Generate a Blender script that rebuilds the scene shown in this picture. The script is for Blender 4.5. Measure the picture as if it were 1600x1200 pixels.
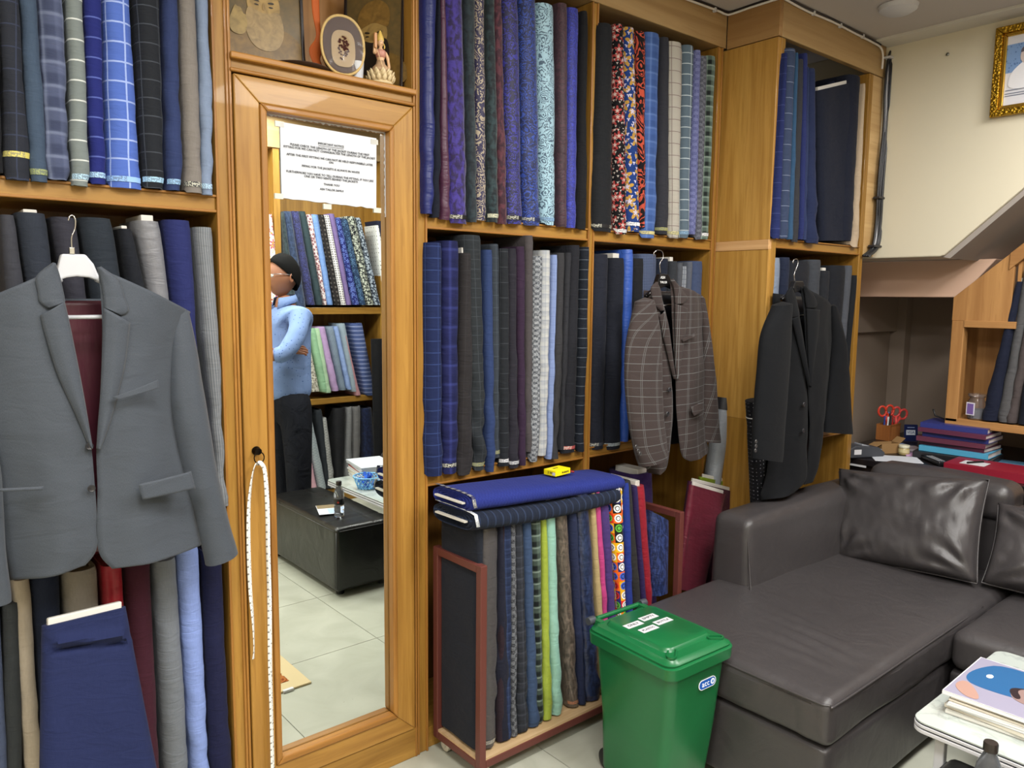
import bpy, bmesh, math, random
from mathutils import Vector, Matrix, noise, Euler
PI=math.pi
S=bpy.context.scene
for o in list(bpy.data.objects): bpy.data.objects.remove(o)
COL=S.collection
# ---------------- camera ----------------
cam=bpy.data.cameras.new('camera'); co=bpy.data.objects.new('camera',cam); COL.objects.link(co)
cam.sensor_width=36; cam.lens=1208.97/1600*36; cam.clip_start=.02; cam.clip_end=50
yw,pt,rl=0.69930711,0.11350305,0.0102542
f_=Vector((math.sin(yw)*math.cos(pt),math.cos(yw)*math.cos(pt),-math.sin(pt)))
rt=Vector((math.cos(yw),-math.sin(yw),0)); up=rt.cross(f_)
r2=math.cos(rl)*rt+math.sin(rl)*up; u2=-math.sin(rl)*rt+math.cos(rl)*up
m=Matrix((r2,u2,-f_)).transposed().to_4x4(); m.translation=Vector((0,-2.0,1.486)); co.matrix_world=m
S.camera=co
# ---------------- world, lights, exposure ----------------
w=bpy.data.worlds.new('world'); S.world=w; w.use_nodes=True
w.node_tree.nodes['Background'].inputs[0].default_value=(.9,.95,1,1)
w.node_tree.nodes['Background'].inputs[1].default_value=.6
S.view_settings.view_transform='Standard'; S.view_settings.look='None'
S.view_settings.exposure=0.3; S.view_settings.gamma=1; S.view_settings.use_curve_mapping=False
CEIL=2.655
LAMPS=[(.35,-1.5),(1.75,-1.45),(.35,-2.6),(1.9,-2.55),(-1.1,-1.7),(3.1,-1.7)]
LAMP_W=26
for i,(x,y) in enumerate(LAMPS):
    L=bpy.data.lights.new('panel_light','AREA'); L.shape='RECTANGLE'; L.size=.56; L.size_y=.56; L.energy=LAMP_W; L.color=(1,.985,.95)
    lo=bpy.data.objects.new('panel_light',L); lo.location=(x,y,CEIL-.03); COL.objects.link(lo)
# ---------------- materials ----------------
def lin(h):
    if not isinstance(h,str): return (*h,1)
    v=[int(h[i:i+2],16)/255 for i in (0,2,4)]
    return tuple(c/12.92 if c<.04045 else ((c+.055)/1.055)**2.4 for c in v)+(1,)
class N:
    def __init__(s,name):
        s.m=bpy.data.materials.new(name); s.m.use_nodes=True; s.t=s.m.node_tree; s.n=s.t.nodes; s.b=s.n['Principled BSDF']
    def new(s,t,**k):
        n=s.n.new(t)
        for a,b in k.items(): setattr(n,a,b)
        return n
    def put(s,sock,v):
        if isinstance(v,bpy.types.NodeSocket): s.t.links.new(v,sock)
        elif isinstance(v,str): sock.default_value=lin(v)
        else: sock.default_value=v
    def M(s,op,a,b=0,c=0):
        n=s.new('ShaderNodeMath',operation=op); s.put(n.inputs[0],a); s.put(n.inputs[1],b); s.put(n.inputs[2],c); return n.outputs[0]
    def mix(s,f,a,b,bl='MIX'):
        n=s.new('ShaderNodeMix',data_type='RGBA',blend_type=bl); s.put(n.inputs[0],f); s.put(n.inputs[6],a); s.put(n.inputs[7],b); return n.outputs[2]
    def noise(s,vec,sc,det=2,dist=0,rough=.5):
        n=s.new('ShaderNodeTexNoise'); s.put(n.inputs['Vector'],vec); n.inputs['Scale'].default_value=sc; n.inputs['Detail'].default_value=det; n.inputs['Distortion'].default_value=dist; n.inputs['Roughness'].default_value=rough; return n
    def vor(s,vec,sc,feat='F1'):
        n=s.new('ShaderNodeTexVoronoi',feature=feat); s.put(n.inputs['Vector'],vec); n.inputs['Scale'].default_value=sc; return n
    def ramp(s,f,st,con=False):
        n=s.new('ShaderNodeValToRGB'); e=n.color_ramp.elements
        if con: n.color_ramp.interpolation='CONSTANT'
        while len(e)<len(st): e.new(.5)
        for q,(p,c) in zip(e,st): q.position=p; q.color=lin(c)
        s.put(n.inputs[0],f); return n.outputs[0]
    def vmath(s,op,a,b):
        n=s.new('ShaderNodeVectorMath',operation=op); s.put(n.inputs[0],a); s.put(n.inputs[1],b); return n.outputs[0]
    def mapped(s,vec,sc):
        n=s.new('ShaderNodeMapping'); s.put(n.inputs[0],vec); n.inputs[3].default_value=sc; return n.outputs[0]
    def uv(s): return s.new('ShaderNodeTexCoord').outputs['UV']
    def obj(s): return s.new('ShaderNodeTexCoord').outputs['Object']
    def sep(s,v):
        n=s.new('ShaderNodeSeparateXYZ'); s.put(n.inputs[0],v); return n.outputs
    def bump(s,h,st=.3,d=.002):
        n=s.new('ShaderNodeBump'); n.inputs['Strength'].default_value=st; n.inputs['Distance'].default_value=d; s.put(n.inputs['Height'],h); s.t.links.new(n.outputs[0],s.b.inputs['Normal'])
    def fin(s,col=None,rough=.5,metal=0,spec=.5,sheen=0,coat=0,trans=0,em=None,es=0,alpha=1):
        if col is not None: s.put(s.b.inputs['Base Color'],col)
        s.put(s.b.inputs['Roughness'],rough); s.b.inputs['Metallic'].default_value=metal
        s.b.inputs['Specular IOR Level'].default_value=spec; s.b.inputs['Sheen Weight'].default_value=sheen; s.b.inputs['Coat Weight'].default_value=coat
        s.b.inputs['Transmission Weight'].default_value=trans; s.b.inputs['Alpha'].default_value=alpha
        if em: s.b.inputs['Emission Color'].default_value=lin(em); s.b.inputs['Emission Strength'].default_value=es
        return s.m
CACHE={}
def dk(h):
    r=[int(h[i:i+2],16)/255 for i in (0,2,4)]; l=sum(r)/3; k=.82+.08*min(1,l/.45) if l<.45 else .90+.06*min(1,(l-.45)/.3)
    return ''.join('%02x'%int(255*max(0,min(1,(l+(q-l)*.92)*k))) for q in r)
def P(col,rough=.5,**k):
    key=(col,rough,tuple(sorted(k.items())))
    if key not in CACHE:
        CACHE[key]=N('paint').fin(col,rough,**k)
    return CACHE[key]
def fabric(spec):
    if spec in CACHE: return CACHE[spec]
    a=spec.split(); k=a[0]; n=N('fabric_'+k); uv=n.uv(); U,V,_=n.sep(uv)[:3]
    c=[q for q in a[1:] if len(q)==6 and '.' not in q]; fl=[float(q) for q in a[1:] if q not in c and q!='h']; H=a[-1]=='h'
    rough,sheen,spec_=.85,.03,.18; bst,bd=.42,.007
    c=[dk(q) for q in c]
    big=n.noise(uv,9,2).outputs[0]
    def line(ax,s,lw): # soft line mask
        f=n.M('ABSOLUTE',n.M('SUBTRACT',n.M('FRACT',n.M('DIVIDE',n.M('ADD',ax,50),s)),.5))
        return n.M('LESS_THAN',n.M('MULTIPLY',f,s),lw/2*1.3)
    if k in('plain','sheen'): col=n.mix(n.noise(n.mapped(uv,(300,60,1)),1,2).outputs[0],c[0],tuple(min(1,q*1.25+.004) for q in lin(c[0])[:3])+(1,))
    if k=='sheen': rough,sheen,spec_=.4,.05,.4; bst,bd=.45,.006
    if k=='check':
        su,sv,lw=fl[:3]; h=line(V,sv,lw); 
        mk=h if H else n.M('MAXIMUM',h,line(U,su,lw))
        col=n.mix(n.M('MULTIPLY',mk,.8),c[0],c[1])
    if k=='stripe':
        col=n.mix(line(V if H else U,fl[0],fl[1]),c[0],c[1])
    if k=='plaid':
        s=fl[0]; q=lambda ax,ph,m: n.M('MULTIPLY',n.M('SMOOTHSTEP' if 0 else 'ADD',n.M('TANH',n.M('MULTIPLY',n.M('SUBTRACT',n.M('SINE',n.M('ADD',n.M('MULTIPLY',ax,2*PI/s),ph)),m),4 if m<.5 else 14)),1),.25)
        x=n.mix(n.M('ADD',q(U,0,.2),q(V,1,.2)),c[0],c[2]); col=n.mix(n.M('MULTIPLY',n.M('ADD',q(U,2.2,.93),q(V,3.,.93)),.9),x,c[1])
    if k=='glen':
        s=fl[0]; ck=n.new('ShaderNodeTexChecker'); n.put(ck.inputs[0],n.vmath('ADD',n.mapped(uv,(.5,1,1)),(0,0,0.001))); ck.inputs[3].default_value=1/s
        x=n.noise(n.mapped(uv,(160,420,1)),1,3).outputs[0]
        col=n.mix(n.M('MULTIPLY',n.M('ADD',ck.outputs[1],n.M('GREATER_THAN',x,.5)),.5),c[0],c[1])
    if k=='dots':
        v=n.vor(uv,1/fl[0]); v.inputs['Randomness'].default_value=.15; col=n.mix(n.M('LESS_THAN',v.outputs['Distance'],fl[1]),c[0],c[1])
    if k=='blotch':
        x=n.noise(n.mapped(uv,(1.6,1,1)),42,4,.6).outputs[0]; col=n.mix(n.ramp(x,[(.42,'000000'),(.58,'ffffff')]),c[0],c[1]); rough=.6; sheen=.25
    if k=='moire':
        x=n.noise(n.mapped(uv,(60,22,1)),1,4,1.5).outputs[0]; col=n.mix(n.ramp(x,[(.4,'000000'),(.62,'ffffff')]),c[0],c[1]); rough=.35; spec_=.6
    if k=='paisley':
        s=fl[0]; d=n.noise(uv,1/s*1.6,2); w_=n.vmath('ADD',uv,n.vmath('MULTIPLY',n.vmath('SUBTRACT',d.outputs['Color'],(.5,.5,.5)),(s*.9,s*.9,0)))
        v=n.vor(w_,1/s); d1=v.outputs['Distance']
        r=n.M('SINE',n.M('MULTIPLY',d1,33)); ed=n.vor(w_,1/s,'DISTANCE_TO_EDGE').outputs['Distance']
        sc=n.vor(uv,4.5/s).outputs['Distance']
        mk=n.M('MAXIMUM',n.M('MULTIPLY',n.M('GREATER_THAN',r,.15),n.M('GREATER_THAN',ed,.06)),n.M('MULTIPLY',n.M('LESS_THAN',ed,.09),n.M('LESS_THAN',sc,.33)))
        col=n.mix(mk,c[0],c[1]); rough=.55; sheen=.2; spec_=.4
    if k=='floral':
        s=fl[0]; base=c[0]
        def fl_(sc,pet,rad,off):
            vec=n.vmath('ADD',uv,(off,off*.7,0)); v=n.vor(vec,sc); df=n.vmath('SUBTRACT',n.vmath('MULTIPLY',vec,(sc,sc,0)),n.vmath('MULTIPLY',v.outputs['Position'],(sc,sc,0)))
            if 1: df=n.vmath('SUBTRACT',vec,v.outputs['Position'])
            X,Y,_=n.sep(df)[:3]; an=n.M('ARCTAN2',Y,X); rr=n.M('SQRT',n.M('ADD',n.M('MULTIPLY',X,X),n.M('MULTIPLY',Y,Y)))
            lim=n.M('MULTIPLY',n.M('ADD',1,n.M('MULTIPLY',n.M('SINE',n.M('MULTIPLY',an,pet)),.45)),rad/sc); return n.M('LESS_THAN',rr,lim),n.M('LESS_THAN',rr,n.M('MULTIPLY',lim,.4))
        a1,b1=fl_(1/s,5,.33,.013); a2,b2=fl_(2.2/s,3,.17,.21)
        col=n.mix(a2,base,c[2]); col=n.mix(a1,col,c[1]); col=n.mix(b1,col,c[2]); rough=.8
    if k=='swirl':
        s=fl[0]; x=n.noise(n.mapped(uv,(1.2,.6,1)),2.2/s,1.5,2.6).outputs[0]
        z=n.M('SINE',n.M('MULTIPLY',x,34)); col=n.ramp(n.M('MULTIPLY_ADD',z,.5,.5),[(0,c[0]),(.55,c[2]),(.68,c[1])],True)
    if k=='pop':
        s=.036; cu=n.vmath('SUBTRACT',n.vmath('FRACTION',n.mapped(n.vmath('ADD',uv,(3,3,0)),(1/s,1/s,1)),(0,0,0)),(.5,.5,0)); X,Y,_=n.sep(cu)[:3]
        rr=n.M('SQRT',n.M('ADD',n.M('MULTIPLY',X,X),n.M('MULTIPLY',Y,Y)))
        wn=n.new('ShaderNodeTexWhiteNoise',noise_dimensions='2D'); n.put(wn.inputs['Vector'],n.vmath('FLOOR',n.mapped(n.vmath('ADD',uv,(3,3,0)),(1/s,1/s,1)),(0,0,0)))
        bg=n.ramp(wn.outputs[0],[(0,'e8641c'),(.25,'e8b020'),(.5,'2c2c6c'),(.7,'d83020'),(.85,'1c1c1c')],True)
        fg=n.ramp(n.M('FRACT',n.M('MULTIPLY',wn.outputs[0],7.3)),[(0,'f0f0f0'),(.3,'3c60c8'),(.5,'60b040'),(.7,'c82828'),(.85,'f4f4f4')],True)
        col=n.mix(n.M('LESS_THAN',rr,.4),bg,fg); col=n.mix(n.M('LESS_THAN',n.M('ABSOLUTE',n.M('SUBTRACT',rr,.22)),.04),col,'181818')
    fine=n.noise(n.mapped(uv,(500,500,1)),1,1).outputs[0]
    col=n.mix(n.M('MULTIPLY',n.M('SUBTRACT',big,.35),.35),col,tuple(q*.75 for q in lin(c[0] if c else '808080')[:3])+(1,)) if k!='pop' else col
    hh=n.M('ADD',n.M('ADD',n.noise(n.mapped(n.vmath('ADD',uv,(0,0,0)),(12,46,1)),1,2,1.2).outputs[0],n.M('MULTIPLY',n.noise(n.mapped(uv,(16,16,1)),1,2,.6).outputs[0],.7)),n.M('MULTIPLY',fine,.10))
    n.bump(hh,bst,bd); n.fin(col,rough,spec=spec_,sheen=sheen); CACHE[spec]=n.m; return n.m
def wood(axis,c1,c2,rough=.42,sc=1,coat=.12):
    key=('wood',axis,c1,c2,rough,sc,coat)
    if key in CACHE: return CACHE[key]
    n=N('wood'); o=n.obj(); s=[26,26,26]; s['xyz'.index(axis)]=1.3
    s=[q*sc for q in s]
    g=n.noise(n.mapped(o,tuple(s)),1,5,.9,.62).outputs[0]; s2=[q*.18 for q in s]; b=n.noise(n.mapped(o,tuple(s2)),1.2,3,2.2).outputs[0]
    s3=[q*5 for q in s]; p=n.noise(n.mapped(o,tuple(s3)),1,2).outputs[0]
    rg=n.M('MULTIPLY_ADD',n.M('SINE',n.M('MULTIPLY',b,26)),.18,.5)
    f=n.M('ADD',n.M('MULTIPLY',g,.7),n.M('MULTIPLY',rg,.35))
    col=n.mix(n.ramp(f,[(.3,'000000'),(.72,'ffffff')]),c2,c1); col=n.mix(n.M('MULTIPLY',n.M('LESS_THAN',p,.4),.3),col,c2)
    n.bump(g,.08,.001); CACHE[key]=n.fin(col,rough,coat=coat,spec=.4); return n.m
WV=wood('z','a87e38','7c561c'); WH=wood('x','a87e38','7c561c'); WY=wood('y','a87e38','7c561c')
WD=wood('z','c0954c','986c2c'); WDX=wood('x','c0954c','986c2c')
WM=wood('z','a87634','7e5220'); WMX=wood('x','a87634','7e5220')
FX=wood('x','b5986a','98784c',.5,.5,.05); FY=wood('y','ac8858','8e683e',.5,.5,.05)
CV=wood('z','b98a54','96683a',.5,.6,.05); CY=wood('y','b98a54','96683a',.5,.6,.05)
WI=wood('z','7a5424','5a3a14'); PLY=wood('x','cfae7c','ae8a58',.6,.6,0)
def leather(c1,rough=.34,key='l',bs=1):
    if (c1,rough,key) in CACHE: return CACHE[(c1,rough,key)]
    n=N('leather'); o=n.obj(); f=n.noise(n.mapped(o,(1,1,1)),900,1).outputs[0]; v=n.vor(o,420).outputs['Distance']; w_=n.noise(o,7,4,1.2).outputs[0]
    lw=n.M('ADD',n.M('MULTIPLY',n.M('ADD',f,v),.05*bs),n.M('MULTIPLY',w_,1.0)); n.bump(lw,.35,.012)
    n.fin(n.mix(n.noise(o,3,3).outputs[0],c1,tuple(q*1.25 for q in lin(c1)[:3])+(1,)),n.M('MULTIPLY_ADD',n.noise(o,12,3).outputs[0],.2,rough-.08),spec=.5)
    CACHE[(c1,rough,key)]=n.m; return n.m
LEA=leather('393637'); LEB=leather('141414',.3,'b',.6)
def wallmat(c):
    n=N('plaster'); o=n.obj(); n.bump(n.noise(o,30,4).outputs[0],.1,.003); x=n.noise(o,2.2,4).outputs[0]
    return n.fin(n.mix(n.M('MULTIPLY',x,.35),c,tuple(q*.88 for q in lin(c)[:3])+(1,)),.75,spec=.2)
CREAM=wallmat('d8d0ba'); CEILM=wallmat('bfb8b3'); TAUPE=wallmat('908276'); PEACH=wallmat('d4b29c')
def tilemat():
    n=N('tile'); o=n.obj(); x=n.noise(o,5,5,.8).outputs[0]; y=n.noise(o,60,3).outputs[0]
    n.bump(y,.04,.001); return n.fin(n.mix(n.ramp(x,[(.35,'000000'),(.7,'ffffff')]),'a9aa9c','b9baad'),n.M('MULTIPLY_ADD',y,.2,.22),spec=.45)
TILE=tilemat(); GROUT=P('7c7c74',.9)
GLASS=N('glass').fin('ffffff',.02,trans=1,spec=.5); GLASS.node_tree.nodes['Principled BSDF'].inputs['IOR'].default_value=1.45
PLAS=N('clear_plastic').fin('f4f8ff',.05,trans=.95,spec=.5); PLAS.node_tree.nodes['Principled BSDF'].inputs['IOR'].default_value=1.3
MIRR=N('mirror').fin('e6ebe6',.0,metal=1)
WHITE=P('ccccd0',.5); PAPER=P('ccd0d8',.6); BLACK=P('0c0c0e',.45); CHROME=P('b8b8b8',.2,metal=1); INK=P('16181c',.7); GOLD=P('b88a30',.35,metal=1)
REDM=P('5e302a',.45); PLASTW=P('bcbec4',.35)
# ---------------- mesh helpers ----------------
class MB:
    def __init__(s): s.v=[]; s.f=[]; s.u=[]; s.mi=[]; s.cur=0
    def add(s,vs,fs,uv=None):
        b=len(s.v); s.v+=[tuple(q) for q in vs]; uv=uv or [(q[0]+q[1],q[2]) for q in vs]; s.u+=list(uv)
        for f in fs: s.f.append([b+i for i in f]); s.mi.append(s.cur)
        return s
    def box(s,x0,y0,z0,x1,y1,z1,M=None):
        v=[(x,y,z) for z in (z0,z1) for y in (y0,y1) for x in (x0,x1)]
        if M is not None: v=[tuple(M@Vector(q)) for q in v]
        return s.add(v,[(0,2,3,1),(4,5,7,6),(0,1,5,4),(2,6,7,3),(0,4,6,2),(1,3,7,5)])
    def grid(s,R,closed=False,cap=False,uv=None):
        n=len(R);m=len(R[0]); vs=[q for r in R for q in r]; fs=[]
        for i in range(n-1):
            for j in range(m if closed else m-1):
                k=(j+1)%m; fs.append((i*m+j,i*m+k,(i+1)*m+k,(i+1)*m+j))
        if cap: fs.append(tuple(range(m-1,-1,-1))); fs.append(tuple((n-1)*m+j for j in range(m)))
        return s.add(vs,fs,uv)
    def tube(s,pts,r,n=8,cap=True,flat=1.0):
        pts=[Vector(p) for p in pts]; R=[]; prev=None
        for i,p in enumerate(pts):
            t=(pts[min(i+1,len(pts)-1)]-pts[max(i-1,0)]).normalized()
            a=prev if prev else (Vector((0,0,1)) if abs(t.z)<.9 else Vector((1,0,0)))
            x=(a-t*a.dot(t)).normalized(); prev=x; y=t.cross(x); rr=r[i] if isinstance(r,(list,tuple)) else r
            R.append([p+x*(math.cos(2*PI*j/n)*rr)+y*(math.sin(2*PI*j/n)*rr*flat) for j in range(n)])
        return s.grid(R,True,cap)
    def lathe(s,prof,c=(0,0,0),n=20,M=None):
        R=[]
        for r,z in prof:
            ring=[Vector((r*math.cos(2*PI*j/n),r*math.sin(2*PI*j/n),z)) for j in range(n)]
            if M is not None: ring=[M@q for q in ring]
            R.append([q+Vector(c) for q in ring])
        return s.grid(R,True,True)
    def prism(s,out,d,M=None): # outline (x,y) extruded 0..d in z
        n=len(out); v=[Vector((x,y,0)) for x,y in out]+[Vector((x,y,d)) for x,y in out]
        if M is not None: v=[M@q for q in v]
        return s.add(v,[tuple(range(n-1,-1,-1)),tuple(range(n,2*n))]+[(i,(i+1)%n,n+(i+1)%n,n+i) for i in range(n)])
    def mesh(s,name,mats,smooth=False):
        me=bpy.data.meshes.new(name); me.from_pydata(s.v,[],s.f); ul=me.uv_layers.new(name='UVMap')
        li=[0]*len(me.loops); me.loops.foreach_get('vertex_index',li); fl=[]
        for i in li: fl+=s.u[i]
        ul.data.foreach_set('uv',fl)
        for q in (mats if isinstance(mats,(list,tuple)) else [mats]): me.materials.append(q)
        me.polygons.foreach_set('material_index',s.mi)
        me.polygons.foreach_set('use_smooth',[bool(smooth)]*len(me.polygons)); me.update()
        bm=bmesh.new(); bm.from_mesh(me); bmesh.ops.recalc_face_normals(bm,faces=bm.faces); bm.to_mesh(me); bm.free()
        if smooth=='auto': me.set_sharp_from_angle(angle=.7)
        return me
    def build(s,name,mats,parent=None,smooth=False,bevel=0,sub=0,solid=0,seg=2):
        o=bpy.data.objects.new(name,s.mesh(name,mats,smooth)); COL.objects.link(o)
        if parent: setp(o,parent)
        if solid: q=o.modifiers.new('s','SOLIDIFY'); q.thickness=solid; q.offset=0
        if bevel: q=o.modifiers.new('b','BEVEL'); q.width=bevel; q.segments=seg; q.limit_method='ANGLE'; q.harden_normals=False
        if sub: q=o.modifiers.new('u','SUBSURF'); q.levels=sub; q.render_levels=sub
        return o
WORLD={}
def wmat(o):
    m=Matrix.LocRotScale(o.location,o.rotation_euler,o.scale)
    return (wmat(o.parent)@o.matrix_parent_inverse@m) if o.parent else m
def setp(o,parent): o.parent=parent; o.matrix_parent_inverse=wmat(parent).inverted()
def tag(o,label,cat,group=None,kind=None):
    if label: o['label']=label
    if cat: o['category']=cat
    if group: o['group']=group
    if kind: o['kind']=kind
    return o
def thing(name,label,cat,loc=(0,0,0),group=None,rz=0):
    o=bpy.data.objects.new(name,None); o.empty_display_size=.05; o.location=loc; o.rotation_euler=(0,0,rz); COL.objects.link(o); return tag(o,label,cat,group)
def struct(name,mb,mat,**k):
    o=mb.build(name,mat,**k); o['kind']='structure'; return o
def bx(*a,M=None): return MB().box(*a,M=M)
def text(s,size,mat,parent,M,name='lettering',depth=.0004,al='CENTER',sp=1.0):
    cu=bpy.data.curves.new('t','FONT'); cu.body=s; cu.size=size; cu.align_x=al; cu.align_y='CENTER'; cu.extrude=depth; cu.space_line=sp; cu.resolution_u=2
    t=bpy.data.objects.new('t',cu); me=bpy.data.meshes.new_from_object(t); bpy.data.objects.remove(t)
    me.transform(M); me.materials.clear(); me.materials.append(mat)
    o=bpy.data.objects.new(name,me); COL.objects.link(o)
    if parent: setp(o,parent)
    return o
def MT(loc,rx=0,ry=0,rz=0): return Matrix.Translation(loc)@Euler((rx,ry,rz)).to_matrix().to_4x4()
def cr(P,t): # catmull-rom over points, t in 0..1
    n=len(P)-1; x=min(max(t*n,0),n-1e-6); i=int(x); f=x-i
    p0,p1,p2,p3=[Vector(P[min(max(j,0),n)]) for j in (i-1,i,i+1,i+2)]
    return .5*((2*p1)+(p2-p0)*f+(2*p0-5*p1+4*p2-p3)*f*f+(3*p1-p0-3*p2+p3)*f**3)
def curve(P,n): return [cr(P,i/n) for i in range(n+1)]
def ruled(mb,L,R,n=30,m=12,bulge=0,wr=0,seed=0,off=(0,0,0),prof=None,wsc=9,fold=None):
    rows=[];uv=[]; off=Vector(off)
    for i in range(n+1):
        t=i/n; a=cr(L,t)+off; b=cr(R,t)+off; row=[]
        for j in range(m+1):
            s=j/m; p=a.lerp(b,s); d=bulge*(prof(s) if prof else math.sin(PI*s))
            if wr: d+=wr*noise.noise(Vector((p.x*wsc,p.z*wsc*.7,seed)))+wr*.5*noise.noise(Vector((p.x*wsc*3,p.z*wsc*1.6,seed+5)))
            if fold: d+=fold(s,t)
            row.append(p+Vector((0,-d,0))); uv.append((p.x,p.z))
        rows.append(row)
    return mb.grid(rows,uv=uv)
def sleeve(mb,L,R,n=30,m=18,dep=.9,wr=.003,seed=0,maxd=.06):
    rows=[];uv=[]
    for i in range(n+1):
        t=i/n; a=cr(L,t); b=cr(R,t); c=(a+b)/2; hw=(b-a).length/2; dx=(b-a)/2; row=[]
        for j in range(m):
            an=2*PI*j/m; e=1+wr/hw*(noise.noise(Vector((math.cos(an)*2,t*9,seed)))+noise.noise(Vector((math.sin(an)*1.3,t*4,seed+3))))
            row.append(c+dx*math.cos(an)*(1+(e-1)*.3)+Vector((0,min(hw*dep,maxd)*math.sin(an)*e,0))); uv.append((a.x+an*hw,c.z))
        rows.append(row)
    return mb.grid(rows,True,uv=uv)
random.seed(7)
def chaikin(P_,it=2):
    for _ in range(it):
        Q_=[]
        for i,(a,b) in enumerate(P_):
            c,d=P_[(i+1)%len(P_)]; Q_+=[(.75*a+.25*c,.75*b+.25*d),(.25*a+.75*c,.25*b+.75*d)]
        P_=Q_
    return P_
def aged(c,r=.4):
    k=('aged',c)
    if k not in CACHE:
        n=N('aged_print'); x=n.noise(n.obj(),45,5,.8).outputs[0]; CACHE[k]=n.fin(n.mix(n.ramp(x,[(.35,'000000'),(.68,'ffffff')]),c,tuple(q*.62 for q in lin(c)[:3])+(1,)),r)
    return CACHE[k]
# ================= SETTING =================
fl=struct('floor',bx(-2.6,-3.3,-.06,4.9,.4,-.004),GROUT)
T=.577; tm=MB().box(0,0,-.012,T-.003,T-.003,0).mesh('tile',TILE)
for i in range(-7,7):
    for j in range(-6,2):
        x=1.0558+i*T; y=-.234+j*T
        if x>-2.5 and x<4.8 and y<.2:
            o=bpy.data.objects.new('tile',tm); o.location=(x,y,0); o.rotation_euler=(0,0,0); COL.objects.link(o); setp(o,fl); 
struct('ceiling',bx(-2.6,-3.3,CEIL,4.9,.4,CEIL+.1),CEILM)
struct('wall_back',bx(-2.6,.33,0,3.64,.4,CEIL),CREAM)
struct('wall_left',bx(-2.6,-3.3,0,-2.5,.4,CEIL),CREAM)
struct('wall_front',bx(-2.6,-3.3,0,4.9,-3.2,CEIL),CREAM)
# right wall with the stair soffit cut out of it
XW=3.72
D0=[(-0.56,1.696),(-0.852,1.96)]
sl=(D0[1][1]-D0[0][1])/(D0[1][0]-D0[0][0])
ytop=D0[0][0]+(CEIL-D0[0][1])/sl
out=[(.33,1.68),(.33,CEIL),(ytop,CEIL),(D0[0][0],1.685),(D0[0][0]+.02,1.68)]
mb=MB(); MX=Matrix(((0,0,1,0),(1,0,0,0),(0,1,0,0),(0,0,0,1)))
mb.prism(out,.28,Matrix.Translation((XW,0,0))@MX); struct('wall_right',mb,CREAM,bevel=.006)
# sloping underside of the stairs
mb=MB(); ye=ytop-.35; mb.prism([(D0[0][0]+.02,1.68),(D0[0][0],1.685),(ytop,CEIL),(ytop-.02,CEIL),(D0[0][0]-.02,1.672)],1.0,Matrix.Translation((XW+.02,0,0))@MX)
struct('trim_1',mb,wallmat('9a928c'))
# recess under the stairs
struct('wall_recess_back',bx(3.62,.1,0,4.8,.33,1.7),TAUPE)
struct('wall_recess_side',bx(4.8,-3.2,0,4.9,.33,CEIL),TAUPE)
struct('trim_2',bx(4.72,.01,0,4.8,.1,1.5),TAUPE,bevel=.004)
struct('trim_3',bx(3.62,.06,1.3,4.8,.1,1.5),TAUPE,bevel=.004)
mb=MB(); mb.prism([(.1,1.5),(.1,1.68),(-.66,1.68),(-.515,1.5)],.74,Matrix.Translation((4.06,0,0))@MX); struct('beam',mb,PEACH,bevel=.004)
# ceiling band along the right wall
struct('trim_4',bx(3.60,-2.6,CEIL-.012,XW+.01,-.25,CEIL+.01),wallmat('d2cec4'),bevel=.003)
# ceiling panel lights and round downlight
for i,(x,y) in enumerate(LAMPS):
    t=thing('ceiling_light','square white ceiling panel light '+['in front of the mirror','above the sofa end','nearest the street side','above the far end of the coffee table','over the left side of the room','above the black sofa corner'][i],'light',(x,y,CEIL),'square ceiling panel lights')
    f=MB(); 
    for a in ((-.31,-.31,-.285,.31),(.285,-.31,.31,.31),(-.285,-.31,.285,-.285),(-.285,.285,.285,.31)): f.box(x+a[0],y+a[1],CEIL-.02,x+a[2],y+a[3],CEIL-.001)
    f.build('frame',WHITE,t,bevel=.002); bx(x-.285,y-.285,CEIL-.012,x+.285,y+.285,CEIL-.004).build('diffuser',P('ffffff',.5,em='fffaf0',es=4.0),t)
t=thing('round_downlight','round white disc fixed to the ceiling near the picture frame','light_fitting',(3.26,-.50,CEIL))  # round ceiling downlight, modelled unlit as a plain white disc
MB().lathe([(.0,-.03),(.05,-.03),(.07,-.018),(.075,-.002),(.0,-.002)],(3.26,-.50,CEIL),28).build('housing',WHITE,t,smooth='auto')
# ================= SHELVING =================
def unit(name,label,x0,x1,y0,y1,shelves,posts,ztop=2.51,group=None,back=True,base=.07,pw=.03):
    t=thing(name,label,'shelving',(x0,y0,0),group)
    for a,b in posts:
        bx(a,y0,0,b,y1-.006,ztop).build('upright_panel',WV,t,bevel=.003)
        m_=MB(); 
        for e in (a,b-.007): m_.box(e,y0-.006,0,e+.007,y0+.002,ztop)
        m_.build('edge_moulding',WM,t,bevel=.002)
    for a,b in zip(posts[:-1],posts[1:]):
        for z0,z1 in shelves:
            s=bx(a[1],y0+.002,z0,b[0],y1-.006,z1).build('shelf',WH,t,bevel=.003)
            m_=MB(); m_.box(a[1],y0-.004,z0,b[0],y0+.004,z0+.007); m_.box(a[1],y0-.004,z1-.006,b[0],y0+.004,z1); m_.build('shelf_moulding',WMX,s,bevel=.002)
        bx(a[1],y0+.01,0,b[0],y1-.006,base).build('plinth',WH,t,bevel=.002)
    bx(posts[0][0]+.002,y1-.006,0,posts[-1][1]-.002,y1,ztop).build('back_panel',WI if back else WV,t)
    return t
SH=[(1.686,1.73),(.885,.925)]
unit('shelving_unit','golden wood shelving unit at the left edge behind the grey jacket',-.06,.705,0,.29,SH,[(-.06,-.03),(.704,.742)])
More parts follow.
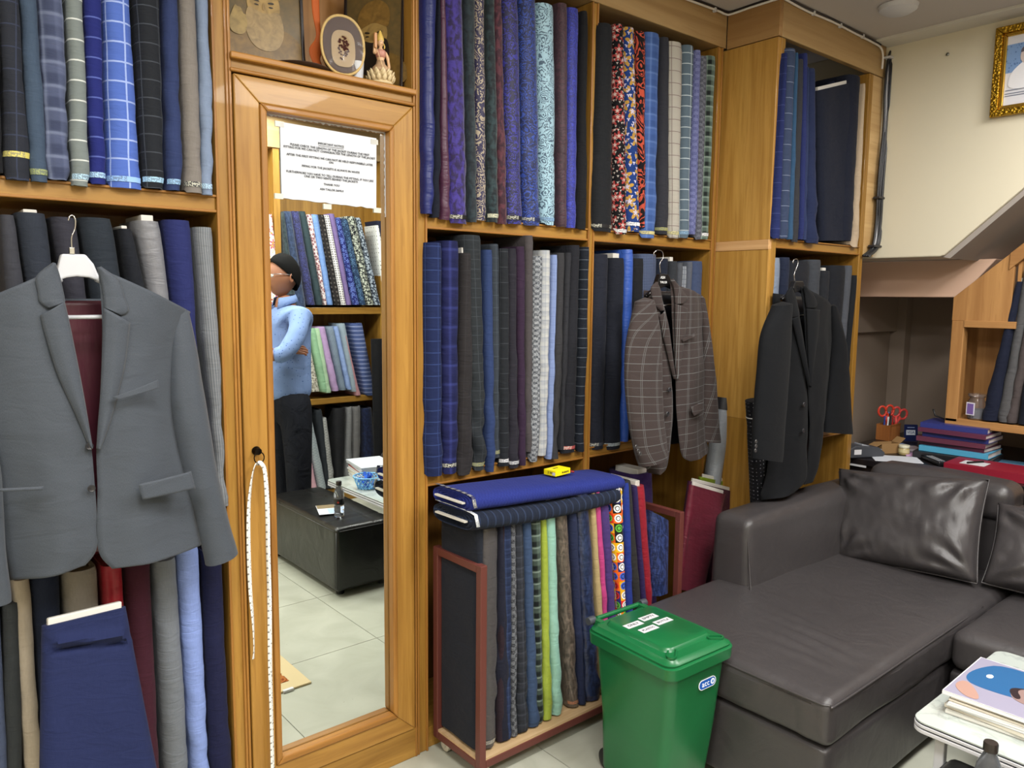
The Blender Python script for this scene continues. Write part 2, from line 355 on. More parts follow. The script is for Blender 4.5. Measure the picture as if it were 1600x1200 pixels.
unit('shelving_unit','golden wood two-bay shelving unit right of the mirror cabinet',1.336,2.80,0,.29,SH,[(1.296,1.336),(2.03,2.062),(2.768,2.80)])
# projecting unit
t=thing('shelving_unit','wood shelving unit projecting into the room behind the black coat','shelving',(2.82,-.243,0))
XS=2.822
bx(XS,-.243,.0,XS+.02,.29,.98).build('side_panel',WV,t,bevel=.002); bx(XS,-.243,.98,XS+.02,.29,1.683).build('side_panel',WD,t,bevel=.002); bx(XS,-.243,1.722,XS+.02,.29,2.505).build('side_panel',WD,t,bevel=.002)
bx(XS-.003,-.243,1.683,XS+.02,.29,1.722).build('joint_strip',wood('y','d2a878','b98c58',.6,.8,0),t,bevel=.001)
bx(XS+.018,-.247,0,XS+.048,-.225,2.505).build('front_post',WV,t,bevel=.003)
bx(3.575,-.247,0,3.61,.29,2.505).build('side_panel',WV,t,bevel=.003)
for z0,z1 in ((1.69,1.73),(.855,.895)):
    s=bx(XS+.02,-.24,z0,3.575,.29,z1).build('shelf',WH,t,bevel=.003); m_=MB(); m_.box(XS+.048,-.247,z0,3.575,-.239,z0+.007); m_.box(XS+.048,-.247,z1-.006,3.575,-.239,z1); m_.build('shelf_moulding',WMX,s,bevel=.002)
bx(XS+.02,.284,0,3.575,.29,2.505).build('back_panel',WI,t); bx(XS+.02,-.24,0,3.575,-.2,.07).build('plinth',WH,t)
bx(3.611,-.243,1.69,XW-.001,-.225,2.505).build('filler_panel',PLY,t)
# fascia boards at the ceiling
f=struct('trim_5',bx(-.06,-.004,2.512,XS-.002,.29,CEIL-.002),FX,bevel=.003)
struct('trim_6',bx(XS-.001,-.247,2.508,XS+.02,-.004,CEIL-.002),FY,bevel=.003)
struct('trim_7',bx(XS+.021,-.247,2.508,XW-.001,-.22,CEIL-.002),FX,bevel=.003)
# ---- mirror cabinet ----
t=thing('mirror_cabinet','tall golden wood cabinet with a mirrored door and open niche above','cabinet',(1.02,0,0))
bx(.743,-.002,0,.75,.29,2.505).build('side_panel',WV,t,bevel=.002); bx(1.284,-.002,0,1.295,.29,2.505).build('side_panel',WV,t,bevel=.002)
m_=MB(); m_.box(.7425,-.008,0,.7495,0,2.505); m_.box(1.2855,-.008,0,1.2925,0,2.505); m_.build('edge_moulding',WM,t,bevel=.002)
bx(.75,.02,.0,1.284,.29,.05).build('plinth',WH,t); bx(.743,-.006,0,1.296,.02,.098).build('base_board',WH,t,bevel=.003)
s=bx(.75,-.004,2.04,1.284,.284,2.083).build('niche_shelf',WH,t,bevel=.003)
m_=MB(); m_.box(.745,-.022,2.066,1.29,.0,2.083); m_.box(.745,-.014,2.036,1.29,.0,2.046); m_.build('shelf_moulding',WMX,s,bevel=.004)
bx(.75,.284,.05,1.284,.29,2.505).build('back_panel',CV,t)
# door with mitred frame
dx0,dx1,dz0,dz1=.753,1.281,.101,2.032; mx0,mx1,mz0,mz1=.836,1.2,.181,1.952
d=bx(dx0,.013,dz0,dx1,.02,dz1).build('door',WV,t)
def frame(P0,P1,yf,yb,mats,names,par,bev=.003):
    (a,b,c,e)=P0;(A,B,C_,E)=P1 # outer x0,z0,x1,z1 ; inner
    Q=[(((a,b),(c,b),(C_,B),(A,B)),1),(((c,b),(c,e),(C_,E),(C_,B)),0),(((c,e),(a,e),(A,E),(C_,E)),1),(((a,e),(a,b),(A,B),(A,E)),0)]
    for q,h in Q:
        m_=MB(); v=[(x,yf,z) for x,z in q]+[(x,yb,z) for x,z in q]; m_.add(v,[(0,1,2,3),(7,6,5,4)]+[(i,(i+1)%4,4+(i+1)%4,4+i) for i in range(4)]); m_.build(names,mats[h],par,bevel=bev)
frame((dx0,dz0,dx1,dz1),(mx0-.018,mz0-.02,mx1+.016,mz1+.018),-.012,.013,(wood('z','b0843e','885e24'),wood('x','b0843e','885e24')),'frame_rail',d)
frame((mx0-.018,mz0-.02,mx1+.016,mz1+.018),(mx0,mz0,mx1,mz1),-.018,.0125,(WM,WMX),'mirror_moulding',d,.005)
mir=bx(mx0-.002,.012,mz0-.002,mx1+.002,.0128,mz1+.002).build('mirror',MIRR,d)
m_=MB(); R=[]
for i in range(121):
    x=mx0+(mx1-mx0)*i/120; R.append([(x,.0115,mz1+.002),(x,.0115,mz1-.0015-.006*max(0,noise.noise(Vector((i*.33,1,0)))+.25))])
m_.grid(R); m_.build('peeling_edge_strip',WHITE,d)
m_=MB(); R=[]
for i in range(61):
    z=mz1-.24*i/60; R.append([(mx1+.002,.0115,z),(mx1-.001-.004*max(0,noise.noise(Vector((i*.4,7,0)))+.3),.0115,z)])
m_.grid(R); m_.build('peeling_edge_strip',WHITE,d)
# key ring pull
kx,kz=0.783,1.067
h=MB().lathe([(0,0),(.011,0),(.012,.004),(.008,.009),(.006,.016),(.009,.02),(0,.021)],(0,0,0),18,MT((kx,-.012,kz+.003),rx=PI/2)).build('door_knob',P('2a2622',.3,metal=1),d,smooth='auto')
MB().tube([(kx+.002+.0135*math.cos(a),-.03,kz-.014+.015*math.sin(a)) for a in [2*PI*i/24 for i in range(25)]],.0016,6).build('pull_ring',P('2a2622',.3,metal=1),d,smooth=True)
# measuring tape hung on the ring
TP=N('tape'); uvn=TP.uv(); U,V,_=TP.sep(uvn)[:3]
tk=TP.M('MULTIPLY',TP.M('LESS_THAN',TP.M('FRACT',TP.M('MULTIPLY',V,50)),.22),TP.M('GREATER_THAN',U,.55)); nu=TP.M('MULTIPLY',TP.M('GREATER_THAN',TP.noise(TP.mapped(uvn,(4,160,1)),1,1).outputs[0],.62),TP.M('LESS_THAN',U,.5))
TAPE=TP.fin(TP.mix(TP.M('MULTIPLY',TP.M('MAXIMUM',tk,nu),.8),'ecebe6','54504c'),.5)
def ribbon(mb,pts,wd,n,tw=0,ph=0):
    C_=curve(pts,n); rows=[];uv=[];l=0
    for i,p in enumerate(C_):
        if i: l+=(C_[i]-C_[i-1]).length
        tn=(C_[min(i+1,n)]-C_[max(i-1,0)]).normalized(); a=ph+tw*math.sin(i/n*9)
        sd=tn.cross(Vector((0,-1,0))).normalized(); sd=sd*math.cos(a)+Vector((0,-1,0))*math.sin(a)
        rows.append([p-sd*wd/2,p+sd*wd/2]); uv+=[(0,l),(1,l)]
    return mb.grid(rows,uv=uv)
m_=MB(); A=[(0.772,-0.034,1.035),(0.763,-0.034,1.006),(0.752,-0.034,0.93),(0.748,-0.034,0.826),(0.749,-0.034,0.703),(0.754,-0.034,0.613),(0.755,-0.034,0.54),(0.752,-0.034,0.505)]; B=[(0.779,-0.034,1.039),(0.788,-0.034,1.038),(0.798,-0.034,1.013),(0.802,-0.034,0.921),(0.801,-0.034,0.798),(0.801,-0.034,0.654),(0.798,-0.034,0.473),(0.798,-0.034,0.324),(0.797,-0.034,0.097)]
ribbon(m_,[B[0]]+A,.0105,70,.5,.4); ribbon(m_,B,.0115,80,.45,-.2)
tag(m_.build('measuring_tape',TAPE,None,smooth=True,solid=.0007),'white tailor measuring tape draped over the ring of the mirror door','tape measure')
# notice on the mirror
t=thing('paper_notice','white printed notice taped to the top of the mirror','notice',(1.05,.01,1.8))
Q=[(0.881,0.01,1.936),(1.171,0.01,1.932),(1.168,0.01,1.733),(0.881,0.01,1.739)]
Q=[Vector(q) for q in Q]
m_=MB(); rows=[]; rr=random.Random(5)
for i in range(15):
    a=Q[0].lerp(Q[3],i/14); b=Q[1].lerp(Q[2],i/14); row=[]
    for j in range(19):
        p=a.lerp(b,j/18); k=max(0,i/14-.7)*3; p.y-=.0006+.0022*k*abs(noise.noise(Vector((j*.5,i*.6,1)))); 
        if i==14: p.z+=.004*noise.noise(Vector((j*.7,3,1)))
        row.append(p)
    rows.append(row)
m_.grid(rows); sh=m_.build('paper_sheet',PAPER,t,smooth=False,solid=.0004)
m_=MB(); 
for q in [(0.88,0.009,1.931),(1.164,0.009,1.922),(0.874,0.009,1.744),(1.014,0.009,1.728),(1.172,0.009,1.73)]: m_.box(q[0]-.012,.0086,q[2]-.008,q[0]+.012,.0092,q[2]+.006)
m_.build('sticky_tape',N('tapeclear').fin('e8e8e0',.25,alpha=.55),t)
ex=(Q[1]-Q[0]).normalized(); ez=Vector((0,0,1)); cx=(Q[0].x+Q[1].x)/2+.001; zt=(Q[0].z+Q[1].z)/2; hgt=zt-(Q[2].z+Q[3].z)/2
LN=['IMPORTANT NOTICE','PLEASE CHECK THE LENGTH OF THE JACKET DURING THE FIRST\nFITTING FOR WE CAN NOT CHANGE/ALTER THE LENGTH OF THE JACKET','AFTER THE FIRST FITTING WE CAN NOT BE HELD RESPONSIBLE LATER\nON.','PIPING FOR THE JACKETS IS ALWAYS IN WHITE','FURTHERMORE YOU HAVE TO TELL DURING THE FITTING, IF YOU LIKE\nONE OR TWO VENTS BEHIND THE JACKETS','THANK YOU','ASH TAILOR SAMUI']
SZ=.0082
for s_,fz in zip(LN,(.2,.285,.42,.53,.645,.745,.815)):
    text(s_,SZ,INK,sh,MT((cx,.0072,zt-hgt*fz),rx=PI/2),sp=.95)
m_=bx(cx-.038,.0068,zt-hgt*.2-.0062,cx+.038,.0072,zt-hgt*.2-.0054); m_.build('underline',INK,sh)
# ================= BOLTS OF CLOTH =================
SELV={}
def selv(c):
    if c not in SELV:
        n=N('selvedge'); uv=n.uv(); x=n.noise(n.mapped(uv,(700,230,1)),1,1).outputs[0]; U,V,_=n.sep(uv)[:3]
        k=n.M('MULTIPLY',n.M('GREATER_THAN',x,.5),n.M('GREATER_THAN',n.M('SINE',n.M('MULTIPLY',U,130)),-.2)); l=sum(lin(c)[:3])
        SELV[c]=n.fin(n.mix(n.M('MULTIPLY',k,.6),c,'d8d8c8' if l<.6 else '4a5468'),.6)
    return SELV[c]
CORE=P('ccc9c2',.7)
def ring(w,dep,x,yb,z,n=6):
    # stadium, local front towards -Y; returns points and arc coordinate u starting mid back
    r=w/2; fy=min(r,.03); P_=[];
    for i in range(n+1):
        a=PI*i/n; P_.append((x-r*math.cos(a),yb+fy-fy*math.sin(a),z))
    for s in (.33,.66): P_.append((x+r,yb+fy+(dep-2*fy)*s,z))
    for i in range(n+1):
        a=PI*i/n; P_.append((x+r*math.cos(a),yb+dep-fy+fy*math.sin(a),z))
    for s in (.66,.33): P_.append((x-r,yb+fy+(dep-2*fy)*s,z))
    return P_
def bolt(spec,bl,br,zb,tl,tr,zt,op,label,yp,dep,zs,mir,xp,g,idx):
    rr=random.Random(idx*13+5); opt={}
    for q in op.split():
        if '=' in q: a,b=q.split('='); opt[a]=b
        else: opt[q]=1
    wr=float(opt.get('w',.0018)); cx=(bl+br)/2; H=zt-zb
    if xp: org=(xp,cx,zb); rz=-PI/2; sg=-1
    elif mir: org=(cx,-yp,zb); rz=PI; sg=-1
    else: org=(cx,yp,zb); rz=0; sg=1
    L=lambda v:(v-cx)*sg
    b0,b1=sorted((L(bl),L(br))); t0,t1=sorted((L(tl),L(tr)))
    small=H<.75 or mir; nz=30 if small else 64; rows=[];uvs=[]; bands=[]
    dep=dep*rr.uniform(.92,1.0); jy=rr.uniform(-.004,.004)
    for i in range(nz+1):
        t=i/nz; z=H*t; w=(b1-b0)+((t1-t0)-(b1-b0))*t; x=(b0+b1)/2+((t0+t1)/2-(b0+b1)/2)*t
        w=w*.95-.001; w*=1+.03*noise.noise(Vector((t*4,idx*3.1,0)))
        e=1.0
        if t>.985: e=.93
        if t<.02: e=.96
        R=ring(w*e,dep,x,jy+(.0 if e==1 else dep*.01),z); row=[]; u=0
        am=wr*(max(0,1-t*1.25)**1.3)+.0006
        for j,p in enumerate(R):
            if j: u+=math.hypot(R[j][0]-R[j-1][0],R[j][1]-R[j-1][1])
            q=noise.noise(Vector((u*14+idx,(z*1.0+u*1.1)*17,idx*1.7)))*am*1.9+noise.noise(Vector((u*5,z*4,idx)))*.0022+noise.noise(Vector((u*9+z*12,(z+u*.6)*48,idx*2.3)))*am*.55
            cxr,cyr=x,jy+dep/2; dx=p[0]-cxr; dy=p[1]-cyr; dx*=1+q/(w/2); 
            yy=cyr+dy+(-q if j<=6 else 0)
            zz=z
            if yp<-.02 and not mir and not xp:
                if yy>.02: zz=max(z,zs-zb+.003+i*.0012)
                elif i==0: zz=.003*noise.noise(Vector((u*60,idx,0)))
            row.append((cxr+dx,yy,zz)); uvs.append((u+idx*.37,z+idx*.21))
        rows.append(row)
        bands.append(row)
    m_=MB(); m_.grid(rows,True,False,uvs)
    # end faces: rolled layers at the top
    top=rows[-1]; c=Vector((sum(q[0] for q in top)/len(top),sum(q[1] for q in top)/len(top),H)); ins=[[tuple(c+(Vector(q)-c)*s+Vector((0,0,dz))) for q in top] for s,dz in ((1,0),(.8,-.002),(.78,-.008),(.62,-.006),(.6,-.012),(.2,-.012))]
    ins=[[(q[0],q[1],q[2]) for q in r] for r in ins]; m_.grid(ins,True,False,[(q[0],q[1]) for r in ins for q in r])
    n=len(top); b=len(m_.v)-n; m_.f.append([b+j for j in range(n)]); m_.mi.append(0); m_.f.append(list(range(n-1,-1,-1))); m_.mi.append(0)
    me=m_.mesh('fabric_bolt',fabric(spec),True); me.set_sharp_from_angle(angle=1.2)
    parts=('s' in opt or 'c' in opt)
    if parts:
        o=thing('fabric_bolt',label,'fabric bolt',org,g,rz); c_=bpy.data.objects.new('cloth',me); COL.objects.link(c_); c_.parent=o
        if 's' in opt:
            sc=opt['s']; ho=.012
            if '@' in sc: sc,ho=sc.split('@'); ho=float(ho)
            ho=min(ho,.05); i0=max(1,int((ho)/(H/nz))); 
            za,zb_=max(ho,.004)+.002,max(ho,.004)+.014; rws=[]
            for zq in (za,zb_):
                f=zq/(H/nz); i=min(int(f),nz-1); f-=i; rws.append([tuple(Vector(rows[i][j]).lerp(Vector(rows[i+1][j]),f)+Vector(((rows[i][j][0]-(b0+b1)/2)*.02,-.0016,0))) for j in range(0,9)])
            q=MB().grid(rws,uv=[(0+k*(b1-b0)/9,l*.012) for l in range(2) for k in range(9)]).mesh('selvedge',selv(sc),True)
            c2=bpy.data.objects.new('selvedge',q); COL.objects.link(c2); c2.parent=o
        if 'c' in opt:
            w=(t1-t0)*.42; x=(t0+t1)/2; hh=rr.uniform(.008,.02)
            q=MB().box(x-w/2,dep*.12,H-.03,x+w/2,dep*.85,H+hh).build('core_board',CORE,None,bevel=.002); q.parent=o
        return o
    o=bpy.data.objects.new('fabric_bolt',me); o.location=org; o.rotation_euler=(0,0,rz); COL.objects.link(o); tag(o,label,'fabric bolt',g); return o
BAYS=[
(-0.03,0.2,1.732,0,0.0,'bolts on the upper left shelf',[
('plain 17181e',0.229,0.252,1.734,0.261,0.273,2.48,'','black wool bolt at the far left edge of the upper left shelf'),
('check 2c303c 3c4560 .05 .045 .002',0.251,0.307,1.721,0.278,0.289,2.48,'s=c9bd62@.045','charcoal bolt with faint blue check and yellow selvedge on the upper left shelf'),
('plain 3f5068',0.301,0.337,1.722,0.298,0.327,2.48,'s=8f9a66','plain slate blue bolt on the upper left shelf, left of the blue-grey plaid'),
('plaid 5d6788 8d99b8 3d4665 .05',0.332,0.379,1.73,0.329,0.391,2.48,'w=.004','blue-grey plaid bolt with pale bands on the upper left shelf'),
('check 7b8584 dfe4e2 .07 .043 .0025 h',0.381,0.416,1.72,0.391,0.427,2.48,'s=a8c8dd','grey-green bolt with white cross lines on the upper left shelf'),
('check 222a7c 5f6fc4 .2 .043 .0025 h',0.416,0.453,1.728,0.427,0.464,2.48,'s=9fc4ea','royal navy bolt with light blue cross lines on the upper left shelf'),
('check 4f6ec9 a9bdf0 .042 .043 .003',0.454,0.532,1.725,0.466,0.518,2.48,'s=8fb6ea','wide cornflower blue windowpane bolt on the upper left shelf'),
('check 23272f 4c525e .05 .041 .002',0.53,0.58,1.73,0.524,0.592,2.48,'s=9ec6e2','charcoal bolt with grey windowpane on the upper left shelf'),
('plain 2a3867',0.582,0.621,1.73,0.593,0.626,2.48,'s=8fb6dd w=.004','plain navy bolt left of the taupe bolt on the upper left shelf'),
('plain 7c7671',0.623,0.67,1.728,0.628,0.663,2.48,'s=22222a','taupe grey bolt with black selvedge on the upper left shelf'),
('plain 7787a4',0.665,0.695,1.726,0.666,0.697,2.48,'s=a9c9e6 w=.003','pale steel blue bolt at the right end of the upper left shelf'),
],),
(-0.01,0.2,0.93,0,0.0,'bolts on the middle left shelf',[
('plain 3c3e46',0.25,0.327,0.932,0.242,0.27,1.648,'','dark grey bolt at the left edge of the middle left shelf'),
('plain 2c333f',0.335,0.376,0.932,0.27,0.333,1.656,'c',"wide charcoal bolt behind the grey jacket's shoulder"),
('plain 34343f',0.415,0.446,0.932,0.337,0.393,1.651,'','dark purple-grey bolt on the middle left shelf right behind the jacket hanger hook'),
('plain 272e39',0.464,0.537,0.932,0.393,0.468,1.654,'','wide black-blue bolt on the middle left shelf right of the hanger'),
('plain 181c25',0.537,0.628,0.932,0.476,0.506,1.633,'c','narrow black bolt with white core on the middle left shelf'),
('sheen 77797f',0.612,0.621,0.932,0.51,0.576,1.655,'c w=.002','mid grey heathered bolt with white core on the middle left shelf'),
('plain 232a66',0.621,0.659,0.932,0.577,0.648,1.662,'','royal navy bolt on the middle left shelf between two grey bolts'),
('stripe 858a90 6c7178 .006 .002',0.682,0.706,0.932,0.647,0.696,1.648,'w=.003','silvery grey striped bolt at the right end of the middle left shelf'),
],),
(-0.01,0.2,0.06,0,0.0,'bolts on the lower left shelf',[
('plain 4a5573',0.159,0.19,0.062,0.175,0.196,0.83,'','slate blue bolt at the left edge of the lower left shelf'),
('plain 33383a',0.176,0.209,0.062,0.199,0.236,0.788,'','dark green-grey bolt on the lower left shelf left of the beige bolt'),
('plain a59885',0.223,0.258,0.062,0.223,0.258,0.837,'w=.003','beige bolt on the lower left shelf'),
('plain 1f2840',0.261,0.306,0.062,0.257,0.319,0.834,'','dark navy bolt on the lower left shelf between beige and taupe bolts'),
('plain 8c857c',0.327,0.397,0.062,0.319,0.4,0.832,'','wide taupe bolt on the lower left shelf behind the leaning navy bolt'),
('sheen a81428',0.409,0.452,0.062,0.401,0.452,0.83,'','bright red bolt on the lower left shelf'),
('plain 441829',0.461,0.52,0.062,0.453,0.518,0.825,'','maroon bolt on the lower left shelf between red and grey bolts'),
('plain 70767f',0.529,0.595,0.062,0.518,0.577,0.816,'w=.003','plain grey bolt on the lower left shelf left of the light blue bolt'),
('plain 7c92d2',0.597,0.644,0.062,0.577,0.636,0.835,'w=.003','light periwinkle blue bolt on the lower left shelf'),
('plain 171b42',0.641,0.702,0.062,0.639,0.691,0.816,'w=.003','dark navy bolt at the right end of the lower left shelf'),
],),
(-0.03,0.22,1.732,0,0.0,'bolts on the upper centre shelf',[
('sheen 10206e',1.311,1.345,1.728,1.31,1.363,2.48,'','royal blue velvet bolt at the left end of the upper centre shelf'),
('plain 101628',1.341,1.373,1.719,1.364,1.371,2.48,'','black-navy bolt second from the left on the upper centre shelf'),
('sheen 4c2240',1.376,1.412,1.715,1.37,1.385,2.48,'','plum velvet bolt on the upper centre shelf'),
('blotch 2c1f55 43349a',1.409,1.483,1.707,1.386,1.459,2.48,'s=111111','wide purple crushed bolt on the upper centre shelf'),
('blotch 1d2630 2a3b44',1.483,1.516,1.715,1.459,1.499,2.48,'','blackish green bolt on the upper centre shelf left of the beige paisley'),
('paisley 2a2450 a99a86 8d7f74 .035',1.513,1.557,1.723,1.499,1.541,2.48,'','purple bolt with beige paisley on the upper centre shelf'),
('blotch 18222a 2b4248',1.559,1.601,1.72,1.541,1.573,2.48,'s=c8c8aa','dark bottle green bolt right of the beige paisley one'),
('blotch 3c1c2c 63313f',1.601,1.639,1.717,1.57,1.606,2.48,'','burgundy brocade bolt on the upper centre shelf'),
('paisley 1c1c50 3030a8 2a2a80 .034',1.639,1.711,1.721,1.609,1.681,2.48,'s=111118','indigo paisley brocade bolt on the upper centre shelf'),
('paisley 14245c 2448b4 1d3580 .034',1.711,1.794,1.721,1.681,1.755,2.48,'s=10204a w=.003','bright blue paisley brocade bolt on the upper centre shelf'),
('paisley 9cc4d8 44607a c8dfe8 .036',1.797,1.863,1.727,1.76,1.846,2.443,'s=7ea5c8','pale cyan bolt with black paisley on the upper centre shelf'),
('paisley 35182a 4c2436 2a1422 .04',1.866,1.909,1.726,1.845,1.893,2.458,'','dark burgundy paisley bolt on the upper centre shelf'),
('paisley 1e2690 2b38c0 191f70 .03',1.905,1.956,1.724,1.893,1.956,2.457,'','royal blue small paisley bolt on the upper centre shelf'),
('plain 16171c',1.956,2.007,1.723,1.957,1.984,2.457,'','black bolt at the right end of the upper centre shelf'),
],),
(-0.03,0.22,1.732,0,0.0,'bolts on the upper right shelf',[
('plain 1c1e24',2.043,2.151,1.721,2.049,2.124,2.443,'s=111114 w=.003','wide black bolt at the left end of the upper right shelf'),
('floral 151217 b8403e c8bcb4 .04',2.158,2.222,1.717,2.124,2.174,2.453,'s=dddddd@.0','black bolt with red and white flowers on the upper right shelf'),
('floral 1c3d8a c89a3c c8c4e0 .06',2.225,2.301,1.731,2.177,2.24,2.457,'s=e8e8e8@.02','blue bolt with yellow leaves and white blossoms on the upper right shelf'),
('swirl 1c181c d8543c 5a3436 .16',2.293,2.322,1.75,2.24,2.297,2.455,'','black bolt with orange swirls on the upper right shelf'),
('plaid 4a6cb4 6f90d0 3a5a9c .05',2.302,2.396,1.712,2.297,2.385,2.466,'s=c8c088 w=.002','sky blue plaid bolt on the upper right shelf'),
('plain 30323a',2.399,2.47,1.731,2.386,2.431,2.464,'s=9a9a5a','plain charcoal bolt on the upper right shelf between sky blue and cream bolts'),
('check b3aea4 6b4a52 .05 .045 .0018',2.47,2.535,1.72,2.427,2.521,2.46,'s=c8c088','cream bolt with thin dark windowpane on the upper right shelf'),
('check 5e7080 c2d0d8 .045 .04 .0025',2.539,2.588,1.724,2.517,2.589,2.464,'s=7aa0c0','blue-grey bolt with white windowpane on the upper right shelf'),
('glen 585e94 7a80b4 .012',2.592,2.646,1.742,2.59,2.627,2.458,'','lilac blue woven bolt on the upper right shelf'),
('glen 4c4f5c 777a88 .01',2.643,2.682,1.724,2.624,2.679,2.445,'','grey heather check bolt on the upper right shelf'),
('plaid 6c8276 a8bcb0 141b1c .04',2.673,2.73,1.726,2.67,2.738,2.455,'s=dddddd','green and black tartan bolt at the right end of the upper right shelf'),
],),
(-0.03,0.2,0.925,0,0.0,'bolts on the lower centre shelf',[
('check 1c2858 364c88 .045 .036 .002',1.32,1.388,0.921,1.32,1.385,1.644,'w=.003','navy blue windowpane bolt at the left end of the lower centre shelf'),
('plaid 20265e 3a4490 181d4c .06',1.388,1.448,0.92,1.385,1.453,1.653,'s=101018@.02 w=.003','indigo plaid bolt on the lower centre shelf'),
('check 2e2c2e 3c3a3e .03 .05 .001',1.441,1.508,0.908,1.453,1.493,1.618,'c w=.005','brown-black bolt with white core on the lower centre shelf'),
('check 2c3036 474e56 .03 .03 .0012',1.508,1.564,0.914,1.46,1.539,1.675,'w=.005 s=8a8a5a','tall charcoal check bolt on the lower centre shelf'),
('plain 283a6a',1.564,1.594,0.902,1.544,1.581,1.632,'w=.003','steel blue bolt on the lower centre shelf behind the yellow box'),
('check 343c46 4e5864 .03 .04 .0012',1.585,1.618,0.947,1.57,1.608,1.652,'s=8a8a5a','teal-grey check bolt on the lower centre shelf'),
('check 24272e 50565e .05 .05 .0012',1.616,1.658,0.914,1.608,1.646,1.639,'s=dddddd','black windowpane bolt left of a purple-grey one on the lower centre shelf'),
('check 2b2934 3d3b48 .03 .05 .001',1.658,1.704,0.901,1.646,1.681,1.641,'s=cccccc w=.004','purple-grey bolt on the lower centre shelf'),
('plain 33203a',1.704,1.733,0.905,1.681,1.718,1.649,'','dark plum bolt on the lower centre shelf'),
('plain 4a4548',1.729,1.756,0.951,1.717,1.751,1.687,'w=.003','tall grey-brown bolt on the lower centre shelf'),
('glen 3e434e a4a8ae .009',1.747,1.795,0.911,1.753,1.802,1.621,'w=.005','black and white glen check bolt on the lower centre shelf'),
('plaid a4a9b0 8c94a0 bcbdba .03',1.792,1.835,0.929,1.79,1.84,1.642,'w=.004','whitish plaid bolt on the lower centre shelf'),
('check 8094c4 6678b0 .012 .03 .001',1.832,1.857,0.911,1.841,1.865,1.628,'w=.003','narrow light blue bolt on the lower centre shelf'),
('plain 36363a',1.857,1.888,0.91,1.865,1.905,1.636,'w=.005','dark grey bolt on the lower centre shelf right of the light blue one'),
('plain 2c2d33',1.891,1.903,0.939,1.905,1.933,1.638,'w=.003','narrow charcoal bolt on the lower centre shelf'),
('plain 1f2128',1.903,1.981,0.922,1.932,1.983,1.666,'w=.004 s=aa5050','broad black bolt on the lower centre shelf left of the last windowpane bolt'),
('check 1c232e 6a7480 .2 .035 .0015 h',1.981,2.018,0.919,1.986,2.025,1.662,'','black bolt with white cross lines at the right end of the lower centre shelf'),
],),
(-0.01,0.2,0.925,0,0.0,'bolts on the lower right shelf',[
('plain 1d2130',2.066,2.153,0.912,2.066,2.158,1.642,'s=3c404c','wide blue-black bolt at the left end of the lower right shelf'),
('plain 191d2a',2.153,2.241,0.902,2.159,2.24,1.631,'c s=aab4b8 w=.003','blue-black bolt with white core second on the lower right shelf'),
('sheen 2c56b8',2.243,2.284,0.924,2.232,2.283,1.665,'','bright blue bolt on the lower right shelf partly behind the brown jacket'),
('plain 1b1c21',2.288,2.35,0.93,2.284,2.367,1.634,'','black bolt on the lower right shelf behind the left shoulder of the brown jacket'),
('check 2a3450 6a789c .006 .006 .0015',2.341,2.413,0.93,2.321,2.431,1.653,'','blue pin-check bolt on the lower right shelf behind the hanger hook'),
('plain 1b2234',2.421,2.478,0.93,2.436,2.5,1.639,'','dark navy bolt on the lower right shelf right of the hanger hook'),
('plain 30343a',2.486,2.528,0.93,2.504,2.553,1.631,'c','dark grey bolt with white core on the lower right shelf'),
('stripe 50535c 62656e .006 .001',2.536,2.562,0.93,2.554,2.587,1.625,'','narrow mid grey bolt on the lower right shelf beside the pale grey check bolt'),
('check 8c929c 5a606c .012 .02 .002',2.566,2.588,0.93,2.583,2.613,1.613,'','pale grey check bolt on the lower right shelf'),
('plain 555a66',2.592,2.622,0.93,2.612,2.646,1.632,'','slim slate grey bolt on the lower right shelf'),
('plain 3d4a6c',2.63,2.719,0.93,2.646,2.737,1.637,'','slate blue bolt at the right end of the lower right shelf'),
],),
(-0.27,0.2,1.732,0,0.0,'bolts on the upper shelf of the projecting unit',[
('check 222e68 4a5690 .2 .06 .0015 h',2.826,2.873,1.725,2.84,2.858,2.443,'','faintly checked blue bolt leftmost on the upper shelf of the projecting unit'),
('check 3a4868 8792ac .2 .06 .0018 h',2.873,2.93,1.728,2.856,2.921,2.466,'','slate blue windowpane bolt on the upper shelf of the projecting unit'),
('plain 2c5074',2.931,2.965,1.728,2.918,2.937,2.459,'','narrow teal blue bolt on the upper shelf of the projecting unit'),
('plain 33343a',2.966,3.021,1.72,2.939,2.983,2.441,'w=.003','charcoal bolt with a tied foot on the upper shelf of the projecting unit'),
('plain 222c66',3.019,3.05,1.732,2.975,3.005,2.469,'','royal blue bolt on the upper shelf of the projecting unit'),
('plain 2a3660',3.05,3.075,1.734,3.01,3.02,2.422,'c','thin blue bolt with white core on the upper shelf of the projecting unit'),
('plain 1f2a50',3.077,3.166,1.721,3.02,3.07,2.42,'w=.006','navy bolt with a flaring foot on the upper shelf of the projecting unit'),
('plain 161c2e',3.381,3.481,1.748,3.364,3.484,2.462,'','blue-black bolt on the upper shelf of the projecting unit left of the beige one'),
('plain b09c84',3.484,3.539,1.723,3.489,3.506,2.442,'w=.006','beige bolt at the right end of the upper shelf of the projecting unit'),
],),
(-0.25,0.2,0.9,0,0.0,'bolts on the lower shelf of the projecting unit',[
('sheen 77849a',2.846,2.929,0.905,2.842,2.928,1.651,'','silvery blue bolt at the left end of the lower shelf of the projecting unit'),
('plain 1a233c',2.928,2.999,0.905,2.932,3.001,1.656,'','navy bolt on the lower shelf of the projecting unit left of the coat hanger'),
('plain 1a1d26',2.999,3.157,0.905,2.998,3.168,1.645,'','wide black bolt on the lower shelf of the projecting unit behind the coat hanger'),
('plain 3c4048',3.163,3.246,0.905,3.162,3.254,1.655,'','dark grey bolt on the lower shelf of the projecting unit right of the coat hanger'),
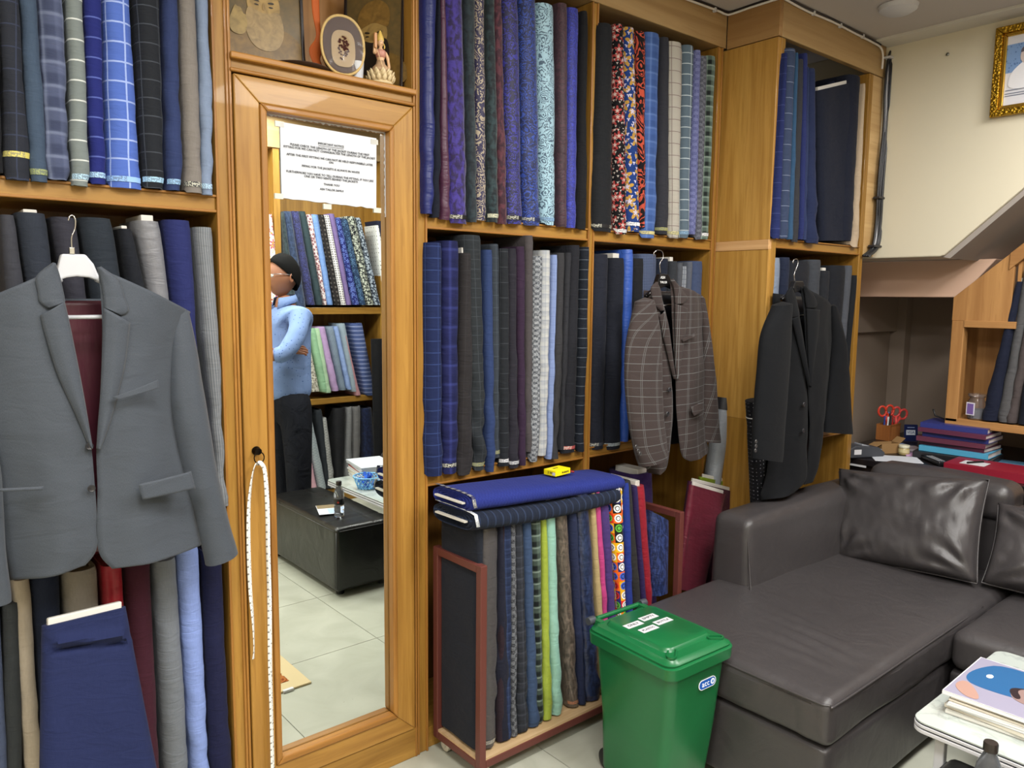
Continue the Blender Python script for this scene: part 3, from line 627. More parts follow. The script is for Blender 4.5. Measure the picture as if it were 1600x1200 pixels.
('plain 1f2228',3.251,3.326,0.905,3.265,3.337,1.611,'c','short black bolt with white core on the lower shelf of the projecting unit'),
('plain 181b22',3.332,3.457,0.905,3.341,3.486,1.637,'','wide black bolt left of the leaning grey one, lower shelf of the projecting unit'),
('plain 4c4f58',3.457,3.494,0.905,3.475,3.535,1.64,'w=.002','leaning grey bolt near the right end of the lower shelf of the projecting unit'),
('plain 15181f',3.495,3.544,0.905,3.54,3.577,1.597,'','narrow black bolt at the right end of the lower shelf of the projecting unit'),
],),
(-0.235,0.19,0.085,0,0.0,'bolts standing in the red metal rack',[
('sheen 4a4649',1.381,1.45,0.09,1.371,1.452,0.791,'w=.004 s=9a9488','brown-grey bolt in the rack beside its left end frame'),
('plain 1a1c30',1.444,1.515,0.09,1.445,1.456,0.8,'w=.005','dark navy bolt in the rack behind the maroon one'),
('plain 2b1c28',1.446,1.476,0.09,1.453,1.465,0.8,'w=.003','blackish maroon bolt in the rack'),
('plaid 26345a 3c4d78 1c2848 .03',1.477,1.502,0.09,1.454,1.498,0.83,'w=.003','narrow blue plaid bolt in the rack near its left end'),
('glen 34363e 787c84 .012',1.502,1.532,0.09,1.49,1.507,0.83,'w=.004','narrow grey check bolt in the rack'),
('plaid 30343f 4b505e 24272f .035',1.533,1.579,0.09,1.499,1.54,0.83,'c w=.006','grey plaid bolt in the rack with a frayed flaring foot'),
('plain 34496e',1.579,1.623,0.09,1.54,1.574,0.83,'w=.004','steel blue bolt in the rack'),
('plaid 56685e 9aaea4 0e1416 .04',1.612,1.646,0.09,1.572,1.622,0.83,'w=.003','green-black buffalo tartan bolt in the rack'),
('sheen 96aa34',1.646,1.689,0.09,1.619,1.64,0.83,'w=.004','lime green bolt in the rack'),
('sheen 84b4a6',1.689,1.732,0.09,1.638,1.682,0.83,'c w=.005','mint green bolt in the rack'),
('moire 4c443c 76685c .05',1.766,1.814,0.09,1.684,1.738,0.83,'c w=.004 s=b87a50','bronze grey satin bolt in the rack'),
('plain 20294a',1.809,1.837,0.09,1.738,1.771,0.83,'c w=.002','dark navy bolt in the rack right of the bronze bolt'),
('moire 1c2748 2e3e6a .04',1.841,1.919,0.09,1.768,1.839,0.84,'c w=.004','wide navy satin bolt in the rack left of the cream bolt'),
('sheen b09a6c',1.922,1.948,0.09,1.839,1.863,0.84,'w=.003','cream gold bolt in the rack'),
('sheen c03a80',1.953,1.982,0.09,1.857,1.885,0.84,'c w=.003','hot pink bolt in the rack'),
('plain 4a3478',1.988,2.029,0.09,1.88,1.931,0.84,'c w=.003','violet bolt in the rack left of the pop-art print'),
('pop f08a20',2.036,2.056,0.09,1.938,2.007,0.85,'','bolt with colourful circle faces print in the rack'),
('plain 1e3390',2.06,2.098,0.09,2.003,2.032,0.84,'w=.003','royal blue bolt in the rack right of the pop-art print'),
('plain 2c2b2c',2.123,2.164,0.09,1.993,2.052,0.843,'','tall charcoal bolt in the rack standing above its neighbours'),
('plain 2c1e54',2.161,2.186,0.09,2.05,2.073,0.821,'','dark violet bolt in the rack between charcoal and red bolts'),
('sheen 9c1428',2.186,2.226,0.09,2.071,2.125,0.815,'c w=.006','bright red satin bolt in the rack'),
],),
(-0.06,0.17,0.0,0,0.0,'bolts standing on the floor behind the rack',[
('plain 36205a',2.41,2.464,0.004,2.26,2.389,0.797,'c','large violet bolt on the floor behind the red satin bolt of the rack'),
],),
(2.93,0.2,1.4,1,0.0,'printed shirting bolts on the opposite shelf',[
('floral f0ece8 d03a60 e8c040 .05',2.084,2.155,1.416,2.062,2.113,2,'',"white bolt with pink flowers at the mirror's left edge"),
('blotch 26343a 3a4a50',2.208,2.281,1.395,2.173,2.189,2.02,'',"dark green speckled bolt first on the opposite wall's upper shelf"),
('blotch 2c3c5c 3c4e74',2.262,2.346,1.377,2.192,2.246,2.028,'',"blue-grey bolt second on the opposite wall's upper shelf seen in the mirror"),
('paisley 20224c 444a98 343a70 .025',2.352,2.403,1.41,2.245,2.3,2.032,'',"navy bolt with violet sprigs on the opposite wall's upper shelf seen in the mirror"),
('plain 34464c',2.411,2.464,1.41,2.299,2.351,2.036,'',"plain green-grey bolt on the opposite wall's upper shelf seen in the mirror"),
('floral e8dcdc a4444c 30304c .025',2.467,2.491,1.41,2.35,2.392,2.018,'',"white bolt with small pink and navy flowers on the opposite wall's upper shelf"),
('check 5080d0 a8c4ee .01 .01 .002',2.489,2.543,1.41,2.382,2.439,2.021,'',"light blue pin-dot bolt on the opposite wall's upper shelf seen in the mirror"),
('dots 2c2828 6c6460 .03 .25',2.55,2.599,1.41,2.433,2.481,2.024,'',"blackish bolt with brown rosettes on the opposite wall's upper shelf seen in the mirror"),
('dots e4e0e0 504848 .016 .3',2.596,2.641,1.41,2.481,2.52,2.023,'',"white bolt with grey motifs on the opposite wall's upper shelf seen in the mirror"),
('plain 7a669c',2.638,2.683,1.41,2.514,2.558,2.035,'',"lilac bolt on the opposite wall's upper shelf seen in the mirror"),
('floral 2c3484 7088dc 1c2460 .03',2.689,2.746,1.41,2.557,2.607,2.012,'',"royal blue floral bolt on the opposite wall's upper shelf seen in the mirror"),
('floral 2c4468 5a80a8 24385a .03',2.746,2.798,1.41,2.601,2.661,2.007,'',"teal blue floral bolt on the opposite wall's upper shelf seen in the mirror"),
('floral 1c2028 b8c0b0 e8e8d8 .025',2.791,2.865,1.41,2.65,2.722,2.028,'',"black bolt with cream leaves on the opposite wall's upper shelf seen in the mirror"),
('floral 20283c c0ccd8 889ab0 .02',2.867,2.919,1.41,2.72,2.762,2.023,'',"navy bolt with dense white leaves last in its bay of the opposite wall's upper shelf"),
],),
(2.93,0.2,1.4,1,0.0,'printed shirting bolts at the far right of the opposite shelf',[
('dots e8e8e4 7c8078 .03 .15',2.948,3.002,1.394,2.879,2.916,1.98,'',"white bolt with tiny leaves at the mirror's right edge on the opposite wall's upper shelf"),
('plain 22243c',3.009,3.063,1.41,2.879,2.933,2.012,'',"dark navy bolt at the mirror's right edge on the opposite wall's upper shelf"),
],),
(2.93,0.2,0.77,1,0.0,'pale shirting bolts on the opposite middle shelf',[
('floral e4e0d0 6c6458 a89c88 .02',2.353,2.429,0.811,2.272,2.336,1.25,'',"cream bolt with small grey flowers on the opposite wall's middle shelf behind the man"),
('plain 90bc94',2.43,2.497,0.805,2.352,2.405,1.25,'',"soft green bolt on the opposite wall's middle shelf seen in the mirror"),
('plain a8c8a4',2.458,2.516,0.795,2.387,2.435,1.25,'',"pale sage bolt on the opposite wall's middle shelf seen in the mirror"),
('plain b494c4',2.518,2.571,0.804,2.41,2.475,1.26,'',"lavender bolt on the opposite wall's middle shelf seen in the mirror"),
('stripe 7c8ca0 98a8bc .006 .001',2.577,2.632,0.805,2.48,2.543,1.26,'',"grey-blue striped bolt on the opposite wall's middle shelf seen in the mirror"),
('plain 88a0d4',2.632,2.673,0.806,2.533,2.572,1.26,'',"light blue bolt on the opposite wall's middle shelf seen in the mirror"),
('plain 94a4b0',2.668,2.719,0.789,2.57,2.634,1.28,'',"pale grey bolt on the opposite wall's middle shelf seen in the mirror"),
('plain b48088',2.698,2.749,0.759,2.618,2.631,1.2,'',"dusty rose bolt on the opposite wall's middle shelf seen in the mirror"),
('stripe 4c5c94 8490bc .03 .008 h',2.782,2.876,0.751,2.669,2.771,1.28,'',"blue and white broad striped bolt on the opposite wall's middle shelf seen in the mirror"),
],),
(2.93,0.2,0.1,1,0.0,'bolts on the opposite bottom shelf',[
('plain d0a0b0',2.348,2.395,0.11,2.25,2.296,0.66,'',"pale pink bolt on the opposite wall's bottom shelf seen in the mirror"),
('glen 98a4ac b4bec4 .01',2.399,2.471,0.11,2.295,2.36,0.66,'',"pale blue-grey bolt on the opposite wall's bottom shelf seen in the mirror"),
('plain 2c3038',2.454,2.513,0.11,2.394,2.441,0.68,'w=.006',"rumpled charcoal bolt on the opposite wall's bottom shelf seen in the mirror"),
('glen 8c8c8c b4b4b4 .01',2.473,2.537,0.11,2.438,2.469,0.62,'w=.003',"light grey tweed bolt on the opposite wall's bottom shelf seen in the mirror"),
('dots 1c1c20 38383c .008 .3',2.525,2.592,0.11,2.535,2.626,0.68,'',"black pin-dot bolt on the opposite wall's bottom shelf seen in the mirror"),
('plain 7c7c7e',2.603,2.668,0.11,2.631,2.676,0.68,'',"mid grey bolt on the opposite wall's bottom shelf seen in the mirror"),
('stripe 6c6a68 88868a .008 .002',2.668,2.735,0.11,2.676,2.749,0.68,'w=.003',"grey striped bolt on the opposite wall's bottom shelf seen in the mirror"),
('blotch 141c40 20305c',2.764,2.885,0.11,2.758,2.843,0.66,'',"dark navy brocade bolt on the opposite wall's bottom shelf seen in the mirror"),
],),
(0.0,0.2,0.92,0,4.0,'bolts leaning in the cupboard under the stairs',[
('plain 1b2138',-0.656,-0.733,0.93,-0.764,-0.789,1.573,'c w=.003','dark navy bolt with white core leaning first in the cupboard under the stairs'),
('plain 5a5a5c',-0.729,-0.786,0.93,-0.788,-0.832,1.629,'w=.003','grey bolt leaning second in the cupboard under the stairs'),
('plain 544c4c',-0.768,-0.811,0.93,-0.827,-0.861,1.572,'w=.003','grey-brown bolt leaning third in the cupboard under the stairs'),
('plain 1c2230',-0.812,-0.872,0.93,-0.857,-0.905,1.628,'w=.003','blue-black bolt leaning last in the cupboard under the stairs'),
],),
]

ix=0
for yp,dep,zs,mi_,xp,g,lst in BAYS:
    for r_ in lst:
        ix+=1; bolt(*r_,yp,dep,zs,mi_,xp,g,ix)
print('objs',len(bpy.data.objects))
# ================= JACKETS =================
def jacketmat(kind):
    n=N('suiting'); uv=n.uv(); U,V,_=n.sep(uv)[:3]
    f=n.noise(n.mapped(uv,(900,260,1)),1,2).outputs[0]; b=n.noise(uv,3,3).outputs[0]
    if kind=='grey': col=n.mix(f,'353a42','4d535c'); r,sh=.62,.1
    if kind=='black': col=n.mix(f,'090a0d','121418'); r,sh=.9,.02
    if kind=='brown':
        base=n.mix(f,'302827','423938')
        def ln(ax,s,o,w): return n.M('LESS_THAN',n.M('MULTIPLY',n.M('ABSOLUTE',n.M('SUBTRACT',n.M('FRACT',n.M('DIVIDE',n.M('ADD',ax,o+20),s)),.5)),s),w)
        k=n.M('MAXIMUM',n.M('MAXIMUM',ln(U,.085,0,.0009),ln(U,.085,.008,.0008)),n.M('MAXIMUM',ln(V,.058,0,.0009),n.M('MULTIPLY',ln(V,.058,.027,.0008),.4)))
        col=n.mix(n.M('MULTIPLY',k,.34),base,'9aa2a4'); r,sh=.8,.05
    n.bump(n.M('ADD',n.M('MULTIPLY',f,.08),n.noise(n.mapped(uv,(9,22,1)),1,3,.8).outputs[0]),.4,.007)
    return n.fin(col,r,sheen=sh,spec=.2)
LINING=N('lining'); LINING.bump(LINING.noise(LINING.mapped(LINING.uv(),(40,8,1)),1,3).outputs[0],.4,.004); LINING=LINING.fin('4e1c2c',.35,sheen=.2)
LBLK=P('101218',.4)
def button(mb,x,y,z,r=.009):
    mb.lathe([(0,0),(r,0),(r,.0015),(r*.82,.003),(r*.6,.002),(0,.002)],(0,0,0),16,MT((x,y,z),rx=PI/2))
    for a,b in ((-1,-1),(1,-1),(-1,1),(1,1)): mb.lathe([(0,0),(r*.12,0),(r*.12,.0022),(0,.0022)],(0,0,0),6,MT((x+a*r*.22,y-.0006,z+b*r*.22),rx=PI/2))
def wire(mb,pts,r=.0016,n=30): mb.tube(curve(pts,n),r,8)
def jacket(label,kind,loc,D,lin_,name='suit_jacket',cat='jacket'):
    m=jacketmat(kind); t=thing(name,label,cat,loc)
    def fold(k,a): return lambda s,tt: a*math.sin(s*9+tt*3+k)*tt
    pn=MB(); ruled(pn,D['LL'],D['LR'],44,18,D.get('bl',.025),.006,1,fold=fold(0,.003)); pn.build('front_panel',[m],t,smooth=True,solid=.0025)
    pn=MB(); ruled(pn,D['RL'],D['RR'],44,18,D.get('br',.025),.006,4,fold=fold(2,.003)); pn.build('front_panel',[m],t,smooth=True,solid=.0025)
    bk=MB(); ruled(bk,D['BL'],D['BR'],24,14,-.015,.004,6); bk.build('lining',[lin_],t,smooth=True,solid=.002)
    bo=MB(); o=.035; ruled(bo,[(x,y+o,z+.004) for x,y,z in D['BL']],[(x,y+o,z+.004) for x,y,z in D['BR']],24,14,-.02,.004,7); bo.build('back_panel',[m],t,smooth=True,solid=.002)
    for k,(a,b) in enumerate((('CLL','CLR'),('CRL','CRR'))):
        q=MB(); ruled(q,D[a],D[b],16,8,.006,.001,k,off=(0,-.004,0)); q.build('collar',[m],t,smooth=True,solid=.004)
    for k,(a,b) in enumerate((('PLL','PLR'),('PRL','PRR'))):
        q=MB(); ruled(q,D[a],D[b],30,8,.009,.0015,k+3,off=(0,-.0035,0)); q.build('lapel',[m],t,smooth=True,solid=.003)
    for k,(a,b) in enumerate((('SLL','SLR'),('SRL','SRR'))):
        q=MB(); sleeve(q,D[a],D[b],40,22,.8,.004,k*7+2,maxd=D.get('md',.05)); c=[sum((Vector(v) for v in q.v[:22]),Vector())/22]
        q.add(q.v[:22]+[tuple(c[0]+Vector((0,0,.012)))],[(j,(j+1)%22,22) for j in range(22)])
        s=q.build('sleeve',[m],t,smooth=True)
        if (('SL','SR')[k]+'B') in D:
            for x,y,z in D[('SL','SR')[k]+'B']: w_=MB(); button(w_,x,y,z,.0075); w_.build('cuff_button',P('3a3838' if kind!='grey' else '3a3c40',.35),s,smooth='auto')
    for x,y,z in D['BT']: w_=MB(); button(w_,x,y,z,.0095 if kind!='grey' else .008); w_.build('button',P('26262a',.3),t,smooth='auto')
    for k,(a,b) in enumerate(D.get('PK',[])):
        q=MB(); ruled(q,a,b,6,14,.003,.0008,k,off=(0,-.006,0)); q.build('pocket_flap',[m],t,smooth=True,solid=.0022)
    return t,m
# --- grey jacket, left foreground ---
F,SD=-.19,-.11
G=dict(
LL=[(0.144,-0.12,1.447),(0.15,-0.12,1.402),(0.154,-0.12,1.338),(0.154,-0.12,1.248),(0.161,-0.12,1.182),(0.178,-0.12,1.106),(0.189,-0.12,1.03),(0.198,-0.12,0.946),(0.206,-0.12,0.881)],
LR=[(0.31,-0.185,1.531),(0.32,-0.185,1.466),(0.332,-0.185,1.374),(0.349,-0.185,1.238),(0.358,-0.185,1.155),(0.361,-0.185,1.071),(0.362,-0.185,0.972),(0.357,-0.185,0.928),(0.336,-0.185,0.901)],
RL=[(0.388,-0.187,1.536),(0.391,-0.187,1.467),(0.389,-0.187,1.372),(0.377,-0.187,1.236),(0.368,-0.187,1.154),(0.367,-0.187,1.071),(0.361,-0.187,0.973),(0.365,-0.187,0.918),(0.387,-0.187,0.883)],
RR=[(0.593,-0.12,1.441),(0.575,-0.12,1.392),(0.558,-0.12,1.318),(0.553,-0.12,1.213),(0.557,-0.12,1.136),(0.574,-0.12,1.049),(0.585,-0.12,0.977),(0.594,-0.12,0.92),(0.6,-0.12,0.877)],
BL=[(0.201,-0.09,1.465),(0.22,-0.09,1.399),(0.223,-0.09,1.265),(0.229,-0.09,1.155),(0.228,-0.09,1.045),(0.229,-0.09,0.946),(0.232,-0.09,0.903)], BR=[(0.553,-0.09,1.466),(0.561,-0.09,1.391),(0.564,-0.09,1.239),(0.571,-0.09,1.114),(0.576,-0.09,0.988),(0.582,-0.09,0.907),(0.59,-0.09,0.881)],
CLL=[(0.306,-0.19,1.542),(0.275,-0.19,1.515),(0.276,-0.19,1.485),(0.278,-0.19,1.465),(0.293,-0.19,1.451)], CLR=[(0.308,-0.19,1.542),(0.315,-0.19,1.518),(0.319,-0.19,1.492),(0.322,-0.19,1.469),(0.322,-0.19,1.465)],
CRL=[(0.386,-0.19,1.536),(0.392,-0.19,1.507),(0.395,-0.19,1.477),(0.395,-0.19,1.456),(0.396,-0.19,1.452)], CRR=[(0.391,-0.19,1.537),(0.424,-0.19,1.51),(0.434,-0.19,1.476),(0.442,-0.19,1.446),(0.426,-0.19,1.436)],
PLL=[(0.278,-0.192,1.438),(0.284,-0.192,1.399),(0.304,-0.192,1.31),(0.334,-0.192,1.224),(0.354,-0.192,1.159)], PLR=[(0.321,-0.192,1.465),(0.327,-0.192,1.427),(0.34,-0.192,1.327),(0.35,-0.192,1.239),(0.358,-0.192,1.156)],
PRL=[(0.394,-0.192,1.452),(0.388,-0.192,1.366),(0.38,-0.192,1.278),(0.372,-0.192,1.207),(0.367,-0.192,1.155)], PRR=[(0.443,-0.192,1.42),(0.43,-0.192,1.333),(0.41,-0.192,1.259),(0.392,-0.192,1.201),(0.372,-0.192,1.152)],
SLL=[(0.141,-0.14,1.445),(0.117,-0.14,1.354),(0.105,-0.14,1.242),(0.109,-0.14,1.127),(0.126,-0.14,0.98),(0.139,-0.14,0.843)], SLR=[(0.167,-0.14,1.434),(0.172,-0.14,1.351),(0.189,-0.14,1.234),(0.2,-0.14,1.114),(0.2,-0.14,0.965),(0.204,-0.14,0.843)],
SRL=[(0.55,-0.125,1.443),(0.54,-0.125,1.334),(0.539,-0.125,1.215),(0.559,-0.125,1.075),(0.583,-0.125,0.962),(0.607,-0.125,0.824)], SRR=[(0.589,-0.12,1.443),(0.607,-0.12,1.338),(0.623,-0.12,1.207),(0.641,-0.12,1.063),(0.663,-0.12,0.947),(0.687,-0.12,0.841)],
BT=[(0.352,-0.2,1.162),(0.352,-0.2,1.071)], PK=[],br=.03,bl=.03)
G['PK']=[([(0.439,-0.213,1.07),(0.447,-0.213,1.035)],[(0.556,-0.197,1.08),(0.564,-0.197,1.039)]),([(0.396,-0.213,1.264),(0.407,-0.213,1.259)],[(0.491,-0.205,1.295),(0.492,-0.205,1.277)])]
t,gm=jacket('large mid-grey two-button suit jacket with maroon lining hanging at the left','grey',G,None) if 0 else jacket('large mid-grey two-button suit jacket with maroon lining hanging at the left','grey',(.3,-.12,.9),G,LINING)
m_=MB(); ruled(m_,[(0.185,-0.2,1.097),(0.184,-0.2,1.091)],[(0.262,-0.212,1.092),(0.261,-0.212,1.085)],2,8,.001,0,off=(0,-.003,0)); m_.build('pocket_welt',[gm],t,smooth=True,solid=.003)
# collar back band behind the neck
t2=thing('coat_hanger','white plastic hanger with metal hook inside the grey jacket','hanger',(.35,-.15,1.5))
m_=MB(); wire(m_,[(0.345,-0.15,1.632),(0.348,-0.15,1.641),(0.354,-0.15,1.643),(0.358,-0.15,1.633),(0.356,-0.15,1.615),(0.349,-0.15,1.596),(0.349,-0.15,1.565)],.0016); m_.build('hook',CHROME,t2,smooth=True)
m_=MB(); o=[(x,z) for x,y,z in [(0.328,-0.15,1.563),(0.373,-0.15,1.564),(0.388,-0.15,1.544),(0.401,-0.15,1.506),(0.379,-0.15,1.515),(0.355,-0.15,1.517),(0.336,-0.15,1.514),(0.32,-0.15,1.508),(0.318,-0.15,1.525)]]
m_.add([(x,-.155,z) for x,z in o]+[(x,-.135,z) for x,z in o],[tuple(range(9)),tuple(range(17,8,-1))]+[(i,(i+1)%9,9+(i+1)%9,9+i) for i in range(9)]); m_.build('neck_block',PLASTW,t2,bevel=.004)
a=[(0.347,-0.15,1.565),(0.351,-0.15,1.565)]; b_=a[0]; m_=MB(); m_.box(b_[0]-.004,-.155,b_[2]-.002,b_[0]+.006,-.145,b_[2]+.012); m_.build('hook_socket',CHROME,t2,bevel=.001)
m_=MB(); A=[(0.324,-0.14,1.516),(0.274,-0.14,1.488),(0.217,-0.14,1.463)]; B=[(0.396,-0.14,1.518),(0.456,-0.14,1.49),(0.521,-0.14,1.461)]

for q_ in (A,B): MB().tube(curve(q_,12),[.012]*13,10,flat=1.6).build('arm',PLASTW,t2,smooth=True)
m_=MB(); m_.tube([(0.258,-0.15,1.431),(0.4,-0.15,1.432),(0.49,-0.15,1.428)],.0045,10); m_.build('trouser_bar',PLASTW,t2,smooth=True)
# --- brown windowpane jacket ---
BR=dict(
LL=[(2.152,-0.14,1.463),(2.169,-0.14,1.403),(2.174,-0.14,1.287),(2.179,-0.14,1.169),(2.183,-0.14,1.073),(2.188,-0.14,0.977),(2.198,-0.14,0.915),(2.21,-0.14,0.872),(2.238,-0.14,0.829)],
LR=[(2.196,-0.19,1.528),(2.218,-0.19,1.427),(2.256,-0.19,1.334),(2.288,-0.19,1.214),(2.308,-0.19,1.117),(2.312,-0.19,0.971),(2.304,-0.19,0.903),(2.288,-0.19,0.846),(2.252,-0.19,0.827)],
RL=[(2.272,-0.192,1.536),(2.289,-0.192,1.427),(2.303,-0.192,1.309),(2.317,-0.192,1.189),(2.331,-0.192,1.067),(2.348,-0.192,0.967),(2.367,-0.192,0.908),(2.392,-0.192,0.872),(2.429,-0.192,0.855)],
RR=[(2.521,-0.14,1.496),(2.544,-0.14,1.399),(2.557,-0.14,1.246),(2.568,-0.14,1.143),(2.579,-0.14,1.039),(2.587,-0.14,0.973),(2.595,-0.14,0.919),(2.602,-0.14,0.879),(2.603,-0.14,0.863)],
BL=[(2.252,-0.12,1.508),(2.25,-0.12,1.402),(2.249,-0.12,1.259),(2.256,-0.12,1.113),(2.255,-0.12,0.967),(2.258,-0.12,0.917)], BR=[(2.507,-0.12,1.504),(2.521,-0.12,1.399),(2.539,-0.12,1.246),(2.556,-0.12,1.09),(2.575,-0.12,0.932),(2.585,-0.12,0.904)],
CLL=[(2.182,-0.195,1.539),(2.155,-0.195,1.521),(2.16,-0.195,1.485),(2.182,-0.195,1.455),(2.212,-0.195,1.437)], CLR=[(2.185,-0.195,1.539),(2.204,-0.195,1.515),(2.217,-0.195,1.478),(2.229,-0.195,1.451),(2.233,-0.195,1.444)],
CRL=[(2.26,-0.195,1.55),(2.28,-0.195,1.52),(2.289,-0.195,1.49),(2.291,-0.195,1.469),(2.295,-0.195,1.462)], CRR=[(2.275,-0.195,1.553),(2.314,-0.195,1.525),(2.349,-0.195,1.498),(2.365,-0.195,1.481),(2.343,-0.195,1.465)],
PLL=[(2.2,-0.197,1.419),(2.221,-0.197,1.358),(2.25,-0.197,1.287),(2.279,-0.197,1.22),(2.296,-0.197,1.186)], PLR=[(2.231,-0.197,1.444),(2.256,-0.197,1.381),(2.274,-0.197,1.31),(2.289,-0.197,1.238),(2.299,-0.197,1.185)],
PRL=[(2.292,-0.197,1.462),(2.296,-0.197,1.38),(2.301,-0.197,1.297),(2.305,-0.197,1.226),(2.311,-0.197,1.185)], PRR=[(2.365,-0.197,1.446),(2.361,-0.197,1.379),(2.347,-0.197,1.296),(2.328,-0.197,1.224),(2.319,-0.197,1.182)],
SLL=[(2.036,-0.24,1.469),(1.995,-0.24,1.365),(1.983,-0.24,1.246),(2.002,-0.24,1.101),(2.041,-0.24,0.962),(2.075,-0.24,0.891)], SLR=[(2.11,-0.24,1.478),(2.161,-0.24,1.361),(2.174,-0.24,1.236),(2.188,-0.24,1.085),(2.213,-0.24,0.965),(2.219,-0.24,0.903)],
SRL=[(2.513,-0.14,1.489),(2.547,-0.14,1.348),(2.559,-0.14,1.221),(2.567,-0.14,1.092),(2.569,-0.14,0.988),(2.57,-0.14,0.909)], SRR=[(2.543,-0.14,1.482),(2.589,-0.14,1.347),(2.619,-0.14,1.218),(2.645,-0.14,1.086),(2.669,-0.14,0.978),(2.689,-0.14,0.893)],
md=.03,SLB=[(2.014,-0.272,0.975),(2.025,-0.272,0.96),(2.035,-0.272,0.948)], BT=[(2.268,-0.206,1.148),(2.261,-0.206,1.058)],br=.02,bl=.02)
BR['PK']=[([(2.385,-0.21,1.074),(2.407,-0.21,1.038)],[(2.477,-0.2,1.09),(2.484,-0.2,1.052)]),([(2.316,-0.21,1.333),(2.324,-0.21,1.323)],[(2.413,-0.2,1.356),(2.417,-0.2,1.344)])]
t,_=jacket('brown windowpane check suit jacket hanging on the lower right shelf','brown',(2.2,-.15,.9),BR,LBLK)
t2=thing('coat_hanger','black branded hanger with chrome hook holding the brown check jacket','hanger',(2.2,-.15,1.5))
m_=MB(); wire(m_,[(2.213,-0.16,1.632),(2.212,-0.16,1.646),(2.233,-0.16,1.656),(2.259,-0.16,1.65),(2.263,-0.16,1.629),(2.246,-0.16,1.608),(2.252,-0.16,1.571)],.0018); m_.build('hook',CHROME,t2,smooth=True)
m_=MB(); o=[(x,z) for x,y,z in [(2.225,-0.17,1.57),(2.269,-0.17,1.571),(2.3,-0.17,1.535),(2.308,-0.17,1.516),(2.264,-0.17,1.527),(2.217,-0.17,1.515),(2.206,-0.17,1.526)]]; k=len(o)
m_.add([(x,-.182,z) for x,z in o]+[(x,-.16,z) for x,z in o],[tuple(range(k)),tuple(range(2*k-1,k-1,-1))]+[(i,(i+1)%k,k+(i+1)%k,k+i) for i in range(k)]); h=m_.build('neck_block',P('101012',.25),t2,bevel=.003)
for s_,p in zip(('ASH','TAILOR'),[(2.237,-0.184,1.557),(2.242,-0.184,1.54)]): text(s_,.014 if s_=='ASH' else .0115,P('e8e8e8',.5),h,MT((p[0],-.1835,p[2]),rx=PI/2))
for q_ in ([(2.229,-0.16,1.52),(2.194,-0.16,1.501),(2.173,-0.16,1.487)],[(2.321,-0.16,1.521),(2.382,-0.16,1.512),(2.438,-0.16,1.503)]): MB().tube(curve(q_,8),.008,8).build('arm',P('101012',.25),t2,smooth=True)
m_=MB(); m_.tube([(2.244,-0.165,1.455),(2.34,-0.165,1.459)],.004,8); m_.build('trouser_bar',P('8c8c8c',.3,metal=1),t2,smooth=True)
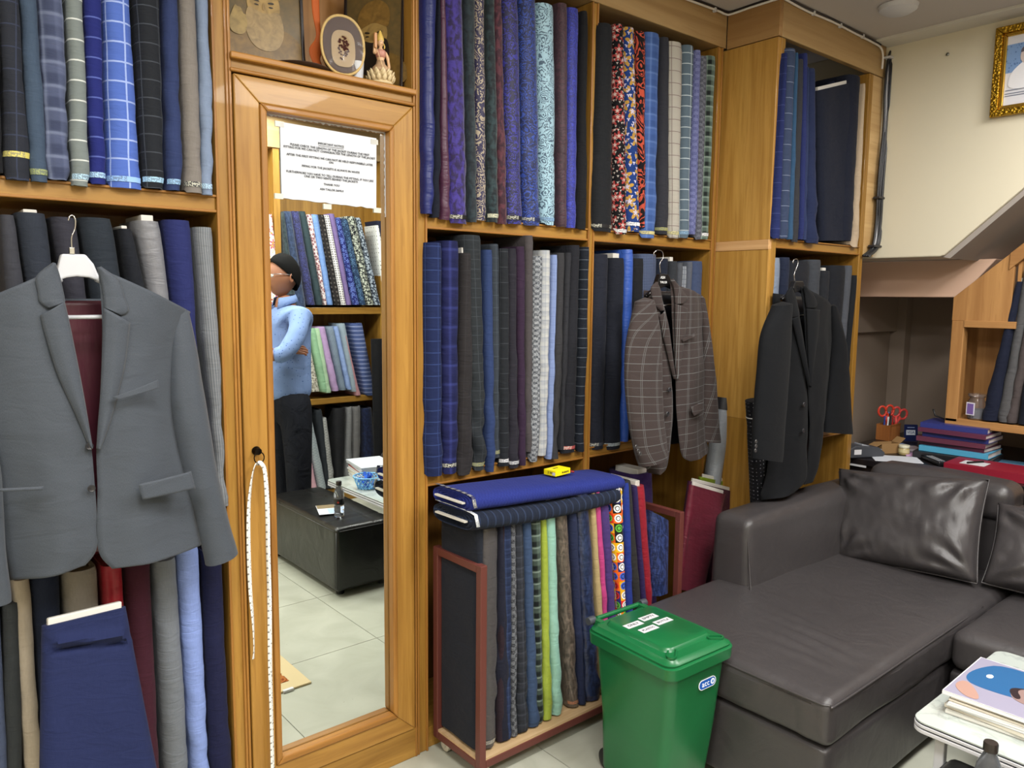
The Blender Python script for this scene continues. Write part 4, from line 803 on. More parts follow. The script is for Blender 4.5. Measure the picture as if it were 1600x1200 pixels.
# --- black overcoat ---
BK=dict(
LL=[(2.732,-0.33,1.415),(2.755,-0.33,1.301),(2.769,-0.33,1.148),(2.764,-0.33,0.994),(2.747,-0.33,0.866),(2.732,-0.33,0.776),(2.717,-0.33,0.734),(2.706,-0.33,0.707),(2.717,-0.33,0.684)],
LR=[(2.758,-0.38,1.522),(2.816,-0.38,1.403),(2.894,-0.38,1.248),(2.934,-0.38,1.142),(2.956,-0.38,0.982),(2.962,-0.38,0.874),(2.971,-0.38,0.778),(2.955,-0.38,0.735),(2.869,-0.38,0.699)],
RL=[(2.847,-0.382,1.533),(2.879,-0.382,1.402),(2.91,-0.382,1.247),(2.935,-0.382,1.142),(2.962,-0.382,0.981),(2.968,-0.382,0.874),(2.971,-0.382,0.792),(2.961,-0.382,0.745),(2.953,-0.382,0.719)],
RR=[(3.197,-0.33,1.454),(3.204,-0.33,1.342),(3.203,-0.33,1.203),(3.197,-0.33,1.064),(3.187,-0.33,0.952),(3.174,-0.33,0.869),(3.158,-0.33,0.82),(3.14,-0.33,0.783),(3.108,-0.33,0.73)],
BL=[(2.834,-0.3,1.503),(2.838,-0.3,1.349),(2.847,-0.3,1.14),(2.838,-0.3,0.929),(2.825,-0.3,0.798),(2.808,-0.3,0.72)], BR=[(3.179,-0.3,1.489),(3.184,-0.3,1.341),(3.198,-0.3,1.117),(3.194,-0.3,0.948),(3.184,-0.3,0.835),(3.149,-0.3,0.753)],
CLL=[(2.744,-0.385,1.529),(2.719,-0.385,1.497),(2.732,-0.385,1.458),(2.753,-0.385,1.426),(2.773,-0.385,1.413)], CLR=[(2.757,-0.385,1.532),(2.788,-0.385,1.498),(2.812,-0.385,1.453),(2.823,-0.385,1.43),(2.824,-0.385,1.423)],
CRL=[(2.841,-0.385,1.536),(2.859,-0.385,1.503),(2.866,-0.385,1.478),(2.873,-0.385,1.458),(2.879,-0.385,1.45)], CRR=[(2.856,-0.385,1.536),(2.907,-0.385,1.511),(2.939,-0.385,1.489),(2.957,-0.385,1.463),(2.943,-0.385,1.45)],
PLL=[(2.766,-0.387,1.409),(2.805,-0.387,1.341),(2.851,-0.387,1.258),(2.893,-0.387,1.184),(2.917,-0.387,1.136)], PLR=[(2.82,-0.387,1.423),(2.851,-0.387,1.352),(2.884,-0.387,1.267),(2.912,-0.387,1.188),(2.927,-0.387,1.135)],
PRL=[(2.876,-0.387,1.448),(2.889,-0.387,1.364),(2.903,-0.387,1.279),(2.915,-0.387,1.201),(2.927,-0.387,1.135)], PRR=[(2.98,-0.387,1.442),(2.975,-0.387,1.349),(2.96,-0.387,1.256),(2.942,-0.387,1.181),(2.933,-0.387,1.129)],
SLL=[(2.603,-0.42,1.459),(2.526,-0.42,1.361),(2.508,-0.42,1.221),(2.499,-0.42,1.079),(2.5,-0.42,0.96),(2.501,-0.42,0.897)], SLR=[(2.69,-0.42,1.468),(2.707,-0.42,1.332),(2.705,-0.42,1.21),(2.701,-0.42,1.062),(2.694,-0.42,0.937),(2.687,-0.42,0.86)],
SRL=[(3.161,-0.34,1.457),(3.193,-0.34,1.315),(3.195,-0.34,1.204),(3.186,-0.34,1.094),(3.171,-0.34,0.983),(3.167,-0.34,0.913)], SRR=[(3.2,-0.34,1.452),(3.27,-0.34,1.327),(3.32,-0.34,1.198),(3.357,-0.34,1.082),(3.389,-0.34,0.963),(3.411,-0.34,0.879)],
md=.035,SLB=[(2.454,-0.457,0.971),(2.455,-0.457,0.954),(2.453,-0.457,0.938)], BT=[(2.884,-0.396,1.064),(2.89,-0.396,0.956)],br=.02,bl=.02)
t,_=jacket('long black wool overcoat hanging on the projecting shelf unit','black',(3.0,-.35,.8),BK,LBLK,'overcoat','coat')
t2=thing('coat_hanger','dark hanger with chrome hook holding the black overcoat','hanger',(3.0,-.35,1.5))
m_=MB(); wire(m_,[(2.827,-0.35,1.625),(2.831,-0.35,1.638),(2.854,-0.35,1.641),(2.865,-0.35,1.627),(2.849,-0.35,1.599),(2.841,-0.35,1.578),(2.848,-0.35,1.553)],.002); m_.build('hook',CHROME,t2,smooth=True)
m_=MB(); o=[(x,z) for x,y,z in [(2.812,-0.36,1.555),(2.869,-0.36,1.556),(2.891,-0.36,1.529),(2.893,-0.36,1.508),(2.849,-0.36,1.516),(2.812,-0.36,1.508),(2.8,-0.36,1.527)]]; k=len(o)
m_.add([(x,-.375,z) for x,z in o]+[(x,-.35,z) for x,z in o],[tuple(range(k)),tuple(range(2*k-1,k-1,-1))]+[(i,(i+1)%k,k+(i+1)%k,k+i) for i in range(k)]); m_.build('neck_block',P('1c1c1e',.2),t2,bevel=.004)
for q_ in ([(2.833,-0.35,1.513),(2.788,-0.35,1.495),(2.761,-0.35,1.482)],[(2.905,-0.35,1.514),(2.991,-0.35,1.499),(3.075,-0.35,1.484)]): MB().tube(curve(q_,8),.009,8).build('arm',P('1c1c1e',.2),t2,smooth=True)
m_=MB(); m_.tube([(2.886,-0.35,1.416),(2.944,-0.35,1.421)],.004,8); m_.build('trouser_bar',CHROME,t2,smooth=True)
# ================= LARGE AND LOOSE BOLTS =================
def slab(C4,th,spec,label,g,core=True,name='fabric_bolt',folds=0,seed=1,nrm=None,layers=None,wr=.003):
    """flat wrapped bolt: C4 = top-left, top-right, bottom-right, bottom-left corners of its broad face; th = thickness behind it"""
    TL,TR,BR_,BL_=[Vector(q) for q in C4]; nn=(TR-TL).cross(BL_-TL).normalized()
    if nrm and nn.dot(Vector(nrm))<0: nn=-nn
    t=thing(name,label,'fabric bolt',tuple((BL_+BR_)/2-nn*th/2),g); rows=[];uvs=[]; nz=40
    w=(TR-TL).length; H=(TL-BL_).length; r=th/2
    for i in range(nz+1):
        s=i/nz; a=BL_.lerp(TL,s); b=BR_.lerp(TR,s); ex=(b-a).normalized(); row=[]; L_=(b-a).length
        prof=[(q/10*(L_-2*r)+r,0) for q in range(11)]+[(L_-r+r*math.sin(PI*q/8),-r+r*math.cos(PI*q/8)) for q in range(1,8)]+[(L_-r-q/10*(L_-2*r),-th) for q in range(11)]+[(r-r*math.sin(PI*q/8),-r-r*math.cos(PI*q/8)) for q in range(1,8)]
        for k,(x,y) in enumerate(prof):
            d=wr*noise.noise(Vector((x*9,s*H*7,seed)))*2+.001*noise.noise(Vector((x*40,s*H*30,seed)))
            if folds and s>.74:
                z_=(s-.74)/.26; d+=folds*(.6*math.exp(-((z_-.55+x*.9)/.10)**2)-.5*math.exp(-((z_-.38+x*.9)/.05)**2))
            p=a+ex*x+nn*(y+(d if k<11 else -d*.3)); row.append(p); uvs.append((x+y,s*H))
        rows.append(row)
    m_=MB(); m_.grid(rows,True,True,uvs); c=m_.build('cloth',fabric(spec),t,smooth=True); c.data.set_sharp_from_angle(angle=1.1)
    if core:
        ex=(TR-TL).normalized(); up_=(TL-BL_).normalized(); q=MB(); a=TL+ex*w*.06-nn*th*.25; b=TR-ex*w*.06-nn*th*.25
        V=[a,b,b-nn*th*.4,a-nn*th*.4]; q.add([v-up_*.02 for v in V]+[v+up_*.014 for v in V],[(3,2,1,0),(4,5,6,7),(0,1,5,4),(1,2,6,5),(2,3,7,6),(3,0,4,7)]); q.build('core_board',CORE,t,bevel=.003)
    return t
# navy bolt leaning in front of the lower left bay
slab([(0.256,-0.15,0.773),(0.423,-0.15,0.775)]+[(0.459,-0.22,0.381),(0.226,-0.22,0.479)],.05,'plain 1c2654','wide navy bolt with white core leaning below the grey jacket','loose large bolts',folds=.03,seed=3,nrm=(0,-1,0))
# folded navy bolt on the upper shelf of the projecting unit
slab([(3.121,-0.255,2.35),(3.419,-0.255,2.437),(3.422,-0.255,1.748),(3.225,-0.255,1.738)],.045,'plain 141a2e','wide blue-black bolt turned broadside on the projecting unit\'s upper shelf','loose large bolts',seed=5,nrm=(0,-1,0))
slab([(3.336,-0.19,2.435),(3.645,-0.19,2.521),(3.641,-0.19,1.769),(3.542,-0.19,1.763)],.03,'plain 161c34','tall navy bolt behind the broadside bolt on the projecting unit','loose large bolts',core=False,seed=6,nrm=(0,-1,0))
# maroon and lime bolts in the corner
slab([(2.495,-0.16,0.745),(2.729,-0.16,0.668),(2.604,-0.16,0.276),(2.424,-0.16,0.329)],.03,'sheen 6e1c30','glossy maroon bolt leaning foremost in the corner by the sofa arm','bolts leaning in the corner',seed=7,nrm=(0,-1,0))
slab([(2.542,-0.115,0.745),(2.843,-0.115,0.655),(2.758,-0.115,0.253),(2.474,-0.115,0.322)],.025,'sheen 4c1838','dark wine bolt directly behind the glossy maroon bolt','bolts leaning in the corner',seed=8,nrm=(0,-1,0))
slab([(2.665,-0.075,0.738),(2.955,-0.075,0.658),(2.903,-0.075,0.236),(2.63,-0.075,0.3)],.02,'sheen 7c9418','lime green bolt at the back of the corner stack','bolts leaning in the corner',seed=9,nrm=(0,-1,0))
# rolls in the corner
def roll(p0,p1,r,spec,label,g,name='fabric_roll',seed=1,bands=()):
    p0,p1=Vector(p0),Vector(p1); t=thing(name,label,'fabric roll',tuple(p0),g); ax=(p1-p0); L_=ax.length; ax.normalize(); x=ax.cross(Vector((0,1,0))).normalized(); y=ax.cross(x); rows=[];uvs=[]
    for i in range(31):
        s=i/30; row=[]
        for j in range(20):
            a=2*PI*j/20; rr=r*(1+.05*noise.noise(Vector((math.cos(a),s*8,seed)))+(.06 if any(abs(s-b)<.02 for b in bands) else 0)*-1); row.append(p0+ax*L_*s+(x*math.cos(a)+y*math.sin(a))*rr); uvs.append((a*r,s*L_))
        rows.append(row)
    MB().grid(rows,True,True,uvs).build('cloth',spec if not isinstance(spec,str) else fabric(spec),t,smooth=True).data.set_sharp_from_angle(angle=1.1)
    return t,p0,p1,ax
t,a,b,ax=roll((2.66,-.045,.02),tuple([(2.85,-0.045,1.054)][0]),.038,'sheen 8b9099','silvery grey fabric roll standing in the corner with a gold tube on top',None,seed=2)
MB().tube([b-ax*.05,b+ax*.001],.042,18).build('tie_band',P('1c1c20',.5),t,smooth='auto')
g2=[(2.858,-0.045,1.207)][0]; MB().tube([b+ax*.002,Vector(g2)],.026,20).build('gold_tube',P('a88848',.35,metal=.8),t,smooth='auto')
t,a,b,ax=roll((2.875,-.285,.02),tuple([(2.7,-0.285,1.084)][0]),.034,'dots 15161c 8c8c98 .016 .14','black polka dot fabric roll leaning by the black overcoat',None,seed=4,bands=(.9,))
MB().tube([b-ax*.07,b-ax*.066],.0345,18).build('tie_string',P('c8c8c8',.6),t,smooth=True)
# folded bolts lying across the rack
def lying(P0,P1,wd,th,spec,label,seed,layers=5,open_=1,sag=0,hem=None):
    """bolt lying along P0->P1 (front top edge line), wd deep to the back, th thick"""
    P0,P1=Vector(P0),Vector(P1); t=thing('fabric_bolt',label,'fabric bolt',tuple((P0+P1)/2),'folded bolts lying across the rack'); n=44; rows=[];uvs=[]
    ax=(P1-P0); L_=ax.length; axn=ax.normalized(); bk=Vector((0,0,1)).cross(axn); bk=Vector((bk.x,bk.y,0)).normalized()
    if bk.y<0: bk=-bk
    def sec(w_,h_,k=26): 
        o=[]
        for j in range(k):
            a=2*PI*j/k; c,s=math.cos(a),math.sin(a); o.append((w_/2*math.copysign(abs(c)**.45,c),h_/2*math.copysign(abs(s)**.8,s)))
        return o
    for i in range(n+1):
        s=i/n; c=P0+ax*s+bk*wd/2-Vector((0,0,th/2))+Vector((0,0,-sag*math.sin(PI*s))); row=[]
        for k,(x,z) in enumerate(sec(wd*(1-.03*(i in(0,n))),th*(1-.1*(i in (0,n))))):
            q=noise.noise(Vector((x*12,s*L_*10,seed)))*.006; row.append(c+bk*x*(1+q*2)+Vector((0,0,z*(1+q*8)))); uvs.append((x+z,s*L_))
        rows.append(row)
    m_=MB(); m_.grid(rows,True,False,uvs); 
    # rolled layers at both ends
    for e,d in ((0,-1),(n,1)):
        R=rows[e]; c=sum((Vector(q) for q in R),Vector())/len(R); pr=[]
        for k in range(layers*2+1):
            f=1-k/(layers*2+1); dp=(0 if k%2==0 else -.007); pr.append([c+(Vector(q)-c)*f+axn*d*dp for q in R])
        m_.grid(pr,True,False,[(q[1]*3,q[2]) for r in pr for q in r]); b=len(m_.v)-len(R); m_.f.append([b+j for j in range(len(R))]); m_.mi.append(0)
    c=m_.build('cloth',fabric(spec),t,smooth=True); c.data.set_sharp_from_angle(angle=.9)
    c0=P0+bk*wd/2-Vector((0,0,th/2)); q=MB(); q.box(-.012,-wd*.36,-.002,.0,wd*.36,.003,M=Matrix.Translation(c0)@Matrix((axn,bk,Vector((0,0,1)))).transposed().to_4x4()); q.build('core_board',CORE,t)
    if hem:
        q=MB(); pts=[]; 
        for k in range(12):
            x=-wd/2*.9+wd*.86*k/11; pts.append(c0+bk*(wd/2-.01-k/11*wd*.95)+axn*(.008)+Vector((0,0,th/2*(.98-.25*(k/11)**6)+.003)))
        pts.append(pts[-1]+Vector((0,0,-th*.55))-bk*.012); ribb=[]
        for p in pts: ribb.append([p-axn*.006,p+axn*.006])
        q.grid(ribb,uv=[(k*.03,l*.01) for k in range(len(ribb)) for l in range(2)]); q.build('selvedge',hem,t,smooth=True,solid=.001)
    return t
lying([(1.316,-0.27,0.861)][0],[(1.972,-0.25,0.833)][0],.2,.060,'stripe 1b2438 2c3a58 .03 .004 h','dark navy striped folded bolt lying on the rack under the blue one',3,hem=selv('d6dade'),sag=.012)
lying([(1.317,-0.255,0.91)][0],[(2.002,-0.24,0.867)][0],.19,.054,'glen 1f2a80 283690 .006','bright blue folded bolt lying topmost across the rack',5,hem=selv('2a2c50'))
# navy satin folded bolt standing at the right of the rack
slab([(2.166,-0.235,0.71),(2.284,-0.235,0.645),(2.295,-0.235,0.376),(2.19,-0.235,0.377)],.10,'moire 1a2650 34488a .03','navy satin folded bolt standing at the right end of the rack','bolts standing in the red metal rack',core=False,seed=11,nrm=(0,-1,0))
# big navy-black bolt at the left end of the rack
slab([(1.362,-.035,.80),(1.362,-.235,.80),(1.362,-.235,.095),(1.362,-.035,.095)],.022,'plain 1c222e','broad blue-black bolt at the left end of the rack behind the end frame','bolts standing in the red metal rack',core=False,seed=12,nrm=(-1,0,0),wr=.003)
# thin pins and threads
# yellow box
yb=[(1.669,-0.16,0.924),(1.742,-0.16,0.875)]
t=thing('cardboard_box','small bright yellow box lying on the blue folded bolt','box',(1.67,-.16,.87))
b0=Vector([(1.737,-0.165,0.889)][0]); ex=Vector((1,.12,0)).normalized(); ey=Vector((-.12,1,0)).normalized(); M_=Matrix.Translation(b0)@Matrix((ex,ey,Vector((0,0,1)))).transposed().to_4x4()
BX=bx(0,0,0,.078,.052,.019,M=M_).build('carton',P('f0dc00',.45),t,bevel=.0012)
bx(.001,.0,.006,.077,.0,.014,M=M_)
text('78 (LIGHT)',.008,INK,BX,M_@MT((.05,-.0008,.009),rx=PI/2)); text('3 W',.012,INK,BX,M_@MT((-.0008,.024,.01),rx=PI/2,rz=-PI/2)); text('78 W',.011,INK,BX,M_@MT((.035,.03,.0195)))
bx(-.001,.002,.003,-.0004,.014,.013,M=M_).build('sticker',WHITE,BX)
MB().tube(curve([b0+Vector((.07,.02,.004)),b0+Vector((.09,.03,.003)),b0+Vector((.095,.01,.002)),b0+Vector((.085,.02,.002))],10),.003,6).build('thread_loop',P('7c1420',.7),t,smooth=True)
# ================= RACK =================
t=thing('bolt_rack','low reddish-brown metal rack on castors holding bolts','rack',(1.8,-.14,0)); RX0,RX1,RY0,RY1,RZ=1.35,2.31,-.262,-.012,.692
m_=MB(); w_=.024
for x in (RX0,RX1-w_):
    e=MB(); 
    for y in (RY0,RY1-w_): e.box(x,y,.05,x+w_,y+w_,RZ)
    e.box(x,RY0+w_,RZ-w_,x+w_,RY1-w_,RZ); e.box(x,RY0+w_,.05,x+w_,RY1-w_,.05+w_); e.build('end_frame',REDM,t,bevel=.002)
for y in (RY0,RY1-w_): bx(RX0+w_,y,.05,RX1-w_,y+w_,.05+w_).build('rail',REDM,t,bevel=.002)
bx(RX0+.003,RY0+.004,.074,RX1-.003,RY1-.004,.082).build('base_board',wood('x','c8ab86','a88a60',.7),t)
def castor(x,y,par,r=.022):
    c=MB(); c.box(x-.012,y-.012,.042,x+.012,y+.012,.05); c.box(x-.012,y-.01,.02,x-.009,y+.01,.045); c.box(x+.009,y-.01,.02,x+.012,y+.01,.045); c=c.build('castor',P('c8c4b8',.4),par)
    MB().lathe([(0,-.008),(r*.7,-.008),(r,-.005),(r,.005),(r*.7,.008),(0,.008)],(0,0,0),18,MT((x,y,r+.001),ry=PI/2)).build('wheel',P('cfcabb',.4),c,smooth='auto')
for x in (RX0+.03,RX1-.03):
    for y in (RY0+.02,RY1-.03): castor(x,y,t)
# ================= BIN =================
bn=thing('wheelie_bin','green plastic lidded waste bin in front of the sofa','bin',(1.79,-.555,0),rz=0)
BL_=N('green_plastic'); BL_.bump(BL_.noise(BL_.obj(),60,3).outputs[0],.06,.002); GRN=BL_.fin(BL_.mix(BL_.noise(BL_.obj(),6,4,1).outputs[0],'115a30','176a3c'),.3,spec=.5)
bc=Vector((1.797,-.572,-.105)); an=-.04; MBN=Matrix.Translation(bc)@Matrix.Rotation(an,4,'Z')@Matrix.Diagonal((1.085,1.0,1.02,1))
def rrect(hx,hy,r,k=5):
    o=[]
    for cx,cy,a0 in ((hx-r,hy-r,0),(-hx+r,hy-r,PI/2),(-hx+r,-hy+r,PI),(hx-r,-hy+r,1.5*PI)):
        for i in range(k+1): a=a0+PI/2*i/k; o.append((cx+r*math.cos(a),cy+r*math.sin(a)))
    return o
def stack(mb,levels,M,r=.03,k=5,cap=True):
    R=[[M@Vector((x+ox,y+oy,z)) for x,y in rrect(hx,hy,min(r_,hx,hy),k)] for z,hx,hy,r_,ox,oy in levels]; return mb.grid(R,True,cap)
m_=MB(); stack(m_,[(.112,.098,.12,.03,0,.01),(.13,.102,.124,.03,0,.01),(.30,.108,.136,.03,0,0),(.515,.116,.156,.03,0,0),(.52,.117,.157,.03,0,0),(.521,.134,.172,.035,0,0),(.553,.136,.174,.035,0,0),(.556,.13,.168,.033,0,0)],MBN); m_.build('body',GRN,bn,smooth='auto')
LM=MBN
m_=MB(); stack(m_,[(.556,.13,.166,.03,0,0),(.562,.131,.168,.03,0,0),(.566,.124,.161,.03,0,0),(.574,.118,.154,.028,0,0),(.575,.098,.13,.03,0,.008),(.584,.092,.124,.028,0,.008),(.586,.09,.12,.028,0,.008)],LM); ld=m_.build('lid',GRN,bn,smooth='auto')
def handle(cx,cy,rz,hw=.03,hh=.014):
    q=MB(); M_=LM@MT((cx,cy,.5745),rz=rz); pr=rrect(hw,hh,hh*.95,5); pi_=rrect(hw-.005,hh-.005,hh-.0055,5)
    R=[[M_@Vector((x,y,0)) for x,y in pr],[M_@Vector((x,y,.006)) for x,y in pr],[M_@Vector((x,y,.006)) for x,y in pi_],[M_@Vector((x,y,-.001)) for x,y in pi_]]
    q.grid(R,True,False); return q.build('hand_grip',GRN,ld,smooth='auto')
handle(-.088,-.13,PI*.22); handle(.085,-.135,-PI*.2,.024,.012)
m_=MB(); m_.tube([LM@Vector((-.085,.178,.574)),LM@Vector((.085,.178,.574))],.0075,12)
hg=m_.build('hinge_bar',GRN,bn,smooth='auto')
for sx in (-1,1):
    q=MB(); stack(q,[(.560,.010,.025,.006,sx*.092,.165),(.578,.009,.022,.006,sx*.092,.165)],LM); q.build('hinge_lug',GRN,bn,smooth='auto')
    q=MB(); q.lathe([(0,-.012),(.012,-.012),(.013,0),(.012,.012),(0,.012)],(0,0,0),16,LM@MT((sx*.108,.178,.574),ry=PI/2)); q.build('hinge_cap',P('3c4048',.5),bn,smooth='auto')
    q=MB(); q.lathe([(0,-.014),(.02,-.014),(.035,-.01),(.035,.01),(.02,.014),(0,.014)],(0,0,0),22,MBN@MT((sx*.075,.12,.14),ry=PI/2)); q.build('wheel',BLACK,bn,smooth='auto')
for s_,x,y in (('ONLY',-.050,.058),('EMPTY',.022,.068),('PLASTIC',-.036,.010),('BOTTLE',.036,.022)):
    q=bx(x-.031,y-.0135,.5862,x+.031,y+.0135,.5868,M=LM).build('label_sticker',WHITE,ld); text(s_,.016 if len(s_)<6 else .013,INK,q,LM@MT((x,y,.5869)))
q=MB(); BF=MBN@MT((.035,-.1535,.462),rx=PI/2-.05); 
def caps(hw,hh,d): 
    return [(x,y) for x,y in rrect(hw,hh,hh-.0002,8)]
q.prism(caps(.036,.0145,0),.0012,BF@MT((0,0,0),rz=.0)); lg=q.build('logo_plate',P('f2f4f8',.4),bn)
q=MB(); q.prism(caps(.0335,.0122,0),.0016,BF); q.build('logo_field',P('1c56b0',.4),lg)
text('acc',.024,P('f2f4f8',.4),lg,BF@MT((-.008,.001,.0018)))
q=MB(); q.lathe([(0,0),(.0085,0),(.0085,.002),(0,.002)],(0,0,0),20,BF@MT((.0215,0,0))); q.build('logo_dot',P('f2f4f8',.4),lg)
q=MB(); q.lathe([(0,0),(.0045,0),(.0045,.0024),(0,.0024)],(0,0,0),16,BF@MT((.0215,0,0))); q.build('logo_dot_centre',P('6c90cc',.4),lg)
# ================= SOFA =================
def soft(x0,y0,z0,x1,y1,z1,r,name,par,mat,bul=(0,0,.02),seed=1,wr=.006,n=26,taper=None,wrz=None):
    """upholstered block: rounded box with bulging faces and wrinkles"""
    bm=bmesh.new(); bmesh.ops.create_cube(bm,size=2); bmesh.ops.subdivide_edges(bm,edges=bm.edges[:],cuts=n,use_grid_fill=True)
    hx,hy,hz=(x1-x0)/2,(y1-y0)/2,(z1-z0)/2; c=Vector(((x0+x1)/2,(y0+y1)/2,(z0+z1)/2)); uvl=bm.loops.layers.uv.new('UVMap')
    for v in bm.verts:
        def wp(t,h): # more samples near the edges
            return math.sin(t*PI/2)*.35+t*.65
        p=Vector((wp(v.co.x,hx)*hx,wp(v.co.y,hy)*hy,wp(v.co.z,hz)*hz)); q=Vector((max(-hx+r,min(hx-r,p.x)),max(-hy+r,min(hy-r,p.y)),max(-hz+r,min(hz-r,p.z))))
        d=p-q
        if d.length>1e-6: p=q+d.normalized()*r
        ux,uy,uz=p.x/hx,p.y/hy,p.z/hz; f=lambda a:max(0,1-a*a)
        p.x+=math.copysign(bul[0],ux)*f(uy)*f(uz)*(abs(ux)**6); p.y+=math.copysign(bul[1],uy)*f(ux)*f(uz)*(abs(uy)**6)
        p.z+=bul[2]*f(ux)**.6*f(uy)**.6*(max(0,uz)**6)
        W=p+c; nn=Vector((ux**7,uy**7,uz**7)); nn=nn.normalized() if nn.length>1e-6 else Vector((0,0,1))
        a=noise.noise(Vector((W.x*3,W.y*3,W.z*3+seed)))*wr*1.4+ (wrz(W,ux,uy,uz) if wrz else 0)
        p+=nn*a
        if taper: p=taper(p,ux,uy,uz)
        v.co=p+c
    me=bpy.data.meshes.new(name); bm.to_mesh(me); bm.free(); me.materials.append(mat)
    me.polygons.foreach_set('use_smooth',[True]*len(me.polygons)); o=bpy.data.objects.new(name,me); COL.objects.link(o)
    if par: setp(o,par)
    return o
sf=thing('corner_sofa','dark brown leather corner sofa with chaise against the right wall','sofa',(2.9,-.9,0))
SY0,SY1=-1.052,-.292; SX=1.93
def sagw(W,ux,uy,uz):
    a=0
    if uz>.5:
        for cx,cy,ln,an,am in ((2.295,-.78,.17,1.5,.006),(2.235,-.83,.15,1.42,.006),(2.18,-.80,.12,1.62,.004),(2.345,-.72,.14,1.38,.004),(2.12,-.88,.10,1.5,.003),(2.6,-.70,.12,.9,.003)):
            dx,dy=W.x-cx,W.y-cy; u=dx*math.cos(an)+dy*math.sin(an); v=-dx*math.sin(an)+dy*math.cos(an); a+=1.7*am*math.exp(-(u/ln)**2*2)*(math.exp(-(v/.016)**2)-.6*math.exp(-((v-.03)/.02)**2))
    if ux<-.6 or uy<-.7: a+=.005*max(0,noise.noise(Vector((W.x*14,W.y*14,W.z*5))))*(1 if uz<.6 else .2)
    return a
soft(SX+.006,SY0+.008,.03,3.42,SY1-.004,.262,.018,'chaise_base',sf,LEA,(0,0,0),2,.003,20)
soft(SX,SY0,.268,3.42,SY1,.405,.03,'chaise_cushion',sf,LEA,(.004,.006,.014),3,.006,110,wrz=sagw)
# piping along the chaise cushion
m_=MB(); m_.tube(curve([(3.02,SY0+.004,.392),(2.5,SY0+.0,.394),(SX+.06,SY0+.0,.392),(SX+.012,SY0+.012,.391),(SX,SY0+.08,.392),(SX,-.6,.393),(SX+.002,SY1-.06,.392)],70),.0035,6); m_.build('piping',LEA,sf,smooth=True)
m_=MB(); 
for k in range(90):
    u=k/89; p=(SX-.001,SY0+.06+u*.62,.383); m_.box(p[0]-.0015,p[1]-.0025,p[2]-.001,p[0]+.001,p[1]+.0025,p[2]+.001)
tag(m_.build('stitching',P('2a2524',.5),sf),None,None,kind='stuff')
SEC=[(-1.062,-1.86,'seat_cushion'),(-1.87,-2.62,'seat_cushion')]
for k,(b,a,nm) in enumerate(SEC):
    soft(2.70,a,.268,3.42,b,.40,.035,nm,sf,LEA,(.004,.004,.018),7+k,.006,26); soft(2.705,a,.03,3.42,b,.262,.018,'seat_base',sf,LEA,(0,0,0),8+k,.003,14)
def armtp(p,ux,uy,uz):
    k=(uz+1)/2; p.y=p.y+.0 if uy>0 else p.y-(1-k)*.05; 
    p.x+=k*.045*(1-ux)/2
    return p
soft(2.44,-.43,.03,3.44,-.268,.662,.035,'armrest',sf,LEA,(.004,.012,.012),11,.005,34,taper=armtp)
m_=MB(); m_.tube(curve([(2.497,-.41,.645),(2.475,-.44,.5),(2.45,-.468,.41)],20),.003,6); m_.build('piping',LEA,sf,smooth=True)
soft(3.43,-2.62,.03,3.60,-.268,.66,.05,'backrest',sf,LEA,(.01,0,.01),12,.004,30)
soft(3.40,-1.0,.60,3.60,-.42,.762,.055,'headrest',sf,LEA,(.0,0,.008),13,.006,26)
soft(3.40,-1.80,.55,3.60,-1.06,.70,.055,'headrest',sf,LEA,(.0,0,.008),14,.006,20)
for x in (2.0,3.3):
    for y in (-.98,-.36): MB().lathe([(0,0),(.02,0),(.024,.032),(0,.032)],(x,y,0),12).build('leg',BLACK,sf,smooth='auto')
for x,y in ((2.76,-1.15),(3.3,-1.15),(2.76,-2.5),(3.3,-2.5)): MB().lathe([(0,0),(.02,0),(.024,.032),(0,.032)],(x,y,0),12).build('leg',BLACK,sf,smooth='auto')
